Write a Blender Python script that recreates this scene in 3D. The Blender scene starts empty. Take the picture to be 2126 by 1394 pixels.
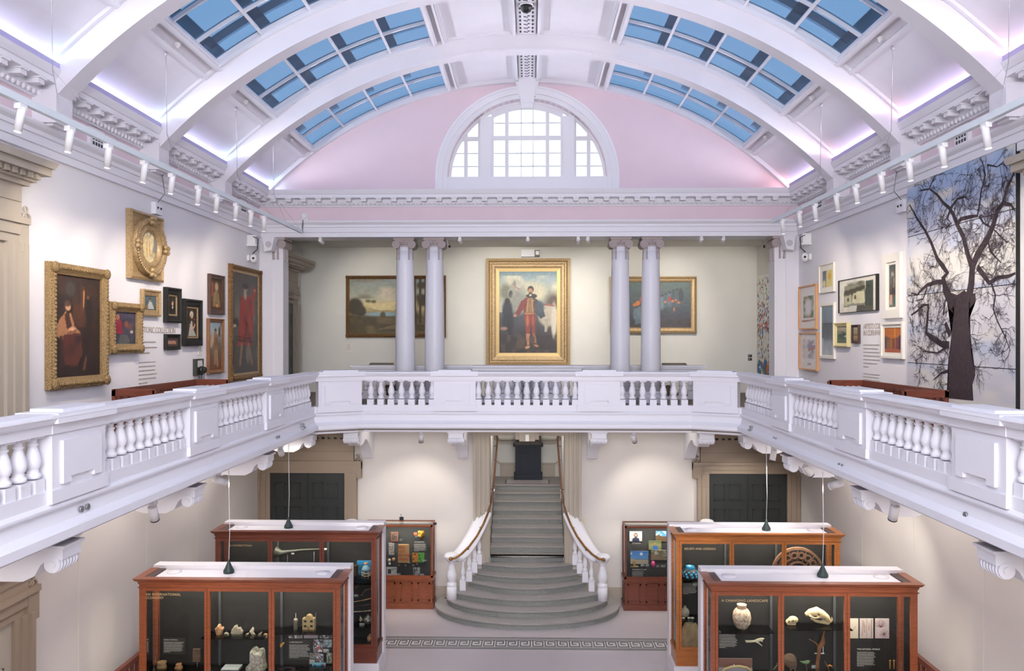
import bpy, bmesh, math, random
import numpy as np
from mathutils import Vector, Matrix
random.seed(7); PI = math.pi
SC = bpy.context.scene; COL = SC.collection
def lin(h):
    out = []
    for i in (0, 2, 4):
        v = int(h[i:i+2], 16) / 255
        out.append(v/12.92 if v <= .04045 else ((v+.055)/1.055)**2.4)
    return tuple(out)
# ------------------------------------------------------------ camera
F = 1650.0; TH = math.atan(37/F); CAM = (0.07, 0.0, 6.775)
cam = bpy.data.cameras.new('camera'); cam_o = bpy.data.objects.new('camera', cam); COL.objects.link(cam_o)
cam.sensor_fit = 'HORIZONTAL'; cam.sensor_width = 36; cam.lens = F/2126*36; cam.shift_y = 7/2126
cam.clip_start = .05; cam.clip_end = 300
cam_o.location = CAM; cam_o.rotation_euler = (PI/2, 0, TH); SC.camera = cam_o
def at(px, py, Y=None, X=None, Z=None):
    "the place in the hall that was measured at this spot of the photograph, on one known plane"
    a = (px-1063)/F; b = (704-py)/F
    d = (-math.sin(TH)+a*math.cos(TH), math.cos(TH)+a*math.sin(TH), b)
    t = (Y-CAM[1])/d[1] if Y is not None else ((X-CAM[0])/d[0] if X is not None else (Z-CAM[2])/d[2])
    return tuple(CAM[i]+t*d[i] for i in range(3))
# ------------------------------------------------------------ sky, exposure
w = bpy.data.worlds.new('sky'); SC.world = w; w.use_nodes = True
n = w.node_tree.nodes; l = w.node_tree.links; n.clear()
tc = n.new('ShaderNodeTexCoord'); sp = n.new('ShaderNodeSeparateXYZ'); cr = n.new('ShaderNodeValToRGB')
bg = n.new('ShaderNodeBackground'); ow = n.new('ShaderNodeOutputWorld')
l.new(tc.outputs['Generated'], sp.inputs[0]); l.new(sp.outputs['Z'], cr.inputs[0]); l.new(cr.outputs[0], bg.inputs[0]); l.new(bg.outputs[0], ow.inputs[0])
cr.color_ramp.elements[0].color = (.93, 1, 1, 1); cr.color_ramp.elements[1].color = (.62, .8, 1, 1)
bg.inputs[1].default_value = 1.15
SC.view_settings.view_transform = 'Standard'; SC.view_settings.look = 'None'; SC.view_settings.gamma = 1
SC.view_settings.use_curve_mapping = False; SC.view_settings.exposure = 0.38
cy = SC.cycles; cy.use_denoising = True; cy.max_bounces = 6; cy.diffuse_bounces = 3; cy.glossy_bounces = 2; cy.use_adaptive_sampling = True; cy.adaptive_threshold = .09; cy.adaptive_min_samples = 10
cy.transparent_max_bounces = 8; cy.transmission_bounces = 4; cy.caustics_reflective = False; cy.caustics_refractive = False
cy.sample_clamp_indirect = 6
def area(name, loc, target, sx, sy, power, col=(1, 1, 1), spread=180):
    d = bpy.data.lights.new(name, 'AREA'); d.shape = 'RECTANGLE'; d.size = sx; d.size_y = sy; d.energy = power; d.color = col
    d.spread = math.radians(spread)
    o = bpy.data.objects.new(name, d); COL.objects.link(o); o.location = loc
    o.rotation_euler = (Vector(target)-Vector(loc)).to_track_quat('-Z', 'Y').to_euler(); return o
def spot(name, loc, target, power, ang=50, col=(1, .93, .84), blend=.7, rad=.04):
    d = bpy.data.lights.new(name, 'SPOT'); d.energy = power; d.color = col; d.spot_size = math.radians(ang); d.spot_blend = blend; d.shadow_soft_size = rad
    o = bpy.data.objects.new(name, d); COL.objects.link(o); o.location = loc
    o.rotation_euler = (Vector(target)-Vector(loc)).to_track_quat('-Z', 'Y').to_euler(); return o
# ------------------------------------------------------------ main dimensions of the hall (metres)
WX = 6.95; RX = 7.05; YW = 20.5; YB = 24.6; Y0 = -3.5
GF = 5.12; SLAB = 4.62
VC = 3.964; VR = 9.5; RR = 9.12                       # vault centre height, vault radius, rib radius
RIBS = [2.0-.05, 5.05, 8.15, 11.25, 14.35, 17.45]
# unseen area lamps added as fill above, behind and below the camera
area('roof_fill', (0, 3.2, 12.6), (0, 5.5, 5), 8, 7, 520, (.86, .89, 1))  # added fill lamp, stands in for the roof lights over the viewer
area('rear_fill', (0, -3.2, 9.0), (0, 20, 7.6), 7, 4, 500, (.95, .94, 1), 110)  # added fill lamp; no window is built in the wall behind
area('lower_hall_fill', (0, -2.8, 2.6), (0, 12, 2.2), 8, 3, 160, (1, .93, .88))  # added fill lamp for the lower hall, out of view
for s_ in (-1, 1): [area('under_gallery_fill', (s_*6.0, y_, 4.60), (s_*6.0, y_, 0), 1.2, 1.9, 22, (1, .93, .9)) for y_ in (6.7, 9.98, 13.2, 16.4)]  # added soft lamps on the soffit, out of sight, to lift the side walls
area('under_gallery_fill', (0, 19.4, 4.60), (0, 19.4, 0), 9, 1.0, 34, (1, .95, .88))  # same added fill under the far gallery
# coloured light strips hidden in the cornice coves, and an added vault wash
COVE = []; TRACKP = 64; BEAMP = 150; UNDERP = 100
ys = [8.15, 11.25, 14.35, 17.45, 20.5]
for i in range(len(ys)-1):
    ym = (ys[i]+ys[i+1])/2
    for s, c1, c2 in ((-1, (.64, .66, 1), (.84, .86, 1)), (1, (.80, .66, 1), (.88, .86, 1))):
        area('cove_light', (s*6.66, ym, 10.61), (s*6.1, ym, 12.0), 2.6, .06, 5, c1)
        area('vault_fill', (s*6.60, ym, 10.71), (s*5.6, ym, 11.13), 2.6, .05, 28, c2, 56)  # extra lamp added above the trough edge to brighten the vault
        for e in (-1, 1):
            area('cove_end_light', (s*6.72, ym+e*1.22, 10.62), (s*6.55, ym+e*1.6, 11.2), .1, .2, 3, (.45, .85, 1) if s < 0 else (1, .42, .34))
# ------------------------------------------------------------ materials
MATS = {}
def mat(name, col, rough=.6, metal=0.0, var=0.0, vscale=8.0, bump=0.0, bscale=40.0, emit=None, estr=1.0, coat=0.0, col2=None, stretch=None):
    if name in MATS: return MATS[name]
    m = bpy.data.materials.new(name); m.use_nodes = True; MATS[name] = m
    n = m.node_tree.nodes; l = m.node_tree.links; b = n['Principled BSDF']
    c = lin(col) if isinstance(col, str) else col
    b.inputs['Base Color'].default_value = (*c, 1); b.inputs['Roughness'].default_value = rough; b.inputs['Metallic'].default_value = metal
    if coat: b.inputs['Coat Weight'].default_value = coat
    if var or bump or col2:
        tc = n.new('ShaderNodeTexCoord'); src = tc.outputs['Object']
        if stretch:
            mp = n.new('ShaderNodeMapping'); mp.inputs['Scale'].default_value = stretch; l.new(src, mp.inputs[0]); src = mp.outputs[0]
    if var or col2:
        nz = n.new('ShaderNodeTexNoise'); nz.inputs['Scale'].default_value = vscale; nz.inputs['Detail'].default_value = 4; l.new(src, nz.inputs['Vector'])
        rp = n.new('ShaderNodeValToRGB'); rp.color_ramp.elements[0].position = .3; rp.color_ramp.elements[1].position = .7
        c2 = lin(col2) if col2 else tuple(min(1, x*(1+var)) for x in c)
        rp.color_ramp.elements[0].color = (*[x*(1-var) for x in c], 1); rp.color_ramp.elements[1].color = (*c2, 1)
        l.new(nz.outputs['Fac'], rp.inputs[0]); l.new(rp.outputs[0], b.inputs['Base Color'])
    if bump:
        nb = n.new('ShaderNodeTexNoise'); nb.inputs['Scale'].default_value = bscale; nb.inputs['Detail'].default_value = 3; l.new(src, nb.inputs['Vector'])
        bp = n.new('ShaderNodeBump'); bp.inputs['Strength'].default_value = bump; bp.inputs['Distance'].default_value = .02
        l.new(nb.outputs['Fac'], bp.inputs['Height']); l.new(bp.outputs[0], b.inputs['Normal'])
    if emit:
        b.inputs['Emission Color'].default_value = (*emit, 1); b.inputs['Emission Strength'].default_value = estr
    return m
def glassmat(name, tint=(1, 1, 1), refl=.08, rough=.02):
    if name in MATS: return MATS[name]
    m = bpy.data.materials.new(name); m.use_nodes = True; MATS[name] = m
    n = m.node_tree.nodes; l = m.node_tree.links; n.clear()
    t = n.new('ShaderNodeBsdfTransparent'); t.inputs[0].default_value = (*tint, 1)
    g = n.new('ShaderNodeBsdfGlossy'); g.inputs['Roughness'].default_value = rough
    lw = n.new('ShaderNodeFresnel'); lw.inputs[0].default_value = 1.35+refl
    mx = n.new('ShaderNodeMixShader'); o = n.new('ShaderNodeOutputMaterial')
    l.new(lw.outputs[0], mx.inputs[0]); l.new(t.outputs[0], mx.inputs[1]); l.new(g.outputs[0], mx.inputs[2]); l.new(mx.outputs[0], o.inputs[0])
    return m
white = mat('wall_paint', 'e9e6ea', .75, bump=.05, bscale=25)
ceilm = mat('ceiling_paint', 'e8e4ea', .75, var=.02, vscale=2)
plaster = mat('plaster_white', 'edebf0', .5, bump=.03, bscale=30)
balm = mat('balustrade_paint', 'efedf3', .42, bump=.02, bscale=30)
pink = mat('pink_paint', 'e9d3da', .8, var=.02, vscale=1.5)
recess = mat('recess_paint', 'dcdad3', .8, var=.02, vscale=2)
lower = mat('lower_wall_paint', 'd9d2cc', .8, var=.02, vscale=1.5)
taupe = mat('taupe_paint', 'b5aa9b', .6)
brownp = mat('brown_taupe_paint', '9f8d7b', .6)
capm = mat('capital_paint', 'b3a5a3', .6)
doorm = mat('door_paint', '2e3130', .45)
terr = mat('terrazzo', 'b3a8aa', .35, var=.16, vscale=110, col2='d8ced0')
terrd = mat('terrazzo_grey', '8d8a88', .35, var=.12, vscale=240, col2='a5a29e')
dark = mat('dark_inlay', '4a4646', .4)
lighti = mat('pale_inlay', 'cfcac8', .4)
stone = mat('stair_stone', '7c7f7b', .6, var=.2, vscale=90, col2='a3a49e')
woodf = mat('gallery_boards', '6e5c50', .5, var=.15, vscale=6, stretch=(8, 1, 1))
tread_litm = mat('stair_stone_lit', '9a9490', .5, var=.12, vscale=120, col2='b4aeaa')  # same stair stone: lit tone painted on treads, darker one left to risers
mahog = mat('mahogany', '8c4a2c', .35, var=.22, vscale=5, stretch=(1, 8, 8), coat=.3)
mahog_l = mat('mahogany_orange', 'a8652f', .35, var=.2, vscale=5, stretch=(1, 8, 8), coat=.3)
mahog_d = mat('mahogany_dark', '703826', .4, var=.2, vscale=5, stretch=(1, 8, 8), coat=.3)
dkwood = mat('dark_brown_wood', '4d3833', .5, var=.2, vscale=6)
blackb = mat('black_board', '171614', .7, var=.1, vscale=4)
blackp = mat('black_plastic', '1c1d1f', .4)
whitep = mat('white_plastic', 'eeecec', .35)
gold = mat('gilt', 'ad926a', .42, .35, var=.25, vscale=30, bump=.25, bscale=60)
goldc = mat('gilt_carved', 'a2865c', .45, .35, var=.4, vscale=55, bump=1.0, bscale=70)
goldd = mat('gilt_dark', '7f5d38', .5, .35, var=.5, vscale=40, bump=.9, bscale=60)
brass = mat('brass', '9a7040', .3, .8, var=.15, vscale=10)
bronze = mat('bronze_wood', '7a5038', .35, .1)
metal = mat('steel', '9a9a9c', .35, .8)
pinew = mat('pine', 'd9a271', .5, var=.08, vscale=6)
cream = mat('cream_paint', 'dccf9c', .5)
offw = mat('off_white', 'e2ddd2', .6)
paper = mat('paper', 'e4e0da', .8)
txtw = mat('text_white', 'e6e3dc', .6); txtg = mat('text_gold', 'c9a878', .5); txtk = mat('text_brown', 'b09f90', .7)
navy = mat('navy_paint', '0f1826', .6, var=.1)
clear = glassmat('case_glass', (.94, .96, .95), .06)
shelfg = glassmat('shelf_glass', (.86, .93, .9), .1)
sky_g = glassmat('blue_roof_glass', (.15, .265, .44), .02, .2)
win_g = glassmat('window_glass', (.98, 1, 1), .05)
lampon = mat('lamp_lens', 'ffffff', .5, emit=(1, .93, .8), estr=5)
vcol = {}
def vmat(name, rough=.5):
    if name in vcol: return vcol[name]
    m = bpy.data.materials.new(name); m.use_nodes = True; n = m.node_tree.nodes
    a = n.new('ShaderNodeVertexColor'); a.layer_name = 'paint'
    m.node_tree.links.new(a.outputs[0], n['Principled BSDF'].inputs['Base Color']); n['Principled BSDF'].inputs['Roughness'].default_value = rough
    vcol[name] = m; return m
# ------------------------------------------------------------ mesh builder
class MB:
    def __init__(s): s.v = []; s.f = []; s.sm = []; s.mi = []; s.cur = 0
    def add(s, vs, fs, smooth=False):
        b = len(s.v); s.v += [tuple(p) for p in vs]; s.f += [tuple(b+i for i in f) for f in fs]; s.sm += [smooth]*len(fs); s.mi += [s.cur]*len(fs); return s
    def box(s, x0, x1, y0, y1, z0, z1):
        return s.add([(x0, y0, z0), (x1, y0, z0), (x1, y1, z0), (x0, y1, z0), (x0, y0, z1), (x1, y0, z1), (x1, y1, z1), (x0, y1, z1)],
                     [(0, 3, 2, 1), (4, 5, 6, 7), (0, 1, 5, 4), (1, 2, 6, 5), (2, 3, 7, 6), (3, 0, 4, 7)])
    def prism(s, poly, a0, a1, axis='y'):
        "polygon (p,q) pushed along an axis: y -> (p,y,q), x -> (x,p,q), z -> (p,q,z)"
        mk = {'y': lambda p, q, a: (p, a, q), 'x': lambda p, q, a: (a, p, q), 'z': lambda p, q, a: (p, q, a)}[axis]
        n = len(poly); vs = [mk(p, q, a0) for p, q in poly]+[mk(p, q, a1) for p, q in poly]
        fs = [tuple(range(n)), tuple(range(2*n-1, n-1, -1))]+[(i, i+n, (i+1) % n+n, (i+1) % n) for i in range(n)]
        return s.add(vs, fs)
    def lathe(s, prof, c=(0, 0, 0), seg=16, axis='z', smooth=True, sx=1, sy=1):
        vs = []; fs = []; n = len(prof)
        for r, z in prof:
            for k in range(seg):
                a = 2*PI*k/seg; p = (r*math.cos(a)*sx, r*math.sin(a)*sy, z)
                if axis == 'x': p = (p[2], p[0], p[1])
                if axis == 'y': p = (p[0], p[2], p[1])
                vs.append((c[0]+p[0], c[1]+p[1], c[2]+p[2]))
        for i in range(n-1):
            for k in range(seg): fs.append((i*seg+k, i*seg+(k+1) % seg, (i+1)*seg+(k+1) % seg, (i+1)*seg+k))
        fs.append(tuple(range(seg-1, -1, -1))); fs.append(tuple((n-1)*seg+k for k in range(seg)))
        s.add(vs, fs, smooth)
        s.sm[-1] = s.sm[-2] = False
        return s
    def ball(s, c, rx, ry=None, rz=None, seg=12, rings=8):
        ry = ry or rx; rz = rz or rx
        return s.lathe([(max(1e-4, math.sin(PI*i/rings)), -math.cos(PI*i/rings)*1.0) for i in range(rings+1)], (0, 0, 0), seg)._scale_last(c, rx, ry, rz, seg*(rings+1))
    def _scale_last(s, c, rx, ry, rz, n):
        for i in range(len(s.v)-n, len(s.v)):
            x, y, z = s.v[i]; s.v[i] = (c[0]+x*rx, c[1]+y*ry, c[2]+z*rz)
        return s
    def tube(s, pts, r, seg=8):
        pts = [Vector(p) for p in pts]; n = len(pts); rs = r if isinstance(r, (list, tuple)) else [r]*n; vs = []; fs = []; up = None
        for i, p in enumerate(pts):
            t = (pts[min(i+1, n-1)]-pts[max(i-1, 0)]).normalized()
            if up is None:
                up = Vector((0, 0, 1)) if abs(t.z) < .9 else Vector((0, 1, 0))
            a = t.cross(up).normalized(); b = a.cross(t).normalized(); up = b
            for k in range(seg):
                q = 2*PI*k/seg; vs.append(p+a*math.cos(q)*rs[i]+b*math.sin(q)*rs[i])
        for i in range(n-1):
            for k in range(seg): fs.append((i*seg+k, i*seg+(k+1) % seg, (i+1)*seg+(k+1) % seg, (i+1)*seg+k))
        s.add(vs, fs, True); s.add([], [])
        b = len(s.v)-n*seg; s.f += [tuple(b+k for k in range(seg-1, -1, -1)), tuple(b+(n-1)*seg+k for k in range(seg))]; s.sm += [False]*2; s.mi += [s.cur]*2
        return s
    def sweep(s, prof, path, i0=0, i1=None, closed=True, cap=True, side=1, smooth=False):
        "profile (offset to the side, z) carried along a plan path with mitred corners"
        P = [Vector((p[0], p[1], 0)) for p in path]; n = len(P); i1 = n-1 if i1 is None else i1; rings = []
        for i in range(i0, i1+1):
            d0 = (P[i]-P[i-1]).normalized() if i > 0 else (P[1]-P[0]).normalized()
            d1 = (P[i+1]-P[i]).normalized() if i < n-1 else d0
            n0 = Vector((d0.y, -d0.x, 0))*side; n1 = Vector((d1.y, -d1.x, 0))*side
            m = (n0+n1).normalized(); m /= max(.2, m.dot(n0))
            rings.append([(P[i].x+m.x*o, P[i].y+m.y*o, z) for o, z in prof])
        k = len(prof); vs = [p for r in rings for p in r]; fs = []
        for i in range(len(rings)-1):
            for j in range(k if closed else k-1): fs.append((i*k+j, i*k+(j+1) % k, (i+1)*k+(j+1) % k, (i+1)*k+j))
        if cap and closed: fs += [tuple(range(k)), tuple((len(rings)-1)*k+j for j in range(k-1, -1, -1))]
        return s.add(vs, fs, smooth)
    def arcband(s, r0, r1, a0, a1, y0, y1, n=None, mirror=1):
        "curved slab of the vault, angles in degrees from the crown"
        n = n or max(2, int(abs(a1-a0)/2.0)+1); vs = []; fs = []
        for i in range(n+1):
            a = math.radians(a0+(a1-a0)*i/n); sx = math.sin(a)*mirror; cz = math.cos(a)
            vs += [(r0*sx, y0, VC+r0*cz), (r1*sx, y0, VC+r1*cz), (r1*sx, y1, VC+r1*cz), (r0*sx, y1, VC+r0*cz)]
        for i in range(n):
            b = 4*i
            for j in range(4): fs.append((b+j, b+(j+1) % 4, b+4+(j+1) % 4, b+4+j))
        fs += [(0, 1, 2, 3), (4*n+3, 4*n+2, 4*n+1, 4*n)]
        return s.add(vs, fs)
ORG = {}
def link(o, parent):
    COL.objects.link(o)
    if parent is not None: o.parent = parent
def build(mb, name, m, parent=None, origin=None, fix=True):
    "one mesh object; its vertices are given in the same frame as its thing"
    top = parent
    while top is not None and top.parent is not None: top = top.parent
    org = ORG.get(top.name, (0, 0, 0)) if top is not None else (origin or (0, 0, 0))
    me = bpy.data.meshes.new(name)
    me.from_pydata([(v[0]-org[0], v[1]-org[1], v[2]-org[2]) for v in mb.v], [], mb.f)
    ms = m if isinstance(m, (list, tuple)) else [m]
    for q in ms: me.materials.append(q)
    me.polygons.foreach_set('use_smooth', mb.sm); me.polygons.foreach_set('material_index', mb.mi)
    if fix:
        bm = bmesh.new(); bm.from_mesh(me); bmesh.ops.recalc_face_normals(bm, faces=bm.faces); bm.to_mesh(me); bm.free()
    me.update()
    o = bpy.data.objects.new(name, me); link(o, parent)
    if parent is None: o.location = org; ORG[o.name] = tuple(org)
    return o
def tag(o, label, cat, group=None, kind=None):
    o['label'] = label; o['category'] = cat
    if group: o['group'] = group
    if kind: o['kind'] = kind
    return o
def thing(name, label, cat, loc=(0, 0, 0), rz=0, group=None, local=False):
    o = bpy.data.objects.new(name, None); o.empty_display_size = .1; COL.objects.link(o); o.location = loc; o.rotation_euler = (0, 0, rz)
    ORG[o.name] = (0, 0, 0) if local else tuple(loc)
    return tag(o, label, cat, group)
def copy_tree(o, parent=None):
    c = o.copy(); COL.objects.link(c); c.parent = parent
    for ch in o.children: copy_tree(ch, c)
    return c
def struct(mb, name, m, label, cat, parent=None):
    o = build(mb, name, m, parent)
    if parent is None: tag(o, label, cat, None, 'structure')
    return o
def text(s, size, m, parent, loc, name='lettering', rot=0, ext=.001, align='LEFT', rx=PI/2, spacing=1.0, line=1.0):
    c = bpy.data.curves.new('t', 'FONT'); c.body = s; c.size = size; c.extrude = ext; c.align_x = align; c.space_character = spacing; c.space_line = line; c.resolution_u = 2
    t = bpy.data.objects.new('t', c); COL.objects.link(t); bpy.context.view_layer.update()
    me = bpy.data.meshes.new_from_object(t.evaluated_get(bpy.context.evaluated_depsgraph_get())); bpy.data.objects.remove(t); bpy.data.curves.remove(c)
    top = parent
    while top is not None and top.parent is not None: top = top.parent
    loc = tuple(Vector(loc)-Vector(ORG.get(top.name, (0, 0, 0))))
    me.transform(Matrix.Translation(loc) @ Matrix.Rotation(rot, 4, 'Z') @ Matrix.Rotation(rx, 4, 'X'))
    me.materials.clear(); me.materials.append(m)
    o = bpy.data.objects.new(name, me); link(o, parent); return o
def lines(x, z, wid, rows, pitch, y, h=None, seed=1):
    "rows of lettering too small to read"
    rnd = random.Random(seed); mb = MB(); h = h or pitch*.42
    for r in range(rows):
        ww = wid*(rnd.uniform(.84, 1) if r < rows-1 else rnd.uniform(.3, .6)); a = 0
        while a < ww:
            b = min(ww, a+rnd.uniform(.04, .12)*wid); mb.box(x+a, x+b-.012*wid, y-.001, y, z-r*pitch-h, z-r*pitch); a = b
    return mb
# ------------------------------------------------------------ painted surfaces
def C3(h): return np.array(lin(h))
def inpoly(U, V, pts):
    ins = np.zeros(U.shape, bool); n = len(pts)
    for i in range(n):
        x0, y0 = pts[i]; x1, y1 = pts[(i+1) % n]
        if y0 == y1: continue
        c = ((y0 > V) != (y1 > V)) & (U < (x1-x0)*(V-y0)/(y1-y0)+x0); ins ^= c
    return ins
def paint(wid, hei, ops, res=2600, seed=1):
    nu = max(12, int(math.sqrt(res*wid/hei))); nv = max(12, int(res/nu))
    U, V = np.meshgrid(np.linspace(0, 1, nu), np.linspace(0, 1, nv)); img = np.zeros((nv, nu, 3)); rng = np.random.RandomState(seed)
    def noise(k):
        g = rng.rand(k+2, k+2); x = U*k; y = V*k; xi = x.astype(int); yi = y.astype(int); fx = x-xi; fy = y-yi; fx = fx*fx*(3-2*fx); fy = fy*fy*(3-2*fy)
        return (g[yi, xi]*(1-fx)+g[yi, xi+1]*fx)*(1-fy)+(g[yi+1, xi]*(1-fx)+g[yi+1, xi+1]*fx)*fy
    for op in ops:
        t = op[0]
        if t == 'bg':
            st = op[1]; vs = [a for a, _ in st]; cs = np.array([C3(c) for _, c in st])
            for k in range(3): img[..., k] = np.interp(V, vs, cs[:, k])
        elif t == 'e':
            _, cx, cy2, rx, ry, c, soft = op[:7]; an = math.radians(op[7]) if len(op) > 7 else 0
            asp = hei/wid; dx = U-cx; dy = (V-cy2)*asp; X = dx*math.cos(an)+dy*math.sin(an); Y = -dx*math.sin(an)+dy*math.cos(an)
            d = np.sqrt((X/rx)**2+(Y/(ry*asp))**2); a = np.clip((1-d)/max(soft, .02)+.5, 0, 1)[..., None]; img = img*(1-a)+C3(c)*a
        elif t == 'r':
            _, x0, y0, x1, y1, c = op[:6]; al = op[6] if len(op) > 6 else 1; k = ((U >= x0) & (U <= x1) & (V >= y0) & (V <= y1))[..., None]*al; img = img*(1-k)+C3(c)*k
        elif t == 'p':
            al = op[3] if len(op) > 3 else 1; k = inpoly(U, V, op[1])[..., None]*al; img = img*(1-k)+C3(op[2])*k
        elif t == 'l':
            _, pts, wd, c = op[:4]; asp = hei/wid; dmin = np.full(U.shape, 9.)
            for (x0, y0), (x1, y1) in zip(pts, pts[1:]):
                ax, ay, bx, by = x0, y0*asp, x1, y1*asp; L = (bx-ax)**2+(by-ay)**2+1e-9
                q = np.clip(((U-ax)*(bx-ax)+(V*asp-ay)*(by-ay))/L, 0, 1); dmin = np.minimum(dmin, np.hypot(U-ax-q*(bx-ax), V*asp-ay-q*(by-ay)))
            k = np.clip((wd-dmin)/(wd*.5)+.3, 0, 1)[..., None]; img = img*(1-k)+C3(c)*k
        elif t == 'n': img = img*(1+op[1]*(noise(op[2])*2-1)[..., None])
        elif t == 'c':                                  # cloudy patches of a colour
            _, c, k, lo, hi = op[:5]; m_ = np.clip((noise(k)-lo)/(hi-lo), 0, 1)
            if len(op) > 5: m_ = m_*((V >= op[5][1]) & (V <= op[5][3]) & (U >= op[5][0]) & (U <= op[5][2]))
            m_ = m_[..., None]; img = img*(1-m_)+C3(c)*m_
        elif t == 'dots':
            _, num, cols, r0, r1 = op[:5]; bx = op[5] if len(op) > 5 else (0, 0, 1, 1)
            asp = hei/wid
            for _i in range(num):
                cx = rng.uniform(bx[0], bx[2]); cy2 = rng.uniform(bx[1], bx[3]); a_ = rng.uniform(r0, r1); b_ = rng.uniform(r0, r1)
                k = (((U-cx)/a_)**2+((V-cy2)*asp/b_)**2 < 1); img[k] = C3(cols[rng.randint(len(cols))])
    return nu, nv, np.clip(img, 0, 1)
def canvas(wid, hei, ops, name, parent, x0, y, z0, res=2600, seed=1, rough=.5, kind='picture_surface'):
    "flat painted sheet facing -y with its lower left corner at (x0, z0)"
    nu, nv, img = paint(wid, hei, ops, res, seed)
    xs = np.linspace(0, wid, nu)+x0; zs = np.linspace(0, hei, nv)+z0
    X, Z = np.meshgrid(xs, zs); vs = np.stack([X, np.full_like(X, y), Z], -1).reshape(-1, 3)
    idx = np.arange(nu*nv).reshape(nv, nu); fs = np.stack([idx[:-1, :-1], idx[:-1, 1:], idx[1:, 1:], idx[1:, :-1]], -1).reshape(-1, 4)
    top = parent
    while top is not None and top.parent is not None: top = top.parent
    org = ORG.get(top.name, (0, 0, 0)) if top is not None else (0, 0, 0); vs = vs-np.array(org)
    me = bpy.data.meshes.new(name); me.from_pydata(vs.tolist(), [], fs.tolist()); me.materials.append(vmat(kind, rough))
    a = me.color_attributes.new('paint', 'FLOAT_COLOR', 'POINT'); a.data.foreach_set('color', np.concatenate([img, np.ones((nv, nu, 1))], -1).astype(np.float32).ravel())
    o = bpy.data.objects.new(name, me); link(o, parent); return o
# ============================================================ THE HALL
BAYS = [(-3.5, -1.15), (-1.15, 1.95), (1.95, 5.05), (5.05, 8.15), (8.15, 11.25), (11.25, 14.35), (14.35, 17.45), (17.45, 20.5)]
struct(MB().box(-7.3, 7.3, Y0-.2, 17.33, -.2, 0).box(-7.3, 7.3, 18.02, 25, -.2, 0).box(-7.3, 7.3, 17.33, 18.02, -.2, -.0005), 'floor', terr, 'pinkish grey terrazzo floor of the lower hall', 'floor')
g = MB()                                                                    # greek key border
g2 = MB(); kx = -6.9
g2.box(-6.95, 6.95, 17.33, 18.02, -.001, .0005)
for a, b in ((17.335, 17.36), (17.99, 18.015), (17.44, 17.455), (17.895, 17.91)): g.box(-6.95, 6.95, a, b, 0, .0015)
g3 = MB().box(-6.95, 6.95, 17.455, 17.895, 0, .0012)
y0k, y1k, t = 17.49, 17.86, .042
x = -6.9; wdt = .27; KS = .52; t = .042
while x < 6.4:
    for u0, u1, v0, v1 in ((0, .44, 0, t), (0, t, 0, .30), (0, .34, .30-t, .30), (.34-t, .34, .13, .30), (.14, .34, .13, .13+t), (.44, .52, 0, t)):
        if u0 == .44: u0, u1, v0, v1 = .42, .42+t, 0, .37
        xa, xb = x+u0*KS, x+u1*KS
        if x > 0: xa, xb = x+(.48-u1)*KS, x+(.48-u0)*KS
        g.box(xa, xb, y0k+v0, y0k+v1, .0012, .0024)
    g.box(x+.0, x+wdt, y1k-t, y1k, .0012, .0024)
    x += wdt
st = struct(g2, 'trim_1', terrd, 'floor border band with dark greek key pattern', 'floor border')
build(g, 'key_pattern', dark, st); build(g3, 'pale_ground', lighti, st)
# --- walls
struct(MB().box(-7.25, -WX, Y0-.2, 20.5, 0, SLAB), 'wall_left_lower', lower, 'plain pale ground floor wall on the left under the gallery', 'wall')
struct(MB().box(WX, 7.25, Y0-.2, 20.5, 0, SLAB), 'wall_right_lower', lower, 'plain pale ground floor wall on the right under the gallery', 'wall')
struct(MB().box(-7.25, -WX, Y0-.2, 20.5, SLAB, 9.5), 'wall_left', white, 'white gallery wall on the left hung with old gilt framed paintings', 'wall')
struct(MB().box(WX, 7.25, Y0-.2, 20.5, SLAB, 9.5), 'wall_right', white, 'white gallery wall on the right hung with modern pictures', 'wall')
b = MB().box(-7.25, -.98, YW, YW+.4, 0, SLAB).box(.98, 7.25, YW, YW+.4, 0, SLAB).box(-.98, .98, YW, YW+.4, 4.28, SLAB)
b.box(-1.2, -.98, YW+.4, 23.3, 0, SLAB).box(.98, 1.2, YW+.4, 23.3, 0, SLAB)
struct(b, 'wall_back_lower', lower, 'ground floor end wall with the stair opening in its middle', 'wall')
struct(MB().box(-7.3, 7.3, YB, YB+.25, SLAB-2.5, 9.8), 'wall_back', recess, 'grey beige wall behind the columns carrying three large paintings', 'wall')
struct(MB().box(-7.3, -RX, 20.9, YB, SLAB-2.5, 9.8).box(-7.3, -WX, 20.5, 20.95, SLAB, 9.5), 'wall_recess_left', recess, 'left side wall of the recess behind the columns', 'wall')
struct(MB().box(RX, 7.3, 20.9, YB, SLAB-2.5, 9.8).box(WX, 7.3, 20.5, 20.95, SLAB, 9.5), 'wall_recess_right', recess, 'right side wall of the recess behind the columns', 'wall')
struct(MB().box(-7.3, 7.3, Y0-.45, Y0-.2, 0, 13.6), 'wall_front', white, 'plain wall behind the viewer', 'wall')
struct(MB().box(-7.3, 7.3, 20.55, YB+.2, 9.62, 9.8), 'ceiling_recess', recess, 'flat ceiling of the recess behind the columns', 'ceiling')
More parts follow.
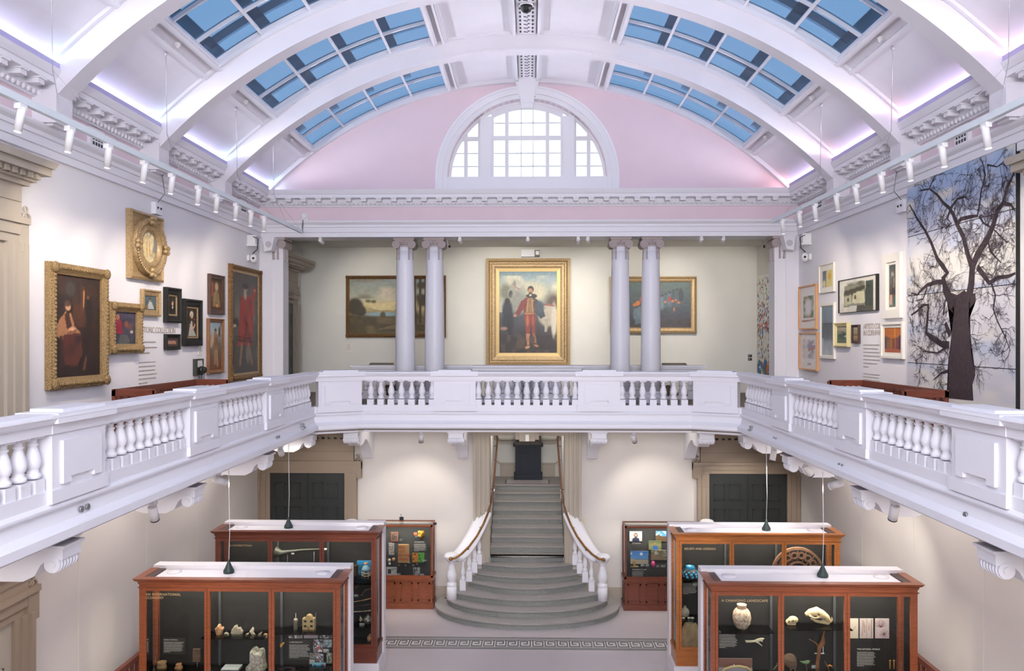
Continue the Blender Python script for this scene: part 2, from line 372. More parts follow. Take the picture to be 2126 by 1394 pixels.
# plaster seams and skirting on lower walls
for s, nm in ((-1, 'left'), (1, 'right')):
    m_ = MB()
    for yy in (10.9+1.3, 14.4, 16.6): m_.box(min(s*WX, s*(WX-.006)), max(s*WX, s*(WX-.006)), yy, yy+.012, 0, SLAB)
    struct(m_, 'trim_panel_'+nm, offw, 'thin upright joint lines on the lower %s wall' % nm, 'wall trim')
bs = MB()
for a, b_ in ((-6.95, -6.9), (-4.44, -1.4), (1.4, 4.38), (6.9, 6.95)): bs.box(a, b_, YW-.05, YW, 0, .32).box(a, b_, YW-.035, YW, .32, .38)
struct(bs, 'baseboard_back', taupe, 'beige moulded skirting along the lower end wall', 'skirting')
# --- entablature: architrave, frieze, cornice
PATH = [(-WX, Y0-.2), (-WX, YW), (WX, YW), (WX, Y0-.2)]
arch = [(0, 9.41), (.05, 9.41), (.05, 9.52), (.075, 9.53), (.075, 9.65), (.10, 9.66), (.10, 9.72), (.15, 9.76), (.17, 9.79), (.17, 9.82), (0, 9.82)]
struct(MB().sweep(arch, PATH), 'trim_2', plaster, 'white stepped architrave moulding running round the hall below the pink band', 'moulding')
struct(MB().box(-WX, WX, YW+.0, 21.2, 9.41, 9.62).box(-WX, WX, 21.2, 21.28, 9.5, 9.62).box(-WX, WX, YW+.06, 20.75, 9.62, 10.2), 'beam', plaster, 'long white beam carried by the four columns', 'beam')
struct(MB().sweep([(-.25, 9.81), (0, 9.81), (0, 10.24), (-.25, 10.24)], PATH), 'trim_3', pink, 'pink painted band between architrave and bracketed cornice', 'frieze')
corn = [(-.25, 10.19), (0, 10.19), (.05, 10.19), (.05, 10.22), (.11, 10.27), (.11, 10.37), (.33, 10.38), (.33, 10.46), (.35, 10.47), (.38, 10.53), (.40, 10.58), (.30, 10.58), (-.25, 10.56)]
co = struct(MB().sweep(corn, PATH), 'trim_4', plaster, 'white projecting cornice with rows of little brackets under the vault', 'cornice')
mo = MB(); eg = MB()
def modil(x, y, dx, dy):
    if dx: mo.box(min(x, x+dx*.2), max(x, x+dx*.2), y-.065, y+.065, 10.29, 10.375).box(min(x, x+dx*.23), max(x, x+dx*.23), y-.08, y+.08, 10.355, 10.378)
    else: mo.box(x-.065, x+.065, y-.2, y, 10.29, 10.375).box(x-.08, x+.08, y-.23, y, 10.355, 10.378)
k = 0
yy = YW-.42
while yy > 2:
    if min(abs(yy-r) for r in (8.15, 11.25, 14.35, 17.45)) > .28:
        modil(-WX+.1, yy, 1, 0); modil(WX-.1, yy, -1, 0)
    yy -= .387
xx = -6.5
while xx < 6.6: modil(xx, YW-.1, 0, 1); xx += .387
for s in (-1, 1):
    yy = YW-.1
    while yy > 7: eg.ball((s*(WX-.09), yy, 10.255), .035, .035, .05, 6, 4); yy -= .11
xx = -6.85
while xx < 6.9: eg.ball((xx, YW-.09, 10.255), .035, .035, .05, 6, 4); xx += .11
build(mo, 'bracket_row', plaster, co); build(eg, 'egg_moulding', plaster, co)
for s, nm in ((-1, 'left'), (1, 'right')):
    a, b_ = sorted((s*6.60, s*6.575))
    struct(MB().box(a, b_, Y0, 20.1, 10.575, 10.67), 'light_trough', mat('trough_lilac', 'b5b0dc', .5), 'lilac edge of the light trough on top of the %s cornice' % nm, 'light trough')
# --- end lunette wall
def arcz(x, r=VR): return VC+math.sqrt(r*r-x*x)
LZ = 10.91
def holez(x, r=2.06): return LZ+math.sqrt(max(0, r*r-x*x))
m_ = MB(); xs = [(-6.95+13.9*i/90) for i in range(91)]; xs = sorted(set([round(q, 4) for q in xs]+[-2.06, 2.06]))
for a, b_ in zip(xs, xs[1:]):
    mid = (a+b_)/2
    za, zb = (10.2, 10.2) if abs(mid) > 2.06 else (holez(a), holez(b_))
    ta, tb = arcz(a)+.03, arcz(b_)+.03
    m_.add([(a, YW, za), (b_, YW, zb), (b_, YW, tb), (a, YW, ta), (a, YW+.35, za), (b_, YW+.35, zb), (b_, YW+.35, tb), (a, YW+.35, ta)],
           [(0, 1, 2, 3), (7, 6, 5, 4), (0, 4, 5, 1), (3, 2, 6, 7)])
m_.box(-2.06, 2.06, YW, YW+.35, 10.2, 10.95)
struct(m_, 'wall_end_lunette', pink, 'pink arched end wall around the half round window', 'wall')
def ring(mb, cz, r0, r1, y0, y1, a0=0, a1=180, n=48, cx=0):
    vs = []; fs = []
    for i in range(n+1):
        a = math.radians(a0+(a1-a0)*i/n)
        vs += [(cx+r0*math.cos(a), y0, cz+r0*math.sin(a)), (cx+r1*math.cos(a), y0, cz+r1*math.sin(a)), (cx+r1*math.cos(a), y1, cz+r1*math.sin(a)), (cx+r0*math.cos(a), y1, cz+r0*math.sin(a))]
    for i in range(n):
        for j in range(4): fs.append((4*i+j, 4*i+(j+1) % 4, 4*i+4+(j+1) % 4, 4*i+4+j))
    fs += [(0, 1, 2, 3), (4*n+3, 4*n+2, 4*n+1, 4*n)]
    return mb.add(vs, fs)
m_ = MB(); ring(m_, LZ, 2.06, 2.17, YW-.06, YW+.35); ring(m_, LZ, 2.17, 2.33, YW-.12, YW); ring(m_, LZ, 2.31, 2.36, YW-.15, YW)
for s in (-1, 1):
    for a, b_, d in ((2.06, 2.17, .06), (2.17, 2.33, .12), (2.31, 2.36, .15)): m_.box(min(s*a, s*b_), max(s*a, s*b_), YW-d, YW, 10.5, LZ)
m_.box(-2.06, 2.06, YW-.03, YW+.3, 10.5, 10.96)
t_ = struct(m_, 'trim_5', plaster, 'white moulded arch surround of the half round window', 'window surround')
build(MB().prism([(-.16, 12.8), (.16, 12.8), (.24, 13.46), (-.24, 13.46)], YW-.3, YW, 'y').prism([(-.21, 12.98), (.21, 12.98), (.3, 13.36), (-.3, 13.36)], YW-.2, YW, 'y').box(-.14, .14, YW-.22, YW, 12.72, 12.8), 'keystone', plaster, t_)
# window frame
wf = MB(); wy0, wy1 = YW+.2, YW+.28
def vbar(x, w_, z0=10.96, r=2.06, ya=wy0, yb=wy1):
    t0 = LZ+math.sqrt(max(0, r*r-(abs(x)+w_/2)**2)); wf.box(x-w_/2, x+w_/2, ya, yb, z0, max(t0-.03, z0+.02))
def hbar(z, w_, x0, x1, ya=wy0+.006, yb=wy1-.006):
    r = math.sqrt(max(0, 2.06**2-(z-LZ)**2)); x0 = max(x0, -r); x1 = min(x1, r)
    if x1 > x0: wf.box(x0, x1, ya, yb, z-w_/2, z+w_/2)
for s in (-1, 1):
    vbar(s*1.075, .29, ya=YW+.05, yb=YW+.33); vbar(s*.53, .09); vbar(s*.9, .06); vbar(s*1.25, .06); vbar(s*1.6, .09)
    a, b_ = sorted((s*1.22, s*2.05)); hbar(12.0, .1, a, b_)
    for z in (11.28, 11.62): hbar(z, .025, a, b_, YW+.225, YW+.255)
    vbar(s*.155, .022, r=1.88, ya=YW+.22, yb=YW+.26)
hbar(12.02, .1, -.93, .93); hbar(10.98, .05, -2.06, 2.06)
for z in (11.28, 11.62, 12.41): hbar(z, .022, -.93, .93, YW+.22, YW+.26)
ring(wf, LZ, 1.86, 2.055, wy0+.012, wy1-.012, 62, 118, 24); ring(wf, LZ, 1.99, 2.056, wy0-.01, wy1+.01, 0, 180, 48)
W1 = tag(build(wf, 'window_1', plaster), 'half round white framed window of many panes high in the pink end wall', 'window', kind='structure')
gl = MB(); vs = [(0, YW+.24, LZ)]
vs = [(2.06*math.cos(PI*i/40), YW+.24, LZ+2.06*math.sin(PI*i/40)) for i in range(41)]; gl.add(vs, [tuple(range(41))]); build(gl, 'glass', win_g, W1)
# --- vault
def sheet(mb, r, a0, a1, y0, y1, mirror, n=14):
    vs = []; fs = []
    for i in range(n+1):
        a = math.radians(a0+(a1-a0)*i/n); vs += [(r*math.sin(a)*mirror, y0, VC+r*math.cos(a)), (r*math.sin(a)*mirror, y1, VC+r*math.cos(a))]
    for i in range(n): fs.append((2*i, 2*i+1, 2*i+3, 2*i+2))
    mb.add(vs, fs)
def abox(mb, a, w_, r0, r1, y0, y1, mirror=1):
    "straight bar along the hall at one angle of the vault"
    a = math.radians(a)*mirror; ux, uz = math.cos(a), -math.sin(a); rx, rz = math.sin(a), math.cos(a)
    c = [(rx*r0-ux*w_/2, VC+rz*r0-uz*w_/2), (rx*r0+ux*w_/2, VC+rz*r0+uz*w_/2), (rx*r1+ux*w_/2, VC+rz*r1+uz*w_/2), (rx*r1-ux*w_/2, VC+rz*r1-uz*w_/2)]
    mb.prism(c, y0, y1, 'y')
vm = MB(); md = MB(); wn = 2
attic = glassmat('attic_beam', (.74, .78, .82), .0, .5)
A0, A1, AT, AB = 12.4, 35.5, 37.4, 47.2
for bi, (ya, yb) in enumerate(BAYS):
    ya_ = ya+.16; yb_ = yb-(.16 if yb < 20 else .0)
    vm.arcband(VR+.0, VR+.12, -A0, A0, ya, yb)
    for s in (-1, 1):
        vm.arcband(VR, VR+.12, A1, AB, ya, yb, mirror=s)
        vm.arcband(VR, VR+.12, A0, A1, ya, ya_+.06, mirror=s); vm.arcband(VR, VR+.12, A0, A1, yb_-.06, yb, mirror=s)
    if yb < 8: det = False
    else: det = True
    for s in (-1, 1):
        if det:
            for a, w_, d in ((1.95, .07, .05), (1.6, .06, .09), (10.7, .07, .05), (11.1, .05, .09), (12.0, .05, .06), (12.3, .06, .1), (35.7, .06, .10), (36.0, .05, .06), (37.4, .07, .07), (37.7, .05, .04)):
                abox(md, a, w_, VR-d, VR+.01, ya_, yb_, s)
            for yy, w_ in ((ya_, .07), (yb_-.07, .07)):
                md.arcband(VR-.05, VR+.01, 1.9, 11, yy, yy+w_, mirror=s); md.arcband(VR-.05, VR+.01, A0, AB-2, yy, yy+w_, mirror=s)
        wm = MB()
        y_a, y_b = ya_+.05, yb_-.05
        for j in range(5):
            a = A0+(A1-A0)*j/4; abox(wm, a, .045 if 0 < j < 4 else .08, VR+.0 if 0 < j < 4 else VR-.03, VR+.13, y_a, y_b, s)
        for q in range(4):
            yy = y_a+(y_b-y_a)*q/3; wm.arcband(VR+.045, VR+.125, A0, A1, yy-.02, yy+.02, mirror=s)
        W = tag(build(wm, 'window_%d' % wn, plaster), 'curved roof light of twelve blue panes, %s side, bay %s' % ('left' if s < 0 else 'right',
            {7: 'next to the pink end wall', 6: 'second from the end wall', 5: 'third from the end wall', 4: 'fourth from the end wall'}.get(bi, 'above the viewer %d' % (4-bi))), 'roof light', kind='structure'); wn += 1
        pm = MB(); sheet(pm, VR+.1, A0, A1, y_a, y_b, s)
        if s < 0: pm.f = [f[::-1] for f in pm.f]
        build(pm, 'pane', sky_g, W, fix=False)
        if det:
            om = MB()
            for j in range(5): abox(om, A0+(A1-A0)*j/4-.2, .24, VR+.55, VR+.6, ya, yb, s)
            om.arcband(VR+.56, VR+.6, A0, A1, ya, ya+.28, mirror=s); build(om, 'outer_beam', attic, W)
struct(vm, 'ceiling', ceilm, 'white barrel vaulted ceiling of the hall', 'ceiling')
struct(md, 'ceiling_moulding', plaster, 'white panel mouldings on the vault', 'moulding')
for i, r in enumerate(RIBS):
    rm = MB().arcband(RR, VR+.05, -AB-2.5, AB+2.5, r-.155, r+.155).arcband(RR-.015, RR+.03, -AB-2, AB+2, r-.17, r+.17)
    for s in (-1, 1):   # feet
        rm.box(min(s*6.60, s*6.98), max(s*6.60, s*6.98), r-.2, r+.2, 9.83, 10.3).box(min(s*6.68, s*6.98), max(s*6.68, s*6.98), r-.14, r+.14, 9.80, 9.9)
    struct(rm, 'ceiling_rib', ceilm, 'white arched rib of the vault, %s' % ['above the viewer', 'just in front of the viewer', 'nearest one in view', 'second one before the large roof lights', 'third from the pink end wall', 'nearest the pink end wall'][i], 'ceiling rib')
er = MB().arcband(9.40, VR+.03, -AB, AB, YW-.14, YW)
struct(er, 'trim_6', ceilm, 'narrow white arch edging the pink end wall', 'moulding')
vg = MB(); vd = MB()
for ya, yb in BAYS[3:]:
    vg.box(-.2, .2, ya+.16, yb-.16, VC+VR-.06, VC+VR+.02)
    yy = ya+.3
    while yy < yb-.4:
        zz = VC+VR-.062
        for x0, x1, a, b_ in ((-.15, -.11, .03, .13), (.11, .15, .03, .13), (-.06, -.01, .07, .11), (.02, .07, .03, .07), (-.01, .03, .10, .13)): vd.box(x0, x1, yy+a, yy+b_, zz-.003, zz+.01)
        vg.box(-.17, .17, yy+.17, yy+.185, zz-.012, zz+.01); yy += .2
v_ = struct(vg, 'vent_strip', plaster, 'pierced white ventilation strip along the crown of the vault', 'vent'); build(vd, 'grille_hole', blackp, v_)
t = thing('dome_camera', 'black dome camera on the vent strip at the crown of the vault', 'camera', (0, 15.75, 13.4))
build(MB().lathe([(.02, -.14), (.09, -.11), (.12, -.04), (.12, .0)], (0, 15.75, 13.38)), 'dome', blackp, t); build(MB().lathe([(.14, 0), (.14, .03)], (0, 15.75, 13.37)), 'base', whitep, t)
# ============================================================ GALLERY
PX_ = 4.75; YC = 17.65; YF = 18.2; CX = 3.76
GP = [(-PX_, Y0), (-PX_, YC), (-CX, YF), (CX, YF), (PX_, YC), (PX_, Y0)]
fl = MB().box(-WX, -PX_-.1, Y0, 20.5, SLAB+.05, GF).box(PX_+.1, WX, Y0, 20.5, SLAB+.05, GF)
fl.prism([(-PX_-.1, YC+.1), (-CX, YF+.1), (CX, YF+.1), (PX_+.1, YC+.1), (PX_+.1, 20.5), (-PX_-.1, 20.5)], SLAB+.05, GF, 'z')
fl.box(-RX, RX, 20.5, 21.9, SLAB+.0, GF).box(-RX, -4.6, 21.9, YB, SLAB, GF).box(4.6, RX, 21.9, YB, SLAB, GF).box(-WX, WX, Y0, 1.3, SLAB, GF)
struct(fl, 'floor_gallery', [woodf], 'boarded floor slab of the upper gallery', 'floor')
struct(MB().box(-WX, -PX_-.15, Y0, 20.5, SLAB, SLAB+.05).box(PX_+.15, WX, Y0, 20.5, SLAB, SLAB+.05).prism([(-PX_-.15, YC+.15), (-CX, YF+.15), (CX, YF+.15), (PX_+.15, YC+.15), (PX_+.15, 20.5), (-PX_-.15, 20.5)], SLAB, SLAB+.05, 'z'),
       'ceiling_under_gallery', lower, 'plain white underside of the gallery', 'ceiling')
fas = [(-.3, 4.62), (-.14, 4.62), (-.14, 4.69), (-.05, 4.70), (-.05, 4.745), (.12, 4.745), (.12, 4.835), (.09, 4.845), (.03, 4.90), (.0, 5.0), (.0, 5.035), (.03, 5.04), (.05, 5.065), (.05, 5.085), (.02, 5.12), (-.3, 5.12)]
struct(MB().sweep(fas, GP, side=1), 'trim_7', balm, 'deep white moulded edge of the gallery below the balustrade', 'gallery edge')
BAL = [(.055, 0), (.055, .0)]
bal_prof = [(.05, .14), (.062, .15), (.066, .17), (.06, .19), (.045, .2), (.05, .215), (.043, .23), (.058, .25), (.067, .29), (.066, .325), (.055, .38), (.041, .43), (.034, .46), (.045, .47), (.045, .485), (.033, .49), (.033, .52), (.05, .545), (.056, .56)]
BH = .575
BH = .567
def bal_mb(k=1.14):
    m_ = MB().box(-.066, .066, -.066, .066, 0, .13).lathe(bal_prof, seg=16).box(-.066, .066, -.066, .066, .535, BH)
    m_.v = [(a*k, b_*k, c) for a, b_, c in m_.v]; return m_
bal_me = bpy.data.meshes.new('baluster'); bm_ = bal_mb(); bal_me.from_pydata(bm_.v, [], bm_.f); bal_me.polygons.foreach_set('use_smooth', bm_.sm); bal_me.materials.append(balm); bal_me.update()
def baluster(parent, x, y, z, rz=0, sc=1, sz=1):
    o = bpy.data.objects.new('baluster', bal_me); link(o, parent)
    org = ORG[parent.name]; o.location = (x-org[0], y-org[1], z-org[2]); o.rotation_euler = (0, 0, rz); o.scale = (sc, sc, sz); return o
cap = [(.09, 5.925), (.05, 5.915), (.05, 5.82), (-.18, 5.82), (-.18, 5.915), (-.22, 5.925), (-.24, 5.95), (-.27, 5.97), (-.28, 6.0), (-.22, 6.03), (.10, 6.03), (.14, 6.015), (.145, 5.99), (.12, 5.965), (.11, 5.945)]
pli = [(.01, 5.12), (.01, 5.253), (-.19, 5.253), (-.19, 5.12)]
CLB = -.085                                                  # centre line of balusters behind the face
def run(label, i0, i1, piers, groups):
    mid = ((GP[i0][0]+GP[i1][0])/2, (GP[i0][1]+GP[i1][1])/2, GF)
    t = thing('gallery_balustrade', label, 'balustrade', mid)
    build(MB().sweep(cap, GP, i0, i1), 'coping', balm, t); build(MB().sweep(pli, GP, i0, i1), 'plinth', balm, t)
    for (p, q) in piers:
        P_ = Vector(p); Q = Vector(q); d = (Q-P_).normalized(); nrm = Vector((d.y, -d.x)); L = (Q-P_).length; m_ = MB()
        def bx(a0, a1, o0, o1, z0, z1, mb=m_):
            c = [P_+d*a0+nrm*o0, P_+d*a1+nrm*o0, P_+d*a1+nrm*o1, P_+d*a0+nrm*o1]
            mb.prism([(v.x, v.y) for v in c], z0, z1, 'z')
        bx(0, L, .04, -.22, 5.12, 5.83); bx(-.02, L+.02, .06, -.24, 5.82, 5.92); bx(-.03, L+.03, .06, -.24, 5.12, 5.255); bx(-.06, L+.06, .14, -.3, 5.93, 6.035)
        bx(.1, L-.1, .09, -.25, 6.035, 6.065)
        pr = build(m_, 'pier', balm, t)
        a0, a1 = L*.14, L*.86; e = (a1-a0)*.2; pts = [(a0, 5.30), (a0+e, 5.30), (a0+e, 5.36), (a1-e, 5.36), (a1-e, 5.30), (a1, 5.30), (a1, 5.74), (a0, 5.74)]
        vs = [(P_.x+d.x*u+nrm.x*o, P_.y+d.y*u+nrm.y*o, z) for o in (.04, .075) for u, z in pts]; n_ = len(pts)
        build(MB().add(vs, [tuple(range(n_)), tuple(range(2*n_-1, n_-1, -1))]+[(k, k+n_, (k+1) % n_+n_, (k+1) % n_) for k in range(n_)]), 'raised_panel', balm, pr)
    for (p, q, cnt) in groups:
        P_ = Vector(p); Q = Vector(q); d = (Q-P_).normalized(); nrm = Vector((d.y, -d.x)); rz = math.atan2(d.y, d.x)
        for k in range(cnt):
            c = P_+(Q-P_)*(k+.5)/cnt+nrm*CLB; baluster(t, c.x, c.y, 5.253, rz)
    return t
PR = [(4.6, 5.6), (7.85, 8.85), (11.08, 12.1), (14.33, 15.33)]
lp = [((-PX_, a), (-PX_, b_)) for a, b_ in PR]; lg = [((-PX_, a), (-PX_, b_), 10) for a, b_ in ((5.6, 7.85), (8.85, 11.08), (12.1, 14.33), (15.33, 17.5))]
run('white gallery balustrade along the left side', 0, 1, lp, lg)
rp = [((PX_, b_), (PX_, a)) for a, b_ in PR]; rg = [((PX_, b_), (PX_, a), 10) for a, b_ in ((5.6, 7.85), (8.85, 11.08), (12.1, 14.33), (15.33, 17.5))]
run('white gallery balustrade along the right side', 4, 5, rp, rg)
d45 = (Vector((-CX, YF))-Vector((-PX_, YC)))
c0 = Vector((-PX_, YC))+d45*.08; c1 = Vector((-PX_, YC))+d45*.96
fp = [((c0.x, c0.y), (c1.x, c1.y)), ((-2.13, YF), (-1.17, YF)), ((1.17, YF), (2.13, YF)), ((-c1.x, c1.y), (-c0.x, c0.y))]
fg = [((-3.72, YF), (-2.06, YF), 7), ((-1.22, YF), (1.22, YF), 11), ((2.06, YF), (3.72, YF), 7)]
run('white gallery balustrade across the far end above the staircase', 1, 4, fp, fg)
# inner parapets round the stair well
t = thing('stairwell_parapet', 'short white balustrade between the two pairs of columns under the large portrait', 'balustrade', (0, 20.75, GF))
build(MB().box(-1.4, 1.4, 20.65, 20.9, GF, 5.2), 'plinth', balm, t)
build(MB().box(-1.42, 1.42, 20.62, 20.93, 5.95, 6.03).box(-1.46, 1.46, 20.56, 20.99, 6.03, 6.08).box(-1.38, 1.38, 20.66, 20.9, 5.82, 5.95), 'coping', balm, t)
for s in (-1, 1): build(MB().box(min(s*1.2, s*1.4), max(s*1.2, s*1.4), 20.66, 20.9, 5.2, 5.82), 'pier', balm, t)
for k in range(11): baluster(t, -1.15+2.3*(k+.5)/11, 20.78, 5.2, 0, 1, 1.09)
t = thing('stairwell_parapet', 'long low white balustrade behind the columns around the stair well', 'balustrade', (0, 21.95, GF))
build(MB().box(-4.75, 4.75, 21.85, 22.05, GF, 5.2), 'plinth', balm, t)
build(MB().box(-4.75, 4.75, 21.86, 22.04, 5.82, 5.95).box(-4.82, 4.82, 21.78, 22.1, 5.95, 6.0).box(-4.87, 4.87, 21.74, 22.14, 6.0, 6.05), 'coping', balm, t)
for k in range(38): baluster(t, -4.6+9.2*(k+.5)/38, 21.95, 5.2, 0, 1, 1.09)
for s, nm in ((-1, 'left'), (1, 'right')):
    m_ = MB().box(-.22, .22, 21.85, 22.05, 6.05, 6.06).prism([(21.82, 6.05), (22.08, 6.05), (22.08, 6.11)], -.33, .33, 'x')
    m_.v = [(v[0]+s*4.05, v[1], v[2]) for v in m_.v]
    tag(build(m_, 'reading_stand', mat('stand_grey', '9a9284', .6), origin=(s*4.05, 21.95, 6.05)), 'slim sloping label stand on the %s end of the long stair well balustrade' % nm, 'label stand')
# --- columns
def volute(mb, cx, y0, y1, cz, r):
    mb.lathe([(r, y0), (r*.93, (y0+y1)/2-.0), (r, y1)], (cx, 0, cz), 20, 'y', False)
    for k, rr in enumerate((.82, .55, .28)):
        for yy, sg in ((y0, -1), (y1, 1)): ring_(mb, cx, cz, r*rr, r*(rr-.13), yy, yy+sg*.012)
def ring_(mb, cx, cz, ro, ri, ya, yb, n=18):
    vs = []; fs = []
    for i in range(n):
        a = 2*PI*i/n
        for r, y in ((ro, ya), (ro, yb), (ri, yb), (ri, ya)): vs.append((cx+r*math.cos(a), y, cz+r*math.sin(a)))
    for i in range(n):
        for j in range(4): fs.append((4*i+j, 4*i+(j+1) % 4, (4*((i+1) % n))+(j+1) % 4, (4*((i+1) % n))+j))
    mb.add(vs, fs)
def husk(mb, x, y, zt, L=.36):
    mb.lathe([(.02, -L), (.03, -L+.01), (.026, -L+.03), (.022, -L*.55), (.03, -L*.5), (.018, -L*.47), (.016, -L*.28), (.026, -L*.24), (.015, -L*.2), (.012, 0)], (x, y, zt), 8)
CY = 20.85
def column(x, label):
    t = thing('ionic_column', label, 'column', (x, CY, GF))
    build(MB().box(x-.33, x+.33, CY-.33, CY+.33, GF, GF+.1).lathe([(.33, .1), (.345, .14), (.33, .18), (.29, .19), (.285, .22), (.3, .25), (.29, .28), (.265, .29)], (x, CY, GF), 28), 'base', balm, t)
    pr = [(.252, .28), (.258, 1.0), (.254, 1.9), (.243, 2.8), (.225, 3.6), (.213, 3.95)]
    build(MB().lathe(pr, (x, CY, GF), 36).lathe([(.213, 3.94), (.205, 3.95), (.20, 4.2)], (x, CY, GF), 36), 'shaft', balm, t)
    m_ = MB().box(x-.27, x+.27, CY-.25, CY+.25, 9.35, 9.41).box(x-.24, x+.24, CY-.22, CY+.22, 9.31, 9.35)
    m_.lathe([(.2, 9.17), (.215, 9.19), (.2, 9.205), (.23, 9.26), (.25, 9.31)], (x, CY, 0), 24)
    for s in (-1, 1): volute(m_, x+s*.205, CY-.24, CY+.24, 9.235, .105)
    m_.ball((x, CY-.24, 9.33), .035, .03, .05, 8, 6)
    for k in range(5): m_.ball((x-.08+.04*k, CY-.22, 9.25), .02, .03, .04, 8, 5)
    c = build(m_, 'capital', capm, t); h = MB()
    for a in (-125, -55, -20, -160, 55, 125): husk(h, x+.21*math.cos(math.radians(a)), CY+.21*math.sin(math.radians(a)), 9.2)
    build(h, 'husk_drop', capm, c)
for x, lb in ((-3.21, 'white round column, outer one of the left pair, in front of the landscape'), (-2.43, 'white round column, inner one of the left pair'), (2.43, 'white round column, inner one of the right pair'), (3.23, 'white round column, outer one of the right pair')): column(x, lb)
for s, nm in ((-1, 'left'), (1, 'right')):
    x0, x1 = sorted((s*6.34, s*6.95)); cx = s*6.5
    t = thing('pilaster', 'white square pilaster with scrolled capital at the far %s corner' % nm, 'pilaster', (s*6.62, 20.8, GF))
    build(MB().box(x0, x1, 20.52, 20.98, GF, 9.41).box(*sorted((s*6.62, s*6.95)), 20.49, 20.98, GF, 9.41).box(min(x0, x1)-.03*(s > 0), max(x0, x1)+.03*(s < 0), 20.47, 21.02, GF, GF+.3), 'shaft', balm, t)
    m_ = MB().box(*sorted((s*6.27, s*6.62)), 20.42, 21.05, 9.34, 9.41); volute(m_, s*6.36, 20.44, 21.02, 9.23, .11); m_.box(*sorted((s*6.36, s*6.62)), 20.46, 21.0, 9.2, 9.34)
    volute(m_, s*6.6, 20.46, 20.6, 9.25, .07)
    husk(m_, s*6.47, 20.5, 9.2, .36); husk(m_, s*6.33, 20.6, 9.18, .4); husk(m_, s*6.33, 20.85, 9.18, .4); husk(m_, s*6.58, 20.5, 9.2, .36)
    build(m_, 'capital', capm, t)
# --- console brackets under the gallery
def bracket_mb():
    "local: u=0 front, runs back along +y to the wall, top at z=0"
    w_ = .17
    poly = [(0, 0), (0, -.13), (.17, -.16), (.24, -.22), (.30, -.33), (.42, -.39), (.75, -.39), (.85, -.36), (.98, -.3), (1.2, -.34), (1.5, -.5), (1.8, -.75), (1.95, -.9), (2.08, -.93), (2.08, 0)]
    m_ = MB().prism(poly, -w_*.8, w_*.8, 'x').box(-w_, w_, -.02, .22, -.15, 0).box(-w_*1.15, w_*1.15, -.05, 2.08, -.03, 0)
    m_.lathe([(.085, -w_*1.05), (.085, w_*1.05)], (0, .09, -.20), 18, 'x', False)
    for k in range(6): m_.lathe([(.095, -.012), (.095, .012)], (-w_*.8+.054*k+.0, .09, -.20), 16, 'x')
    m_.lathe([(.04, -w_*1.15), (.04, w_*1.15)], (0, .09, -.20), 12, 'x', False)
    return m_
B0 = build(bracket_mb(), 'console_bracket', balm)
first = True
def bracket(x, y, rz, label, sy=1):
    global first
    o = B0 if first else B0.copy()
    if not first: COL.objects.link(o)
    first = False
    o.location = (x, y, SLAB-.003); o.rotation_euler = (0, 0, rz); o.scale = (1, sy, 1); tag(o, label, 'bracket', 'console brackets under the gallery'); return o
od = {0: 'nearest', 1: 'second', 2: 'third', 3: 'fourth'}
for k, yy in enumerate((8.35, 11.62, 14.85, 17.9)):
    bracket(-4.82, yy, PI/2, 'white scrolled bracket under the left gallery, %s from the viewer' % od[k])
    bracket(4.82, yy, -PI/2, 'white scrolled bracket under the right gallery, %s from the viewer' % od[k])
for x, lb in ((-4.1, 'above the left end door'), (-1.65, 'just left of the stair opening'), (1.67, 'just right of the stair opening'), (4.15, 'above the right end door')):
    bracket(x, 18.42, 0, 'white scrolled bracket under the far gallery, '+lb)
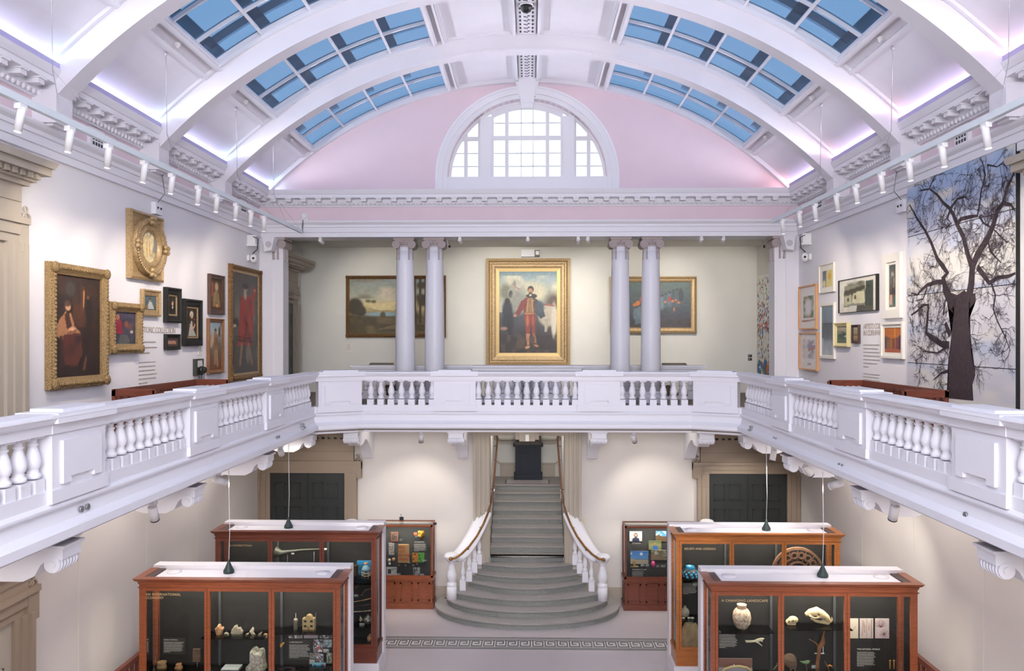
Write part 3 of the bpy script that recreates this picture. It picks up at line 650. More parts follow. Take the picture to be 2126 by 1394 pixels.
# ============================================================ DOORS
def scroll(mb, cx, cz, r, y0, y1, mirror=1):
    pts = []
    for k in range(26):
        a = k/25*2.6*PI; q = r*(1-.78*k/25); pts.append((cx+mirror*q*math.cos(a), (y0+y1)/2, cz+q*math.sin(a)))
    mb.tube(pts, [r*.22]*26, 6)
DN = [1]
def door(loc, rz, w_, h, cw, label, casm, leafm, ent=True, ears=False, fh=.55, letters=None, proj=.3, two=True):
    t = thing('door_%d' % DN[0], label, 'door', loc, rz, local=True); t['kind'] = 'structure'; DN[0] += 1
    L = MB(); hw = w_/2
    L.box(-hw, hw, .0, .05, 0, h); nl = 2 if two else 1
    for s in ((-1, 1) if two else (0,)):
        x0 = -hw if s <= 0 else .0; x1 = 0 if s < 0 else hw
        rows = [.12, .95, 1.55, 2.15, 2.75]; ww = x1-x0; n_ = 2
        for r in range(int(h/.62)):
            z0 = .15+r*.62; z1 = z0+.42
            if z1 > h-.08: break
            for c in range(n_):
                a = x0+.12+(ww-.2)*c/n_; b_ = a+(ww-.2)/n_-.1
                for fa, fb, za, zb in ((a, b_, z0, z0+.025), (a, b_, z1-.025, z1), (a, a+.025, z0, z1), (b_-.025, b_, z0, z1)): L.box(fa, fb, -.022, .0, za, zb)
    if two: L.box(-.012, .012, -.028, 0, 0, h)
    build(L, 'leaf', leafm, t)
    c = MB()
    for s in (-1, 1):
        for a, b_, d in ((0, cw, .05), (cw*.35, cw, .08), (cw*.8, cw+.02, .12)): c.box(*sorted((s*(hw+a), s*(hw+b_))), -d, .06, 0, h)
    e = (.14 if ears is True else ears) if ears else 0
    for a, d in ((0, .05), (cw*.35, .08), (cw*.8, .12)): c.box(-hw-cw-e*(a > 0), hw+cw+e*(a > 0), -d, .06, h+a, h+cw+(.02 if d > .1 else 0))
    if ears:
        for s in (-1, 1): c.box(*sorted((s*(hw+cw*.7), s*(hw+cw+e))), -.09, .06, h-.12, h+cw)
    build(c, 'casing', casm, t)
    if ent:
        z = h+cw; f = MB().box(-hw-cw*.8, hw+cw*.8, -.07, .06, z, z+fh).box(-hw-cw*.7, hw+cw*.7, -.09, .06, z+fh*.5, z+fh*.53)
        build(f, 'frieze', casm, t)
        k = MB(); zz = z+fh; W = hw+cw
        k.box(-W, W, -.14, .06, zz, zz+.06).box(-W-.06, W+.06, -.2*proj/.3, .06, zz+.06, zz+.09)
        k.box(-W-.16, W+.16, -proj-.05, .06, zz+.16, zz+.26).prism([(-W-.16, zz+.26), (-W-.24, zz+.36), (W+.24, zz+.36), (W+.16, zz+.26)], -proj-.1, .06, 'y')
        xx = -W
        while xx < W: k.box(xx, xx+.08, -proj+.02, -.1, zz+.09, zz+.16); xx += .16
        build(k, 'cornice', casm, t)
        s_ = MB()
        for s in (-1, 1):
            scroll(s_, s*(W+.07), z-.02 if not ears else z+.02, .09, -.1, 0, -s); scroll(s_, s*(W+.05), z+.14, .055, -.1, 0, -s)
        build(s_, 'scroll', casm, t)
    if letters:
        build(MB().box(-.75, .75, -.15, -.06, h+.12, h+.42), 'name_board', mat('board_stone', 'b0a094', .6), t)
        text(letters, .17, mat('cut_letters', '77695c', .7), t, (0, -.151, h+.2), align='CENTER')
    return t
door((-5.68, YW-.06, 0), 0, 1.94, 3.31, .30, 'dark panelled double door in the lower end wall, left of the stairs', brownp, doorm, fh=.5, ears=True, proj=.2)
door((5.64, YW-.06, 0), 0, 1.98, 3.33, .28, 'dark panelled double door in the lower end wall, right of the stairs', brownp, doorm, fh=.5, ears=True, proj=.2)
door((-WX+.07, 9.05, GF), PI/2, 2.6, 2.95, .33, 'large beige door surround with cornice at the near left of the gallery', taupe, taupe, fh=.45, ears=.06)
door((WX-.07, 9.05, GF), -PI/2, 2.6, 2.95, .33, 'beige door surround with cornice at the near right of the gallery', taupe, taupe, fh=.45, ears=True)
door((-WX+.07, 9.3, 0), PI/2, 2.4, 3.0, .33, 'beige door surround in the lower left wall', brownp, taupe, fh=.3, ears=True, proj=.2)
door((-RX+.07, 22.4, GF), PI/2, 2.2, 2.7, .34, 'grey green door with heavy beige cornice in the left side of the recess', taupe, mat('grey_door', '5d625f', .5), fh=.6, letters='DE PASS GALLERY', proj=.42)
# stair opening casing
c = MB()
for s in (-1, 1):
    for a, b_, d in ((.98, 1.36, .06), (1.08, 1.36, .1), (1.2, 1.25, .13), (1.32, 1.38, .14)): c.box(*sorted((s*a, s*b_)), YW-d, YW, 1.0, 4.6)
    c.box(*sorted((s*.96, s*1.0)), YW-.02, YW+.42, 1.15, 4.3)
    for k in range(34): c.box(*sorted((s*1.15, s*1.18)), YW-.12, YW-.1, 1.3+k*.09, 1.34+k*.09)
c.box(-.98, .98, YW-.055, YW, 4.28, 4.6).box(-.3, .3, YW-.2, YW, 4.2, 4.6).box(-.2, .2, YW-.24, YW, 4.16, 4.6)
struct(c, 'trim_8', taupe, 'tall beige moulded surround of the stair opening', 'opening surround')
tag(build(MB().box(-.04, .05, YW-.3, YW-.24, 4.17, 4.34), 'motion_sensor', whitep, origin=(0, YW-.27, 4.2)), 'small white sensor over the stair opening', 'sensor')
tag(build(MB().box(1.39, 1.47, YW-.04, YW, 1.95, 2.12).box(1.41, 1.45, YW-.05, YW-.04, 2.03, 2.08), 'wall_switch', cream, origin=(1.43, YW, 2.03)), 'small cream control box on the wall right of the stairs', 'switch')
# ============================================================ STAIRCASE
RI = .168; SY = [18.42+.342*i for i in range(15)]
st_ = thing('staircase', 'grey stone staircase flowing out in curved steps to the hall floor', 'staircase', (0, 20, 0))
spec = [(2.30, 19.85), (2.04, 19.95), (1.76, 19.62), (1.51, 20.02), (1.34, 20.16), (1.20, 20.42), (1.13, 20.62)]
for i in range(15):
    z0, z1 = 0, RI*(i+1); m_ = MB(); yf = SY[i]
    if i < 7:
        w_, ye = spec[i]; pts = []; N = 28 if i < 2 else 18
        for k in range(N+1):
            a = -PI/2+PI*k/N
            if i < 2: pts.append((w_*math.sin(a), ye-(ye-yf)*math.cos(a)))
            else:
                u = math.sin(a); pts.append((w_*(-1+2*k/N), yf+(ye-yf)*(-1+2*k/N)**2))
        pts2 = [(x*(1-.028/w_), yf+.045+(y-yf)*.995) for x, y in pts]
        back = [(w_, 20.9), (-w_, 20.9)] if i >= 2 else [(w_*.97, 20.45), (-w_*.97, 20.45)]
        if i < 2: back = [(w_*.96, 20.3), (w_*.9, 20.48), (-w_*.9, 20.48), (-w_*.96, 20.3)]
        if i >= 2: back = [(w_, 20.49), (.95, 20.49), (.95, 21.3), (-.95, 21.3), (-.95, 20.49), (-w_, 20.49)]
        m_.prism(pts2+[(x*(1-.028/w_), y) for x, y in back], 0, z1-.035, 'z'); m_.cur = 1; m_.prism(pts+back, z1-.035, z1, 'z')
    else:
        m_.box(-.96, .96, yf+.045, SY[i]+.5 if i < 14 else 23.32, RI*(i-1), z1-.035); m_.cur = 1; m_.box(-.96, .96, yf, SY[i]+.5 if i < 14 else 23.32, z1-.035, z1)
        if i == 14: m_.box(-4.6, 4.6, 23.32, 24.58, RI*15-.1, RI*15)
    build(m_, 'step', [stone, tread_litm], st_)
LZ2 = RI*15
m_ = MB().box(-.62, .62, 23.33, 24.0, LZ2, LZ2+.002); m2 = MB()
build(m_, 'landing_inlay', terr, st_)
for a in ((-.66, -.62, 23.33, 24.0), (.62, .66, 23.33, 24.0), (-.66, .66, 23.31, 23.33)): m2.box(*a, LZ2, LZ2+.003)
build(m2, 'inlay_border', dark, st_)
for s in (-1, 1):
    m_ = MB()
    for k in range(14): m_.box(*sorted((s*(1.25+.24*k), s*4.62)), 23.34, 24.5, LZ2+.18*k, LZ2+.18*(k+1))
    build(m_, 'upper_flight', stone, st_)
# rails on the landing wall
dd = MB()
for z, h_, d_ in ((LZ2+1.02, .08, .05), (LZ2+1.12, .04, .08), (LZ2+.38, .04, .04)):
    dd.box(-.85, .85, YB-d_, YB, z, z+h_)
    for s in (-1, 1): dd.add([(s*.85, YB-d_, z), (s*.85, YB, z), (s*.85, YB, z+h_), (s*.85, YB-d_, z+h_), (s*4.5, YB-d_, z+2.3), (s*4.5, YB, z+2.3), (s*4.5, YB, z+2.3+h_), (s*4.5, YB-d_, z+2.3+h_)], [(0, 1, 2, 3), (4, 5, 6, 7), (0, 1, 5, 4), (1, 2, 6, 5), (2, 3, 7, 6), (3, 0, 4, 7)])
dd.box(-.85, .85, YB-.03, YB, LZ2, LZ2+.36)
struct(dd, 'trim_9', taupe, 'beige dado and skirting on the wall behind the landing', 'dado')
t = thing('pedestal', 'dark navy panelled pedestal standing on the stair landing', 'pedestal', (.02, 24.2, LZ2))
build(MB().box(-.41, .45, 23.95, 24.5, LZ2, LZ2+.16).box(-.37, .41, 23.98, 24.5, LZ2+.16, LZ2+1.0), 'body', navy, t)
build(MB().box(-.43, .47, 23.93, 24.5, LZ2+1.0, LZ2+1.05), 'cap', navy, t)
pf = MB()
for a in ((-.24, .28, .3, .33), (-.24, .28, .78, .81), (-.24, -.21, .3, .81), (.25, .28, .3, .81)): pf.box(a[0], a[1], 23.965, 23.98, LZ2+a[2], LZ2+a[3])
build(pf, 'panel_frame', navy, t)
t = thing('bronze_relief', 'dark bronze relief block on top of the navy pedestal', 'sculpture base', (.02, 24.22, LZ2+1.05))
build(MB().box(-.38, .42, 24.02, 24.45, LZ2+1.05, LZ2+1.4).box(-.4, .44, 24.0, 24.47, LZ2+1.05, LZ2+1.09), 'block', mat('bronze_dark', '4a4640', .4, .5, bump=.6, bscale=30), t)
m_ = MB()
for k in range(6): m_.ball((-.3+.13*k, 24.01, LZ2+1.2), .05, .03, .08, 8, 6)
build(m_, 'relief_figure', mat('bronze_dark2', '5a554c', .4, .6), t)
# newels, curved stone balustrade and rail
for s, nm in ((-1, 'left'), (1, 'right')):
    t = thing('stair_balustrade', 'white curving stone balustrade with round newel on the %s side of the stairs' % nm, 'balustrade', (s*1.6, 20, RI))
    nx, ny = s*1.86, 19.62
    build(MB().lathe([(.125, 0), (.125, .3), (.115, .31), (.115, .33), (.12, .36), (.115, .40), (.08, .42), (.09, .45), (.115, .54), (.12, .6), (.1, .7), (.07, .82), (.062, .88), (.085, .9), (.085, .94)], (nx, ny, RI*2), 24), 'newel', balm, t)
    build(MB().lathe([(.12, .94), (.14, .97), (.17, 1.0), (.19, 1.05), (.19, 1.08), (.14, 1.13), (.02, 1.14)], (nx, ny, RI*2), 28), 'newel_cap', balm, t)
    cpts = []; N = 24
    for k in range(N+1):
        u = k/N; x = s*(1.78-.66*u**.75); y = 19.66+.82*u; z = 1.34+.92*u**1.25; cpts.append((x, y, z))
    vs = []; fs = []
    for k, (x, y, z) in enumerate(cpts):
        wi = .15; xo = x+s*.0
        wi = .2
        for dx, dz in ((-wi, -.02), (-wi, .04), (-.09, .085), (.09, .085), (wi, .04), (wi, -.02), (.11, -.09), (-.11, -.09)): vs.append((x+dx, y+(dx*s)*.35, z+dz))
    for k in range(N):
        for j in range(8): fs.append((8*k+j, 8*k+(j+1) % 8, 8*k+8+(j+1) % 8, 8*k+8+j))
    fs += [tuple(range(8)), tuple(8*N+j for j in range(7, -1, -1))]
    build(MB().add(vs, fs, True), 'coping', balm, t)
    for k, (u, i) in enumerate(((.2, 2), (.42, 3), (.63, 4), (.83, 5))):
        x = s*(1.78-.66*u**.75)+s*.02; y = 19.66+.82*u; zb = RI*(i+1); zt = 1.30+.92*u**1.25-.04; H = zt-zb
        m_ = MB().box(x-.072, x+.072, y-.072, y+.072, zb, zb+.26).lathe([(.05, .26), (.062, .29), (.05, .33), (.035, .35), (.055, .39), (.06, .45), (.045, .53), (.03, .6), (.042, .61), (.03, .63), (.05, .70), (.06, H-.12)], (x, y, zb), 14).box(x-.07, x+.07, y-.07, y+.07, zb+H-.14, zb+H)
        build(m_, 'baluster', balm, t)
    pts = [(s*1.86, 19.36, 1.4), (s*1.75, 19.38, 1.42), (s*1.6, 19.47, 1.5), (s*1.42, 19.62, 1.65), (s*1.25, 19.82, 1.85), (s*1.1, 20.05, 2.1), (s*1.0, 20.3, 2.32), (s*.93, 20.6, 2.55), (s*.9, 21.2, 2.85), (s*.89, 22.3, 3.38), (s*.88, 23.1, 3.75), (s*.88, 23.35, 3.84), (s*.9, 23.5, 3.9), (s*.98, 23.6, 3.95), (s*1.1, 23.62, 4.0)]
    h = thing('handrail', 'brass and wood tubular handrail following the %s side of the stairs' % nm, 'handrail', pts[0])
    a = build(MB().tube(pts[:7], .028, 10), 'brass_section', brass, h); build(MB().tube(pts[6:], .028, 10), 'upper_section', bronze, h)
    build(MB().ball(pts[0], .05), 'end_knob', brass, h)
    for p in (pts[3], pts[5], pts[8], pts[10]):
        build(MB().tube([p, (p[0]+s*.03, p[1], p[2]-.09), (p[0]+s*.1, p[1]+.05, p[2]-.1)], .01, 6), 'bracket', blackp, h)
# ============================================================ PICTURES
def rings(mb, w_, h, prof, x0=None, z0=0):
    "picture frame: profile of (inset, depth) steps from the wall edge to the sight edge"
    x0 = -w_/2 if x0 is None else x0; vs = []
    for i, d in prof: vs += [(x0+i, -d, z0+i), (x0+w_-i, -d, z0+i), (x0+w_-i, -d, z0+h-i), (x0+i, -d, z0+h-i)]
    fs = []
    for k in range(len(prof)-1):
        for j in range(4): fs.append((4*k+j, 4*k+(j+1) % 4, 4*k+4+(j+1) % 4, 4*k+4+j))
    return mb.add(vs, fs)
def beads(mb, w_, h, inset, d, r, step, z0=0):
    x0 = -w_/2+inset; x1 = w_/2-inset; a = z0+inset; b_ = z0+h-inset
    n_ = max(2, int((x1-x0)/step)); m_ = max(2, int((b_-a)/step))
    for i in range(n_+1):
        for z in (a, b_): mb.ball((x0+(x1-x0)*i/n_, -d, z), r, r*.7, r, 6, 4)
    for i in range(1, m_):
        for x in (x0, x1): mb.ball((x, -d, a+(b_-a)*i/m_), r, r*.7, r, 6, 4)
def place(side, xl, xr, yt, yb, sheetY=None):
    if side == 'L':
        a = at(xl, yt, X=-WX); b_ = at(xl, yb, X=-WX); c = at(xr, yt, X=-WX); w_ = abs(c[1]-a[1]); return (-WX+.004, (a[1]+c[1])/2, b_[2]), PI/2, w_, a[2]-b_[2]
    if side == 'R':
        a = at(xl, yt, X=WX); b_ = at(xl, yb, X=WX); c = at(xr, yt, X=WX); w_ = abs(c[1]-a[1]); return (WX-.004, (a[1]+c[1])/2, b_[2]), -PI/2, w_, a[2]-b_[2]
    a = at(xl, yt, Y=YB); b_ = at(xr, yb, Y=YB); return ((a[0]+b_[0])/2, YB-.004, b_[2]), 0, b_[0]-a[0], a[2]-b_[2]
def picture(side, box, label, frame, ops, res=2600, seed=1, name='painting', group=None):
    loc, rz, w_, h = place(side, *box); t = thing(name, label, 'painting', loc, rz, group, local=True)
    st, fw, d = frame[:3]; fm = MB(); fw = min(fw, .24*min(w_, h))
    if st == 'carved':
        rings(fm, w_, h, [(0, 0), (0, d*.6), (fw*.1, d*.8), (fw*.3, d), (fw*.55, d), (fw*.75, d*.8), (fw*.85, d*.7), (fw, d*.6), (fw, d*.3)]); beads(fm, w_, h, fw*.42, d, fw*.16, fw*.34); beads(fm, w_, h, fw*.12, d*.8, fw*.09, fw*.25); m = frame[3] if len(frame) > 3 else goldc
        for cx in (-1, 1):
            for z in (fw*.45, h-fw*.45): fm.ball((cx*(w_/2-fw*.45), -d, z), fw*.5, fw*.22, fw*.5, 10, 6)
    elif st == 'plain':
        rings(fm, w_, h, [(0, 0), (0, d), (fw*.25, d*1.1), (fw*.4, d*.8), (fw*.8, d*.7), (fw, d*.55), (fw, d*.3)]); m = frame[3]
    elif st == 'flat':
        rings(fm, w_, h, [(0, 0), (0, d), (fw, d), (fw, d*.3)]); m = frame[3]
    build(fm, 'frame', m, t)
    iw, ih = w_-2*fw, h-2*fw; cy = -d*.35
    if len(frame) > 4:                                   # inner slip or mount
        sw, sm = min(frame[4], .06*min(w_, h)+.02), frame[5]; b_ = MB(); rings(b_, iw, ih, [(0, d*.6), (sw, d*.5), (sw, d*.3)], z0=fw); build(b_, 'slip', sm, t); fw += sw; iw -= 2*sw; ih -= 2*sw
    build(MB().box(-w_/2+.01, w_/2-.01, -d*.28, 0, .01, h-.01), 'backing', dkwood, t)
    canvas(iw, ih, ops, 'canvas', t, -iw/2, cy, fw, res, seed); return t, w_, h, fw
D = 'd'
picture('L', (92, 213, 542, 811), 'tall dark painting of a seated reader in a wide carved gilt frame', ('carved', .17, .12), [
    ('bg', [(0, '2a1f1c'), (.4, '33231c'), (1, '40302a')]), ('n', .25, 9), ('c', '5a3826', 7, .55, .9, (0, .5, 1, 1)), ('r', .03, .72, .9, .97, '3b302c', .5), ('e', .33, .87, .10, .07, '4b4540', .5), ('r', .6, .66, .64, .9, '7a4a2c', .6),
    ('l', [(.62, .7), (.63, .86)], .012, 'c98a50'), ('e', .74, .66, .07, .16, '2a211d', .3), ('e', .72, .8, .035, .02, '7a5238', .3), ('r', .55, .62, .6, .95, '5c4030', .5),
    ('p', [(.02, .47), (.1, .56), (.22, .64), (.34, .63), (.42, .5), (.55, .44), (.52, .3), (.18, .34), (.02, .42)], 'a97552'), ('p', [(.2, .62), (.3, .64), (.36, .5), (.26, .46)], '4c2f24'),
    ('e', .28, .69, .055, .035, 'd39a78', .4), ('e', .27, .72, .06, .03, '5d4438', .4), ('e', .37, .47, .08, .02, 'dca27c', .3), ('p', [(.25, .44), (.45, .47), (.46, .44), (.27, .41)], '8a5a40'),
    ('p', [(.2, .42), (.56, .43), (.6, .22), (.48, .1), (.22, .12), (.14, .3)], '5b3028'), ('c', '3a2420', 8, .4, .8, (.1, .05, .7, .4)), ('p', [(.6, .06), (.66, .06), (.7, .2), (.66, .2)], '7c4c36', .7), ('n', .12, 30)], 5200, 3)
# oval relief frame
loc, rz, w_, h = place('L', 261, 331, 432, 577)
t = thing('painting', 'gilt square frame holding an oval grisaille of embracing figures, highest on the left wall', 'painting', loc, rz, local=True)
fm = MB(); rings(fm, w_, h, [(0, 0), (0, .08), (.04, .1), (.07, .07), (.12, .06)]); fm.box(-w_/2+.1, w_/2-.1, -.06, 0, .1, h-.1); build(fm, 'frame', gold, t)
def oval(mb, cx, cz, a, b_, prof, n_=48):
    vs = []; fs = []
    for q in range(n_):
        g_ = 2*PI*q/n_
        for i, d in prof: vs.append((cx+(a-i)*math.cos(g_), -d, cz+(b_-i)*math.sin(g_)))
    k = len(prof)
    for q in range(n_):
        for j in range(k-1): fs.append((q*k+j, q*k+j+1, ((q+1) % n_)*k+j+1, ((q+1) % n_)*k+j))
    return mb.add(vs, fs, True)
oa, ob = w_*.46, h*.43; om = MB(); oval(om, .02, h/2, oa, ob, [(0, .05), (.0, .12), (.05, .17), (.09, .14), (.12, .1), (.17, .15), (.21, .15), (.24, .08)])
for q in range(60):
    g_ = 2*PI*q/60; om.ball((.02+(oa-.03)*math.cos(g_), -.16, h/2+(ob-.03)*math.sin(g_)), .028, .02, .028, 6, 4)
for dx, dz in ((0, ob-.05), (0, -ob+.05), (oa-.05, 0), (-oa+.05, 0)):
    for k in range(4): om.ball((.02+dx+.06*math.cos(k*PI/2+.6), -.17, h/2+dz+.06*math.sin(k*PI/2+.6)), .06, .05, .05, 8, 6)
build(om, 'oval_moulding', gold, t)
cw, ch = 2*(oa-.22), 2*(ob-.22); nu, nv, img = paint(cw, ch, [('bg', [(0, '8e8c86'), (1, '7f8286')]), ('c', 'c9b183', 6, .5, .7, (.1, .3, .9, .9)), ('e', .5, .5, .22, .3, 'd9c08c', .3), ('e', .3, .62, .12, .25, 'e0ca98', .3), ('e', .68, .66, .12, .22, 'e4d2a4', .3),
    ('e', .35, .86, .07, .05, 'e9d9b0', .3), ('e', .52, .9, .07, .05, 'e9d9b0', .3), ('e', .72, .84, .07, .05, 'e9d9b0', .3), ('e', .3, .2, .2, .12, 'cdb888', .5), ('e', .6, .14, .22, .1, 'd5c498', .5), ('e', .8, .3, .1, .08, 'c9b484', .5), ('l', [(.45, .2), (.42, .6)], .02, 'a78a58'), ('l', [(.6, .25), (.58, .65)], .02, 'a78a58'), ('n', .15, 18)], 1800, 5)
cc = canvas(cw, ch, [('bg', [(0, '8e8c86'), (1, '7f8286')])], 'canvas', t, .02-cw/2, -.07, h/2-ch/2, 1800, 5); bpy.data.objects.remove(cc)
vs = []; fs = []; cols = []; N = 44; M_ = 16
for r in range(M_+1):
    for q in range(N):
        u = .5+.5*(r/M_)*math.cos(2*PI*q/N); v = .5+.5*(r/M_)*math.sin(2*PI*q/N); vs.append((.02+(u-.5)*cw, -.075, h/2+(v-.5)*ch)); cols.append(img[min(nv-1, int(v*(nv-1)+.5)), min(nu-1, int(u*(nu-1)+.5))])
for r in range(M_):
    for q in range(N): fs.append((r*N+q, r*N+(q+1) % N, (r+1)*N+(q+1) % N, (r+1)*N+q))
oc = build(MB().add(vs, fs), 'canvas', vmat('picture_surface'), t, fix=False); ca = oc.data.color_attributes.new('paint', 'FLOAT_COLOR', 'POINT')
ca.data.foreach_set('color', np.array([[*c, 1] for c in cols], np.float32).ravel())
picture('L', (219, 285, 626, 735), 'square painting of people with a red robed figure in a carved gilt frame', ('carved', .16, .12), [('bg', [(0, '3a3a44'), (1, '4a4458')]), ('n', .3, 8), ('p', [(.08, .3), (.12, .75), (.25, .82), (.4, .62), (.42, .3)], '8e2438'), ('e', .2, .84, .08, .09, 'a87058', .4),
    ('e', .58, .62, .09, .1, '8a5038', .5), ('e', .75, .55, .08, .1, '7a4a38', .5), ('p', [(.2, 0), (.3, .28), (.6, .3), (.75, .1), (.7, 0)], '5a5a58'), ('e', .82, .38, .07, .05, 'b8a890', .4), ('n', .2, 20)], 2000, 8)
picture('L', (290, 327, 600, 656), 'small square gilt framed painting of a girl in a white dress', ('plain', .12, .07, gold), [('bg', [(0, '4a4a3c'), (1, '5a7078')]), ('n', .2, 8), ('p', [(.2, .08), (.85, .05), (.62, .6), (.4, .62)], 'b9bcbc'), ('e', .48, .72, .1, .11, 'a98470', .4), ('e', .48, .8, .11, .07, '4a3830', .3), ('e', .2, .2, .14, .12, '8a6a48', .4)], 900, 9)
picture('L', (338, 369, 596, 670), 'dark framed portrait of a man in black with a white collar', ('plain', .14, .08, blackb, .025, gold), [('bg', [(0, '1d1712'), (1, '2c2119')]), ('e', .5, .2, .42, .3, '14110f', .3), ('p', [(.48, .36), (.62, .5), (.66, .4), (.58, .3)], 'd8d0c0'), ('e', .56, .62, .13, .14, 'c99878', .3), ('e', .45, .72, .13, .07, '3a2c20', .4)], 1200, 10)
picture('L', (339, 368, 694, 727), 'tiny painting of figures in a broad black frame', ('plain', .17, .07, blackb, .04, dkwood), [('bg', [(0, 'b07048'), (.35, 'b8865c'), (1, '5e4e58')]), ('r', .2, .3, .3, .8, 'a08898'), ('r', .42, .3, .52, .85, '8a7088'), ('r', .66, .3, .78, .8, 'a890a0'), ('n', .2, 9)], 600, 11)
picture('L', (376, 413, 620, 719), 'dark framed portrait of a young woman in a white bonnet and dress', ('plain', .16, .08, blackb, .025, gold), [('bg', [(0, '2a2018'), (1, '33271e')]), ('p', [(.15, .02), (.95, .02), (.85, .12), (.6, .3), (.55, .55), (.35, .55), (.28, .3)], 'a9a69c'), ('e', .48, .78, .17, .12, 'cfc8b8', .4), ('e', .5, .74, .1, .09, 'c99a7c', .3),
    ('l', [(.4, .68), (.36, .5)], .05, '3a261c'), ('l', [(.4, .3), (.7, .33), (.8, .42)], .05, 'd0a080'), ('e', .74, .62, .05, .04, 'b03828', .4), ('e', .7, .5, .04, .03, 'c86848', .4), ('n', .1, 20)], 2200, 12)
picture('L', (430, 461, 568, 652), 'upper narrow painting of a seated man in a long grey wig', ('plain', .10, .07, dkwood), [('bg', [(0, '4a3020'), (.5, '6a4526'), (1, '40301f')]), ('r', 0, .45, .3, .9, '8a4a26'), ('p', [(.2, .1), (.3, .55), (.5, .65), (.75, .55), (.9, .1)], '8a6f48'), ('e', .55, .76, .16, .14, '9a9484', .4), ('e', .55, .74, .09, .08, 'c08a6a', .3), ('l', [(.55, .62), (.55, .3)], .03, '5a8078'), ('e', .6, .14, .1, .05, 'c88a60', .3), ('n', .15, 15)], 1800, 13)
picture('L', (428, 460, 661, 777), 'lower narrow painting of a standing figure in brown drapery', ('plain', .08, .07, mat('walnut', '80583c', .45, var=.15)), [('bg', [(0, '7a4630'), (.25, '6a5038'), (.55, '6a7260'), (.8, '98a8b0'), (1, '8a9aa4')]), ('c', '5a4a2c', 6, .5, .8, (.4, .7, 1, 1)), ('p', [(.02, .5), (.3, .8), (.4, .6), (.2, .45)], 'b9a080'),
    ('p', [(.35, .45), (.42, .78), (.7, .75), (.72, .42), (.6, .1), (.42, .1)], '8a6048'), ('e', .52, .82, .1, .05, '4a3024', .4), ('e', .52, .8, .06, .035, 'a87458', .3), ('l', [(.5, .4), (.46, .14)], .05, 'a98468'), ('l', [(.62, .4), (.68, .08)], .05, 'b08c70'), ('n', .15, 18)], 2000, 14)
picture('L', (473, 537, 547, 793), 'very tall full length portrait of a person in a long red coat', ('carved', .12, .09, goldd, .05, gold), [('bg', [(0, '453e38'), (.3, '4a4640'), (.6, '5a5850'), (1, '4e4a42')]), ('c', '74705f', 5, .5, .8), ('p', [(.2, .28), (.28, .62), (.32, .76), (.5, .8), (.7, .78), (.82, .62), (.78, .28)], '9a2f24'), ('c', '7a1f1a', 9, .5, .7, (.25, .28, .8, .75)),
    ('e', .5, .86, .09, .035, 'b08468', .3), ('e', .5, .875, .12, .03, '40342c', .4), ('e', .49, .79, .06, .05, 'a8a08c', .4), ('l', [(.2, .33), (.8, .31)], .012, '2a1714'), ('l', [(.2, .36), (.8, .34)], .008, '2a1714'), ('l', [(.55, .6), (.5, .3)], .008, '3a1a16'),
    ('l', [(.8, .62), (.78, .74), (.86, .84)], .07, '9a2f24'), ('e', .87, .85, .04, .012, 'b08468', .3), ('l', [(.36, .28), (.3, .1)], .045, '8a6a50'), ('l', [(.62, .28), (.75, .1)], .045, '8a6a50'), ('e', .14, .5, .1, .05, '2c2824', .4), ('e', .1, .47, .06, .015, 'b8a080', .3), ('n', .12, 25)], 4200, 15)
# right wall
def rp_(box, label, frame, ops, res=1200, seed=1): return picture('R', box, label, frame, ops, res, seed)
wfr = mat('white_frame', 'e9e4dc', .5)
rp_((1662.6, 1698.7, 596, 685), 'pine framed print with a green garden rectangle, upper of the two pine frames', ('flat', .035, .06, pinew), [('bg', [(0, 'e6e0d6'), (1, 'e8e2dc')]), ('r', .2, .24, .82, .78, 'b6bfa4'), ('c', '5f8460', 11, .45, .7, (.2, .24, .82, .78)), ('c', 'c06a50', 15, .75, .85, (.2, .24, .82, .78)), ('e', .5, .5, .18, .2, 'e0d8d8', .6), ('l', [(.12, .17), (.88, .19)], .02, 'a87860')], 2200, 21)
rp_((1663, 1701, 691, 767), 'pine framed pale landscape drawing, lower of the two pine frames', ('flat', .035, .06, pinew), [('bg', [(0, 'e6e0d6'), (1, 'e8e2dc')]), ('r', .15, .28, .85, .82, 'd9d0cc'), ('c', '9a98a0', 8, .5, .8, (.15, .28, .85, .82)), ('p', [(.45, .5), (.85, .56), (.85, .68), (.5, .6)], 'b88470'), ('e', .6, .64, .2, .05, '9a90a8', .5), ('r', .42, .1, .62, .16, 'b8a4a0'), ('n', .08, 20)], 1600, 22)
rp_((1704, 1735, 552, 610), 'small white framed abstract with grey and yellow halves', ('flat', .02, .05, offw), [('bg', [(0, 'e9e4d8'), (1, 'e9e4d8')]), ('r', .18, .18, .45, .78, '777a82'), ('r', .48, .16, .84, .8, 'd6c678'), ('e', .66, .55, .1, .12, 'd9a838', .15), ('e', .3, .3, .12, .13, 'cfc890', .15)], 1000, 23)
rp_((1705.6, 1736, 631, 744), 'tall white framed grey blue seascape abstract', ('flat', .06, .05, wfr, .02, offw), [('bg', [(0, 'a8adb0'), (.25, '9da6ae'), (.35, '6a7076'), (.6, '5f676e'), (.7, '7a8890'), (1, '7f929c')]), ('c', 'b4b8ba', 4, .5, .8, (0, 0, 1, .35)), ('n', .08, 8), ('r', 0, .64, 1, .66, '4c5254')], 1400, 24)
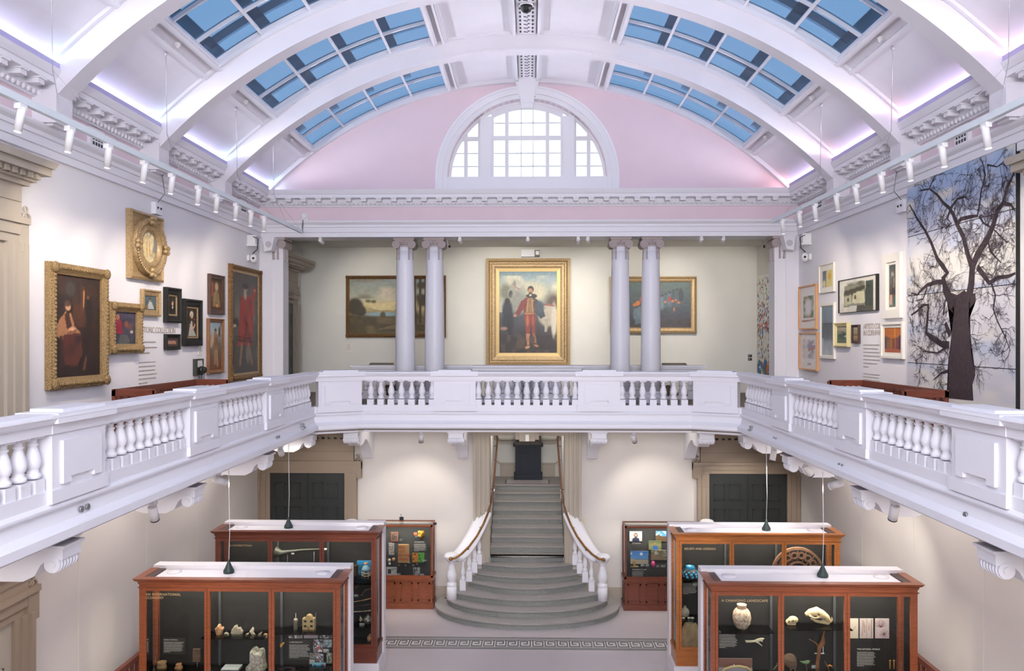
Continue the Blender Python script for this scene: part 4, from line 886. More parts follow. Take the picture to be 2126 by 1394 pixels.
rp_((1745, 1826, 583.6, 651), 'large unframed black, white and green abstract canvas', ('flat', .006, .05, blackb), [('bg', [(0, 'd6d2c4'), (.3, 'dcd8cc'), (1, 'dcd8cc')]), ('p', [(.12, .16), (.14, .82), (.68, .88), (.7, .2)], '8d8c7a'), ('c', '5c5a44', 7, .5, .75, (.12, .5, .7, .9)), ('p', [(.14, .66), (.68, .76), (.68, .64), (.14, .56)], '4c4636'), ('p', [(.34, .26), (.38, .56), (.66, .6), (.68, .24)], 'd2cea8'), ('p', [(.14, .22), (.15, .5), (.32, .52), (.33, .24)], 'b8b698'),
    ('p', [(.4, .38), (.42, .5), (.46, .48), (.45, .37)], '6a4030'), ('e', .24, .38, .03, .06, '5a5446', .3), ('p', [(.68, .12), (.7, .88), (.88, .86), (.88, .1)], '3e4840'), ('p', [(.46, .0), (.48, .2), (.88, .14), (.88, 0)], '55524a'), ('e', .77, .72, .03, .04, '2c302c', .3), ('r', .93, 0, 1, 1, '3a332e'), ('n', .1, 12)], 3600, 25)
rp_((1738, 1767, 671, 720), 'cream framed small green landscape', ('plain', .08, .08, cream), [('bg', [(0, '5d6a5a'), (.5, '4f6a5c'), (.6, '8a8a7a'), (.9, 'a89c8c'), (1, '5a5a60')]), ('c', '3f5648', 7, .5, .7, (0, .2, 1, .7)), ('e', .8, .4, .15, .06, 'b8b0a8', .5), ('n', .15, 12)], 1000, 26)
rp_((1772, 1787, 675, 713), 'very small dark brown framed picture beside the wall text', ('plain', .05, .05, dkwood), [('bg', [(0, '8a7264'), (.35, 'a08860'), (.4, '6a5838'), (.6, '9a9274'), (1, 'a8a48c')]), ('n', .2, 9)], 500, 27)
t, w_, h, fw = rp_((1839, 1876, 531, 662), 'tall double white framed cubist still life, above the orange picture', ('flat', .16, .07, wfr, .05, offw), [('bg', [(0, '5a7068'), (.2, '8a5440'), (.4, '4a4644'), (.6, '5c5c58'), (1, '4c5454')]), ('p', [(.05, .05), (.12, .3), (.4, .3), (.42, .05)], 'c0a090'), ('p', [(.5, .05), (.55, .25), (.9, .28), (.9, .05)], '3f6a5e'), ('e', .55, .62, .12, .18, 'b8b0a8', .15), ('e', .48, .6, .12, .18, '4a4a48', .15), ('p', [(.1, .3), (.5, .5), (.9, .3)], '3b3638'), ('l', [(.3, .4), (.8, .9)], .03, '8a4c38'), ('e', .4, .78, .08, .06, 'a0a8a4', .2)], 1600, 28)
rp_((1834, 1880, 669.6, 743.6), 'white framed orange and purple abstract under the tall still life', ('flat', .05, .06, wfr, .08, offw), [('bg', [(0, 'a85c40'), (.14, 'a85c40'), (.15, '7a5040'), (1, '8a5a3c')]), ('r', .15, .14, .3, .8, '8e6038'), ('r', .33, .14, .45, .8, 'a0683c'), ('r', .5, .14, .58, .8, '7c4a38'), ('r', .62, .13, .66, 1, 'c86a28'), ('r', .7, .14, .85, .6, '7a3c40'), ('r', .86, .1, 1, .7, '4e3c48'), ('r', 0, .16, .12, .62, '4a3a50'), ('e', .5, .85, .48, .27, 'b86a2c', .04), ('r', 0, .7, 1, 1, 'b4662c'), ('r', .6, .6, .65, 1, 'd68a2c'), ('e', .5, .02, .7, .14, 'a85c40', .04)], 2600, 29)
# back wall
picture('B', (719, 926, 573, 701), 'wide landscape painting with clouds, dunes and tall trees, behind the left columns', ('carved', .11, .1, goldd), [('bg', [(0, '4c4024'), (.3, '5e5030'), (.42, 'a8946a'), (.55, 'd9c48e'), (.66, 'a9aa90'), (.8, '98988a'), (1, '87928f')]), ('c', 'c8bca4', 5, .45, .7, (0, .6, 1, 1)), ('c', '7e786a', 6, .55, .8, (0, .65, .7, 1)), ('e', .36, .36, .2, .035, '88a4ac', .3), ('p', [(.2, .5), (.4, .56), (.62, .66), (.62, .42), (.3, .44)], 'd8c690'), ('c', 'a8935c', 10, .55, .75, (.2, .42, .7, .62)),
    ('e', .06, .5, .09, .16, '382f1a', .35), ('e', .12, .42, .06, .1, '3c321c', .35), ('e', .2, .6, .03, .03, '6a6240', .4), ('e', .26, .59, .03, .03, '6a6240', .4), ('e', .36, .34, .03, .07, '5a4a26', .4), ('p', [(0, 0), (0, .34), (.25, .3), (.5, .22), (1, .26), (1, 0)], '4e4224'), ('c', '6e5c38', 9, .4, .7, (0, 0, 1, .3)), ('p', [(.3, .08), (.6, .1), (.68, .2), (.5, .18)], '8a7450', .6),
    ('r', .68, .2, .72, 1, '42321f'), ('r', .75, .2, .775, 1, '3a2c1c'), ('r', .81, .2, .85, 1, '3e2e1e'), ('r', .9, .2, .93, 1, '3a2c1c'), ('c', '453620', 9, .35, .6, (.64, .15, 1, 1)), ('n', .12, 30)], 9000, 31)
t, w_, h, fw = picture('B', (1010, 1183, 538, 760), 'huge gold framed full length portrait of a man in red standing before a grey horse', ('plain', .30, .16, gold, .10, mat('gilt_bright', 'c4a872', .45, .4)), [('bg', [(0, '383232'), (.25, '413c3c'), (.45, '50545a'), (.7, '8a9490'), (.9, '9aa8aa'), (1, '6f8a92')]), ('c', 'c9c6b0', 4, .45, .75, (0, .5, 1, .95)), ('e', .62, .74, .22, .12, 'c6bfa0', .9), ('e', .12, .75, .1, .1, '7a7a66', .7), ('e', .95, .6, .15, .15, '5a4a42', .8), ('r', 0, 0, 1, .22, '3a3433'),
    ('e', .33, .72, .15, .14, 'a3a293', .35), ('e', .3, .84, .10, .06, 'b4b3a3', .35, 20), ('e', .22, .78, .05, .09, '9b9a8c', .35, -25), ('l', [(.26, .9), (.27, .86)], .012, '9a9a8c'), ('l', [(.24, .86), (.3, .8), (.36, .78)], .008, 'a04a40'), ('e', .2, .72, .035, .05, '3c3c3e', .4), ('p', [(.22, .85), (.27, .89), (.3, .84)], '8a8a80'), ('e', .33, .62, .14, .14, '8e8e84', .5), ('e', .85, .46, .17, .13, 'b0a693', .3), ('e', .95, .4, .05, .2, 'c4bba8', .5), ('p', [(.78, .42), (.86, .42), (.83, .26), (.79, .26)], 'a39a88'), ('l', [(.72, .6), (.95, .58)], .012, '8a4438'),
    ('e', .14, .52, .09, .14, '35363c', .4), ('e', .14, .64, .045, .035, '352c2a', .3), ('e', .16, .38, .11, .12, '2f3238', .4), ('l', [(.16, .36), (.18, .24)], .03, '2c2c30'), ('e', .08, .3, .06, .02, '9a7a68', .6), ('c', '4a4a4e', 7, .5, .8, (0, .2, .5, .6)),
    ('p', [(.42, .5), (.44, .68), (.6, .68), (.62, .5)], '7a4038'), ('p', [(.44, .66), (.38, .64), (.28, .48), (.33, .45), (.44, .56)], '7c3c36'), ('e', .275, .46, .03, .018, 'b08870', .3), ('p', [(.6, .69), (.74, .6), (.8, .45), (.72, .42), (.62, .5)], '3d444c'), ('e', .7, .56, .08, .08, '4a525a', .5), ('e', .56, .7, .1, .03, '352c2a', .3),
    ('p', [(.45, .48), (.5, .68), (.58, .68), (.6, .48)], '8c6a4c'), ('e', .545, .78, .055, .045, '2c2422', .25), ('e', .54, .76, .04, .035, 'b48468', .25), ('e', .54, .73, .03, .016, '2e2422', .3), ('e', .54, .71, .02, .012, 'd8d0c4', .3),
    ('p', [(.44, .5), (.61, .5), (.63, .42), (.62, .3), (.615, .21), (.575, .21), (.56, .32), (.535, .37), (.53, .3), (.525, .22), (.47, .22), (.455, .32), (.435, .42)], '8c3e34'), ('e', .49, .4, .025, .07, 'a86a4c', .6), ('e', .585, .4, .015, .06, '9c5a44', .6), ('r', .45, .475, .6, .495, 'a88a5c'), ('l', [(.5, .66), (.48, .5)], .006, 'c0a060'), ('l', [(.57, .66), (.58, .5)], .006, 'c0a060'), ('p', [(.46, .24), (.53, .24), (.52, .1), (.48, .1)], 'b07c5c'), ('p', [(.57, .24), (.62, .24), (.65, .12), (.61, .12)], '9c6850'), ('e', .49, .07, .045, .018, 'b98c66', .3, 20), ('e', .64, .09, .045, .014, 'a87a5a', .3, -20), ('c', '55483e', 12, .5, .8, (0, 0, 1, .22)), ('n', .10, 40)], 12000, 32)
bm2 = MB(); beads(bm2, w_, h, .17, .13, .022, .05); build(bm2, 'bead_ornament', goldc, t)
picture('B', (1266, 1445, 575, 692), 'wide blue evening painting of a procession with orange lanterns, behind the right columns', ('plain', .17, .12, gold), [('bg', [(0, '4a4648'), (.25, '4e5058'), (.5, '566068'), (1, '5f706c')]), ('n', .1, 8), ('p', [(.25, .05), (.3, .3), (.42, .35), (.45, .1)], '66767e')]
    +[('e', .27+.05*k, .3+.035*k, .035, .15, c, .4) for k, c in enumerate(['6c7f8a', '75858e', '5f717c', '8494a0', '6c808c', '8796a0', '6a7c88', '74868e', '5c6a74', '6c7a84', '4f5a60', '59646a', '454c50'])]+
    [('e', .27+.05*k, .46+.035*k, .02, .03, '4c5258', .4) for k in range(12)]+[('e', .26, .5, .03, .04, 'c87848', .3), ('e', .3, .54, .03, .05, 'd88448', .3), ('e', .34, .62, .015, .06, 'b86a58', .3), ('e', .37, .8, .012, .06, 'a85a4c', .3), ('e', .72, .63, .02, .05, 'b84038', .3), ('e', .66, .56, .02, .02, 'd0805c', .3), ('e', .76, .58, .02, .03, 'cc7450', .3), ('e', .8, .6, .015, .02, 'd08860', .3), ('e', .84, .55, .02, .025, 'c87850', .3), ('e', .78, .4, .012, .04, 'c88050', .3), ('p', [(0, 0), (.3, .08), (1, .22), (1, 0)], '514c50'), ('n', .12, 30)], 7000, 33)
# painted tree of four tiers of boards
tl = at(1889, 385, X=WX-.01); bl = at(1889, 826, X=WX-.01); tr = at(2117, 300, X=WX-.01)
TW = tl[1]-tr[1]; TH_ = tl[2]-5.62; TB = 5.62
t = thing('tree_painting', 'floor to cornice painting of a bare pollarded tree against a pale blue sky', 'painting', (WX-.004, (tl[1]+tr[1])/2, TB), -PI/2, local=True)
build(MB().box(-TW/2+.01, TW/2, -.05, 0, 0, TH_), 'backing', blackb, t)
joints = [0, .185, .49, .76, 1.0]
for k in range(4):
    za, zb = joints[k]*TH_+.006, joints[k+1]*TH_-.006; st = [(0, 'c9c8d0'), (.2, 'cfccd2'), (.45, 'd6d4da'), (.62, 'd9d6d0'), (.75, 'c2c5d6'), (.88, 'a9b8d6'), (1, '9db8da')]
    vs_ = [a for a, _ in st]; f0, f1 = joints[k], joints[k+1]
    sub = []
    for q in range(7):
        v = f0+(f1-f0)*q/6; i = max(0, min(len(st)-2, sum(1 for a in vs_ if a <= v)-1)); u = (v-vs_[i])/(vs_[i+1]-vs_[i]); c0_ = lin(st[i][1]); c1_ = lin(st[i+1][1])
        cc_ = [c0_[j]*(1-u)+c1_[j]*u for j in range(3)]; sub.append((q/6, ''.join('%02x' % int(round(255*(12.92*x if x <= .0031308 else 1.055*x**(1/2.4)-.055))) for x in cc_)))
    canvas(TW-.012, zb-za, [('bg', sub), ('c', 'e0dcd4', 5, .5, .9), ('c', 'bcc3d6', 4, .6, .95), ('n', .03, 14)], 'painted_board', t, -TW/2+.004, -.056, za, 1600, 40+k)
def tp(px, py):
    q = at(px, py, X=WX-.06); return ((tl[1]+tr[1])/2-q[1], q[2]-TB)
tm = MB()
def ribbon(pts, w0, w1, y=-.0605):
    n_ = len(pts); vs = []
    for i, p in enumerate(pts):
        a = pts[max(0, i-1)]; b_ = pts[min(n_-1, i+1)]; dx, dz = b_[0]-a[0], b_[1]-a[1]; L = math.hypot(dx, dz)+1e-9; w_ = (w0+(w1-w0)*i/(n_-1))/2
        vs += [(p[0]-dz/L*w_, y, p[1]+dx/L*w_), (p[0]+dz/L*w_, y, p[1]-dx/L*w_)]
    vs = [(min(max(v[0], -TW/2), TW/2-.01), v[1], min(max(v[2], 0), TH_)) for v in vs]
    tm.add(vs, [(2*i, 2*i+1, 2*i+3, 2*i+2) for i in range(n_-1)])
def zz(q): return (1780+q[0]/2.404, 280+q[1]/2.404)
trunk = [(445, 1315), (455, 1240), (450, 1180), (458, 1100), (470, 1000), (482, 900), (485, 865), (460, 820), (440, 770), (445, 740), (470, 790), (500, 800), (535, 775), (560, 800), (590, 790), (592, 830), (560, 870), (556, 930), (565, 1000), (565, 1060), (580, 1150), (590, 1200), (575, 1250), (580, 1328)]
tpoly = [tp(*zz(q)) for q in trunk]; 
def tri_fill(poly, y):
    me = bmesh.new(); vv = [me.verts.new((p[0], y, max(0, p[1]))) for p in poly]; f_ = me.faces.new(vv); r_ = bmesh.ops.triangulate(me, faces=[f_])
    me.verts.index_update(); tm.add([tuple(v.co) for v in me.verts], [tuple(v.index for v in f.verts) for f in me.faces]); me.free()
tri_fill(tpoly, -.0585)
limbs = [([(475, 860), (440, 780), (430, 715), (450, 690), (430, 660), (400, 620), (370, 540), (340, 480), (300, 420), (262, 350)], 34, 6), ([(435, 735), (400, 735), (350, 750), (320, 775), (300, 800), (270, 790)], 20, 5), ([(460, 1050), (420, 1045), (370, 1010), (345, 990), (350, 930), (355, 850), (330, 850), (300, 880), (270, 900)], 26, 6), ([(465, 1000), (450, 970), (440, 940)], 26, 18),
    ([(560, 800), (570, 740), (575, 660), (600, 600), (650, 520), (680, 450), (700, 380), (730, 340), (750, 260), (790, 180)], 40, 10), ([(572, 660), (550, 590), (530, 510), (500, 450), (480, 400), (465, 370), (430, 340), (400, 300), (360, 270), (310, 280)], 26, 5), ([(490, 450), (520, 420), (560, 410), (600, 405), (610, 350), (620, 280), (640, 200), (625, 130)], 16, 4),
    ([(600, 660), (630, 700), (660, 740), (700, 715), (760, 705), (803, 690)], 22, 8), ([(735, 345), (770, 350), (800, 380)], 14, 6), ([(650, 520), (665, 580), (690, 610), (720, 640)], 10, 4), ([(620, 560), (690, 430), (690, 400)], 10, 6), ([(465, 370), (450, 420), (470, 440), (440, 470)], 12, 4), ([(465, 370), (500, 320), (540, 310), (560, 330)], 12, 3), ([(430, 900), (440, 830), (470, 750)], 10, 4),
    ([(670, 740), (690, 800), (680, 870), (700, 930), (740, 1010), (765, 1080)], 9, 3), ([(455, 1180), (420, 1190), (380, 1225)], 12, 3), ([(610, 405), (630, 440), (680, 470), (750, 540)], 10, 3), ([(450, 1060), (400, 1090), (330, 1080), (310, 1190)], 9, 3), ([(350, 760), (330, 820), (290, 830)], 9, 3), ([(650, 150), (700, 160), (760, 110)], 6, 2), ([(360, 270), (390, 200), (380, 180)], 6, 2)]
rnd = random.Random(5)
TRUNKY = -.0585
def twig(x, z, a, L, w_, depth):
    pts = [(x, z)]; n_ = 4
    for k in range(n_):
        a += rnd.uniform(-.45, .45); x += math.cos(a)*L/n_; z += math.sin(a)*L/n_; pts.append((x, z))
    ribbon(pts, w_, max(.0035, w_*.5), -.0625-rnd.random()*.002)
    if depth > 0:
        for k in range(rnd.choice((2, 3, 3))):
            p = pts[rnd.randint(1, n_)]; twig(p[0], p[1], a+rnd.uniform(-1.1, 1.1), L*rnd.uniform(.5, .75), max(.0035, w_*.6), depth-1)
LK = 0
for pts, w0, w1 in limbs:
    LK += 1
    P2 = [tp(*zz(q)) for q in pts]; sc = 1/2.404/170; k_ = 1.0
    mpp = .0075                                             # metres per photo pixel on this wall
    ribbon(P2, w0/2.404*mpp*1.5, w1/2.404*mpp*1.5, -.0590-.00012*LK)
    for i in range(len(P2)-1):
        (x0, z0), (x1, z1) = P2[i], P2[i+1]; L = math.hypot(x1-x0, z1-z0); base = math.atan2(z1-z0, x1-x0)
        for k in range(max(1, int(L/.075))):
            u = rnd.random(); twig(x0+(x1-x0)*u, z0+(z1-z0)*u, base+rnd.choice((-1, 1))*rnd.uniform(.5, 1.6), rnd.uniform(.18, .42), .010, 3 if w0 < 30 else 2)
for k in range(26):
    p = tpoly[rnd.choice((0, 1, 2, 3, 4, 17, 18, 19, 20, 21))]; twig(p[0], p[1], rnd.uniform(-.6, .6)+(0 if p[0] > tpoly[0][0]+.2 else PI), .25, .008, 2)
build(tm, 'painted_tree', mat('tree_ink', '3c3035', .7, var=.25, vscale=14), t, fix=False)
# colourful hanging at the right of the recess
a = at(1571, 575, X=RX-.05); b_ = at(1609, 778, X=RX-.05)
hw_, hz0, hz1 = a[1]-22.9, 5.45, at(1571, 578, X=RX-.05)[2]
t = thing('textile_hanging', 'tall white wall hanging covered in small multicoloured patches beside the far right pilaster', 'wall hanging', (RX-.01, a[1]-hw_/2, hz0), -PI/2, local=True)
pal = ['2f5fb0', 'c8402c', '3c7a40', 'd8702c', '50301f', '1c1c1c', 'e0c050', '5a8ac8', '8a3a2c', '2a4a8a']
canvas(hw_, hz1-hz0, [('bg', [(0, 'd8d8d2'), (1, 'dcdcd6')]), ('dots', 330, pal, .01, .035), ('dots', 120, ['2f5fb0', '50301f', '1c1c1c', 'c8402c'], .01, .04, (0, .45, 1, .75)), ('dots', 60, ['d8602c', '3c7a40', '2f5fb0'], .03, .07, (0, 0, 1, .2))], 'patched_cloth', t, -hw_/2, -.02, 0, 6000, 50, .8)
build(MB().box(-hw_/2-.03, hw_/2+.03, -.03, 0, hz1-hz0, hz1-hz0+.04), 'hanging_rail', whitep, t)
# dark striped print seen through the balusters
t = thing('striped_print', 'dark print with pale zigzag lines on the stair well wall, seen between the balusters', 'picture', (.1, YB-.01, 4.55), 0, local=True)
build(MB().box(-.55, .55, -.03, 0, 0, 1.25), 'board', blackb, t)
zg = MB()
for x0 in (-.35, .0, .34):
    for k in range(9): zg.prism([(x0-.1, .1+.12*k), (x0+.1, .16+.12*k), (x0+.1, .185+.12*k), (x0-.1, .125+.12*k)], -.034, -.03, 'y')
build(zg, 'zigzag_line', offw, t)
for x, lb, nm in ((-4.0, 'left', 0), (3.95, 'right', 1)):
    t = thing('framed_picture', 'small dark brown framed picture low on the stair well wall, %s side' % lb, 'picture', (x, YB-.01, 4.6), 0, local=True)
    fm = MB(); rings(fm, .9, .75, [(0, 0), (0, .06), (.09, .05), (.09, .02)]); build(fm, 'frame', dkwood, t); canvas(.72, .57, [('bg', [(0, '4a3424'), (1, '8a7458')]), ('c', '2c2018', 6, .4, .7)], 'canvas', t, -.36, -.03, .09, 500, 60+nm)
# wall texts
def wall_text(side, box, head, label, rows, seed):
    loc, rz, w_, h = place(side, *box); t = thing('wall_text', label, 'wall text', loc, rz, local=True)
    s_ = .155; y = -.003
    text(head, s_, txtk, t, (-w_/2, y, h-s_), 'heading', spacing=.86, ext=.0005, line=.85); nh = head.count('\n')+1
    z = h-s_*1.0*nh-.16; k = 0
    for n_, pitch in rows:
        q = lines(-w_/2, z, w_, n_, pitch, y, pitch*.2, seed+k); build(q, 'paragraph', txtk, t); z -= n_*pitch+.07; k += 1
wall_text('L', (287, 328, 673, 742), 'HISTORIC COLLECTION', 'lettered wall text headed HISTORIC COLLECTION between the gilt frames', [(3, .1), (6, .075), (5, .075)], 3)
wall_text('R', (1793, 1829, 668, 742), 'ARTISTS COLONIES\nIN CORNWALL', 'lettered wall text headed ARTISTS COLONIES IN CORNWALL beside the orange picture', [(7, .075), (5, .06), (4, .06)], 5)
def card(side, box, label, m=paper, rows=5, tm_=txtk, nm='label_card'):
    loc, rz, w_, h = place(side, *box); t = thing(nm, label, 'label', loc, rz, local=True); build(MB().box(-w_/2, w_/2, -.006, 0, 0, h), 'card', m, t)
    build(lines(-w_/2+.1*w_, h*.88, w_*.8, rows, h*.8/rows, -.006, h*.25/rows, rows), 'print', tm_, t)
card('L', (411.5, 419, 718, 738), 'small white label under the portrait of the woman in a bonnet')
card('L', (461, 466, 718, 737), 'small white label right of the standing brown figure painting')
card('B', (718.5, 730, 714, 731), 'small white label below the wide landscape painting')
card('B', (1553, 1561, 736, 742), 'upper of two small black labels near the right recess corner', blackb, 2, txtw)
card('B', (1553, 1561, 743, 749), 'lower of two small black labels near the right recess corner', blackb, 2, txtw)
# listening post
loc, rz, w_, h = place('L', 400, 415, 746, 780)
t = thing('listening_post', 'dark listening panel with two hanging earpieces on the left gallery wall', 'audio point', loc, rz, local=True)
build(MB().box(-w_/2, w_/2, -.08, 0, 0, h), 'panel', mat('post_grey', '34352f', .5), t); build(lines(-w_/2+.05, h*.9, w_*.75, 9, h*.045, -.08, .012, 4), 'print', txtw, t)
for k, x in enumerate((-.05, .1)):
    e = MB().lathe([(.055, -.03), (.07, -.01), (.07, .02), (.05, .04)], (x, -.13, h*.3), 14, 'y'); e.tube([(x-.04, -.12, h*.3), (x-.05, -.1, h*.1), (x-.03, -.08, -.35), (x-.0, -.06, -.6)], .007, 5); e.tube([(x+.04, -.12, h*.3), (x+.03, -.1, -.1), (x+.01, -.08, -.6)], .007, 5)
    build(e, 'earpiece', blackp, t)
# slatted benches
for s, nm in ((-1, 'left'), (1, 'right')):
    t = thing('slatted_bench', 'dark red wooden bench with slatted back and arms on the %s gallery' % nm, 'bench', (s*6.2, 13.9, GF))
    y0_, y1_ = 12.4, 15.5; xb = s*6.5; xf = s*5.85; H = .86
    build(MB().box(*sorted((xb-.03, xb+.03)), y0_, y1_, GF+H-.11, GF+H).box(*sorted((xb-.02, xb+.02)), y0_, y1_, GF+.42, GF+.5), 'back_rail', mahog_d, t)
    m_ = MB(); yy = y0_+.1
    while yy < y1_-.05: m_.box(*sorted((xb-.015, xb+.015)), yy, yy+.055, GF+.46, GF+H-.05); yy += .115
    build(m_, 'back_slats', mahog_d, t)
    m_ = MB(); xs_ = sorted((xb, xf)); yy = xs_[0]+.02
    while yy < xs_[1]: m_.box(yy, yy+.05, y0_, y1_, GF+.42, GF+.45); yy += .08
    build(m_, 'seat', mahog_d, t)
    for ye in (y0_, y1_-.05):
        m_ = MB().box(*xs_, ye, ye+.05, GF+H-.11, GF+H-.0).box(*xs_, ye, ye+.04, GF+.3, GF+.36); xx = xs_[0]+.05
        while xx < xs_[1]: m_.box(xx, xx+.05, ye+.01, ye+.035, GF+.3, GF+H-.05); xx += .11
        build(m_, 'arm', mahog_d, t)
        for x in (xf, xb): build(MB().box(x-.03, x+.03, ye, ye+.06, GF, GF+H-.02), 'leg', mahog_d, t)
# ============================================================ TRACK LIGHTING AND FITTINGS
def fixture(loc, target, label, nm='spotlight', L=.2, r=.045, lit=True, power=0, ang=45, group=None, col=(1, .87, .70), drop=.10, side=(0, 0), body=whitep, tilt=1.0):
    t = thing(nm, label, 'spotlight', loc, group=group); p = Vector(loc)+Vector((side[0], side[1], -drop)); d = (Vector(target)-p).normalized(); d = (d*tilt+Vector((0, 0, -1))*(1-tilt)).normalized()
    build(MB().box(loc[0]-.035, loc[0]+.035, loc[1]-.06, loc[1]+.06, loc[2]-.06, loc[2]).tube([(loc[0], loc[1], loc[2]-.05), tuple(p)], .015, 8), 'mount', body, t)
    a = p-d*L*.35; b_ = p+d*L*.65
    build(MB().tube([a, a+d*.01, b_], [r*.85, r, r], 16), 'lamp_body', body, t)
    build(MB().tube([b_-d*.004, b_+d*.012], r*1.02, 16), 'rim', body if lit else blackp, t)
    build(MB().tube([b_+d*.012, b_+d*.016], r*.8, 16), 'lens', lampon if lit else blackp, t)
    if power: spot('spot_beam', tuple(b_+d*.05), target, power, ang, col)
    return t
TX = 5.3; TZ = 9.31
for s, nm, yend, xs_ in ((-1, 'left', 18.55, [(43, 222), (145, 270), (225, 307), (300, 343), (357, 370), (412, 395), (450, 407), (490, 428), (521, 443), (548, 455)]), (1, 'right', 17.2, [(2047, 262), (1957, 300), (1888, 330), (1830, 360), (1777, 387), (1737, 403), (1692, 423), (1660, 443), (1625, 455)])):
    t = thing('lighting_track', 'long pale blue white lighting track hung on wires along the %s gallery' % nm, 'lighting track', (s*TX, 10, TZ))
    build(MB().box(*sorted((s*(TX-.03), s*(TX+.03))), 5.2, yend, TZ-.05, TZ+.03).box(*sorted((s*(TX-.012), s*(TX+.012))), 5.2, yend, TZ-.056, TZ-.05), 'rail', mat('track_white', 'dfe6ea', .35), t)
    for yy in (6.5, 9.7, 12.8, 15.9, 18.2)[:5 if s < 0 else 4]:
        hx, hz = s*5.85, VC+math.sqrt(VR**2-5.85**2); m_ = MB()
        m_.tube([(hx, yy, hz), (hx-s*.02, yy, 10.1)], .005, 4); m_.tube([(hx-s*.02, yy, 10.1), (s*TX, max(yy-.7, 5.3), TZ)], .004, 4); m_.tube([(hx-s*.02, yy, 10.1), (s*TX, min(yy+.7, yend), TZ)], .003, 4); m_.ball((hx, yy, hz-.03), .03, .03, .03, 8, 6)
        build(m_, 'suspension_wire', mat('wire_grey', 'b8b6bc', .4), t)
    tg = [(8.9, 7.6), (10.2, 7.2), (11.9, 7.9), (12.0, 7.0), (13.2, 6.9), (14.6, 6.9), (15.4, 6.8), (16.6, 6.9), (17.8, 6.9), (19.4, 7.4)]
    for k, (px, py) in enumerate(xs_):
        q = at(px, py-20, X=s*TX); yy = min(q[1], yend-.1); ty, tz = tg[k] if s < 0 else [(10.0, 7.0), (11.6, 7.4), (12.6, 6.8), (13.4, 7.4), (14.0, 6.8), (15.3, 7.2), (16.4, 7.0), (17.6, 6.9), (19.3, 7.4)][k]
        o = ['first', 'second', 'third', 'fourth', 'fifth', 'sixth', 'seventh', 'eighth', 'ninth', 'tenth'][k]
        fixture((s*TX, yy, TZ-.055), (s*6.9, ty, tz), 'white cylinder spotlight, %s from the viewer on the %s hanging track' % (o, nm), 'track_spotlight', L=.26, r=.042, power=TRACKP, ang=88, group='track spotlights along the %s gallery' % nm, drop=.12, tilt=.35)
# unit and rod at left track end
t = thing('wall_power_box', 'rounded grey box with rod at the end of the left lighting track', 'power box', (-5.76, YW-.05, 9.9))
build(MB().lathe([(.06, 0), (.06, .08)], (-5.76, YW-.11, 9.95), 16, 'y').box(-5.84, -5.68, YW-.05, YW, 9.83, 10.02), 'box', whitep, t)
build(MB().tube([(-5.77, YW-.16, 9.84), (-5.78, YW-.18, 9.52), (-5.3, 18.55, 9.31)], .014, 8), 'rod', metal, t)
# beam spotlights
for x, lb, tg_ in ((675, 'first from the left on the beam', (-4.2, YB, 7.4)), (958, 'second from the left on the beam', (-1.2, YB, 7.6)), (1096, 'third from the left on the beam, over the portrait', (0, YB, 7.8)), (1198, 'fourth from the left on the beam', (.8, YB, 6.8)), (1218, 'fifth from the left on the beam', (2.6, YB, 7.4)), (1448, 'sixth from the left on the beam', (3.4, YB, 7.6)), (1493, 'seventh from the left on the beam', (5.6, YB, 7.6))):
    X_ = at(x, 490, Y=21.0)[0]; fixture((X_, 20.56, 9.415), tg_, 'small white spotlight, '+lb, 'beam_spotlight', L=.15, r=.05, power=BEAMP, ang=75, group='spotlights under the long beam', drop=.09, col=(1, .93, .82))
# spotlights under the galleries
UG = [(318, 1050, -4.95, 'L'), (452, 1000, -5.0, 'L'), (583, 938, -5.0, 'L'), (735, 903, 18.6, 'F'), (875, 903, 18.6, 'F'), (1315, 906, 18.6, 'F'), (1538, 926, 4.95, 'R'), (1606, 955, 4.95, 'R'), (1675, 984, 4.95, 'R'), (1740, 1012, 4.95, 'R'), (1857, 1065, 4.95, 'R'), (2045, 1155, 5.0, 'R')]
UL = ['under the near left gallery', 'glowing, under the left gallery above the front case', 'under the left gallery close to the end door', 'under the far gallery beside the left corner bracket', 'under the far gallery over the left small case', 'under the far gallery over the right small case', 'under the right gallery closest to the end wall', 'under the right gallery, second from the end wall', 'under the right gallery, third from the end wall', 'glowing, under the right gallery above the front case', 'under the right gallery, second from the viewer', 'under the right gallery, nearest the viewer']
UT = [(-5.2, 12.3, 1), (-.3, 19.7, .6), (-5.6, YW, 1.5), (-3.2, YW, 2.2), (-2.9, YW, 1.8), (3.4, YW, 1.8), (5.6, YW, 1.5), (4.5, 16, 2), (6.9, 15, 2), (.3, 19.7, .6), (5.0, 12.3, 1), (6.0, 9, 1)]
for (px, py, q, k), lb, tg_ in zip(UG, UL, UT):
    if k == 'F': X_ = at(px, py, Y=q)[0]; loc = (X_, q, SLAB)
    else: loc = (q, at(px, py, X=q)[1], SLAB)
    fixture(loc, tg_, 'white spotlight '+lb, 'gallery_spotlight', L=.22, r=.06, lit='glowing' in lb, power=UNDERP*(2.6 if 'glowing' in lb else 1), ang=34 if 'glowing' in lb else 80, group='spotlights under the gallery', drop=.14, side=(.0, .0), col=(1, .95, .86))
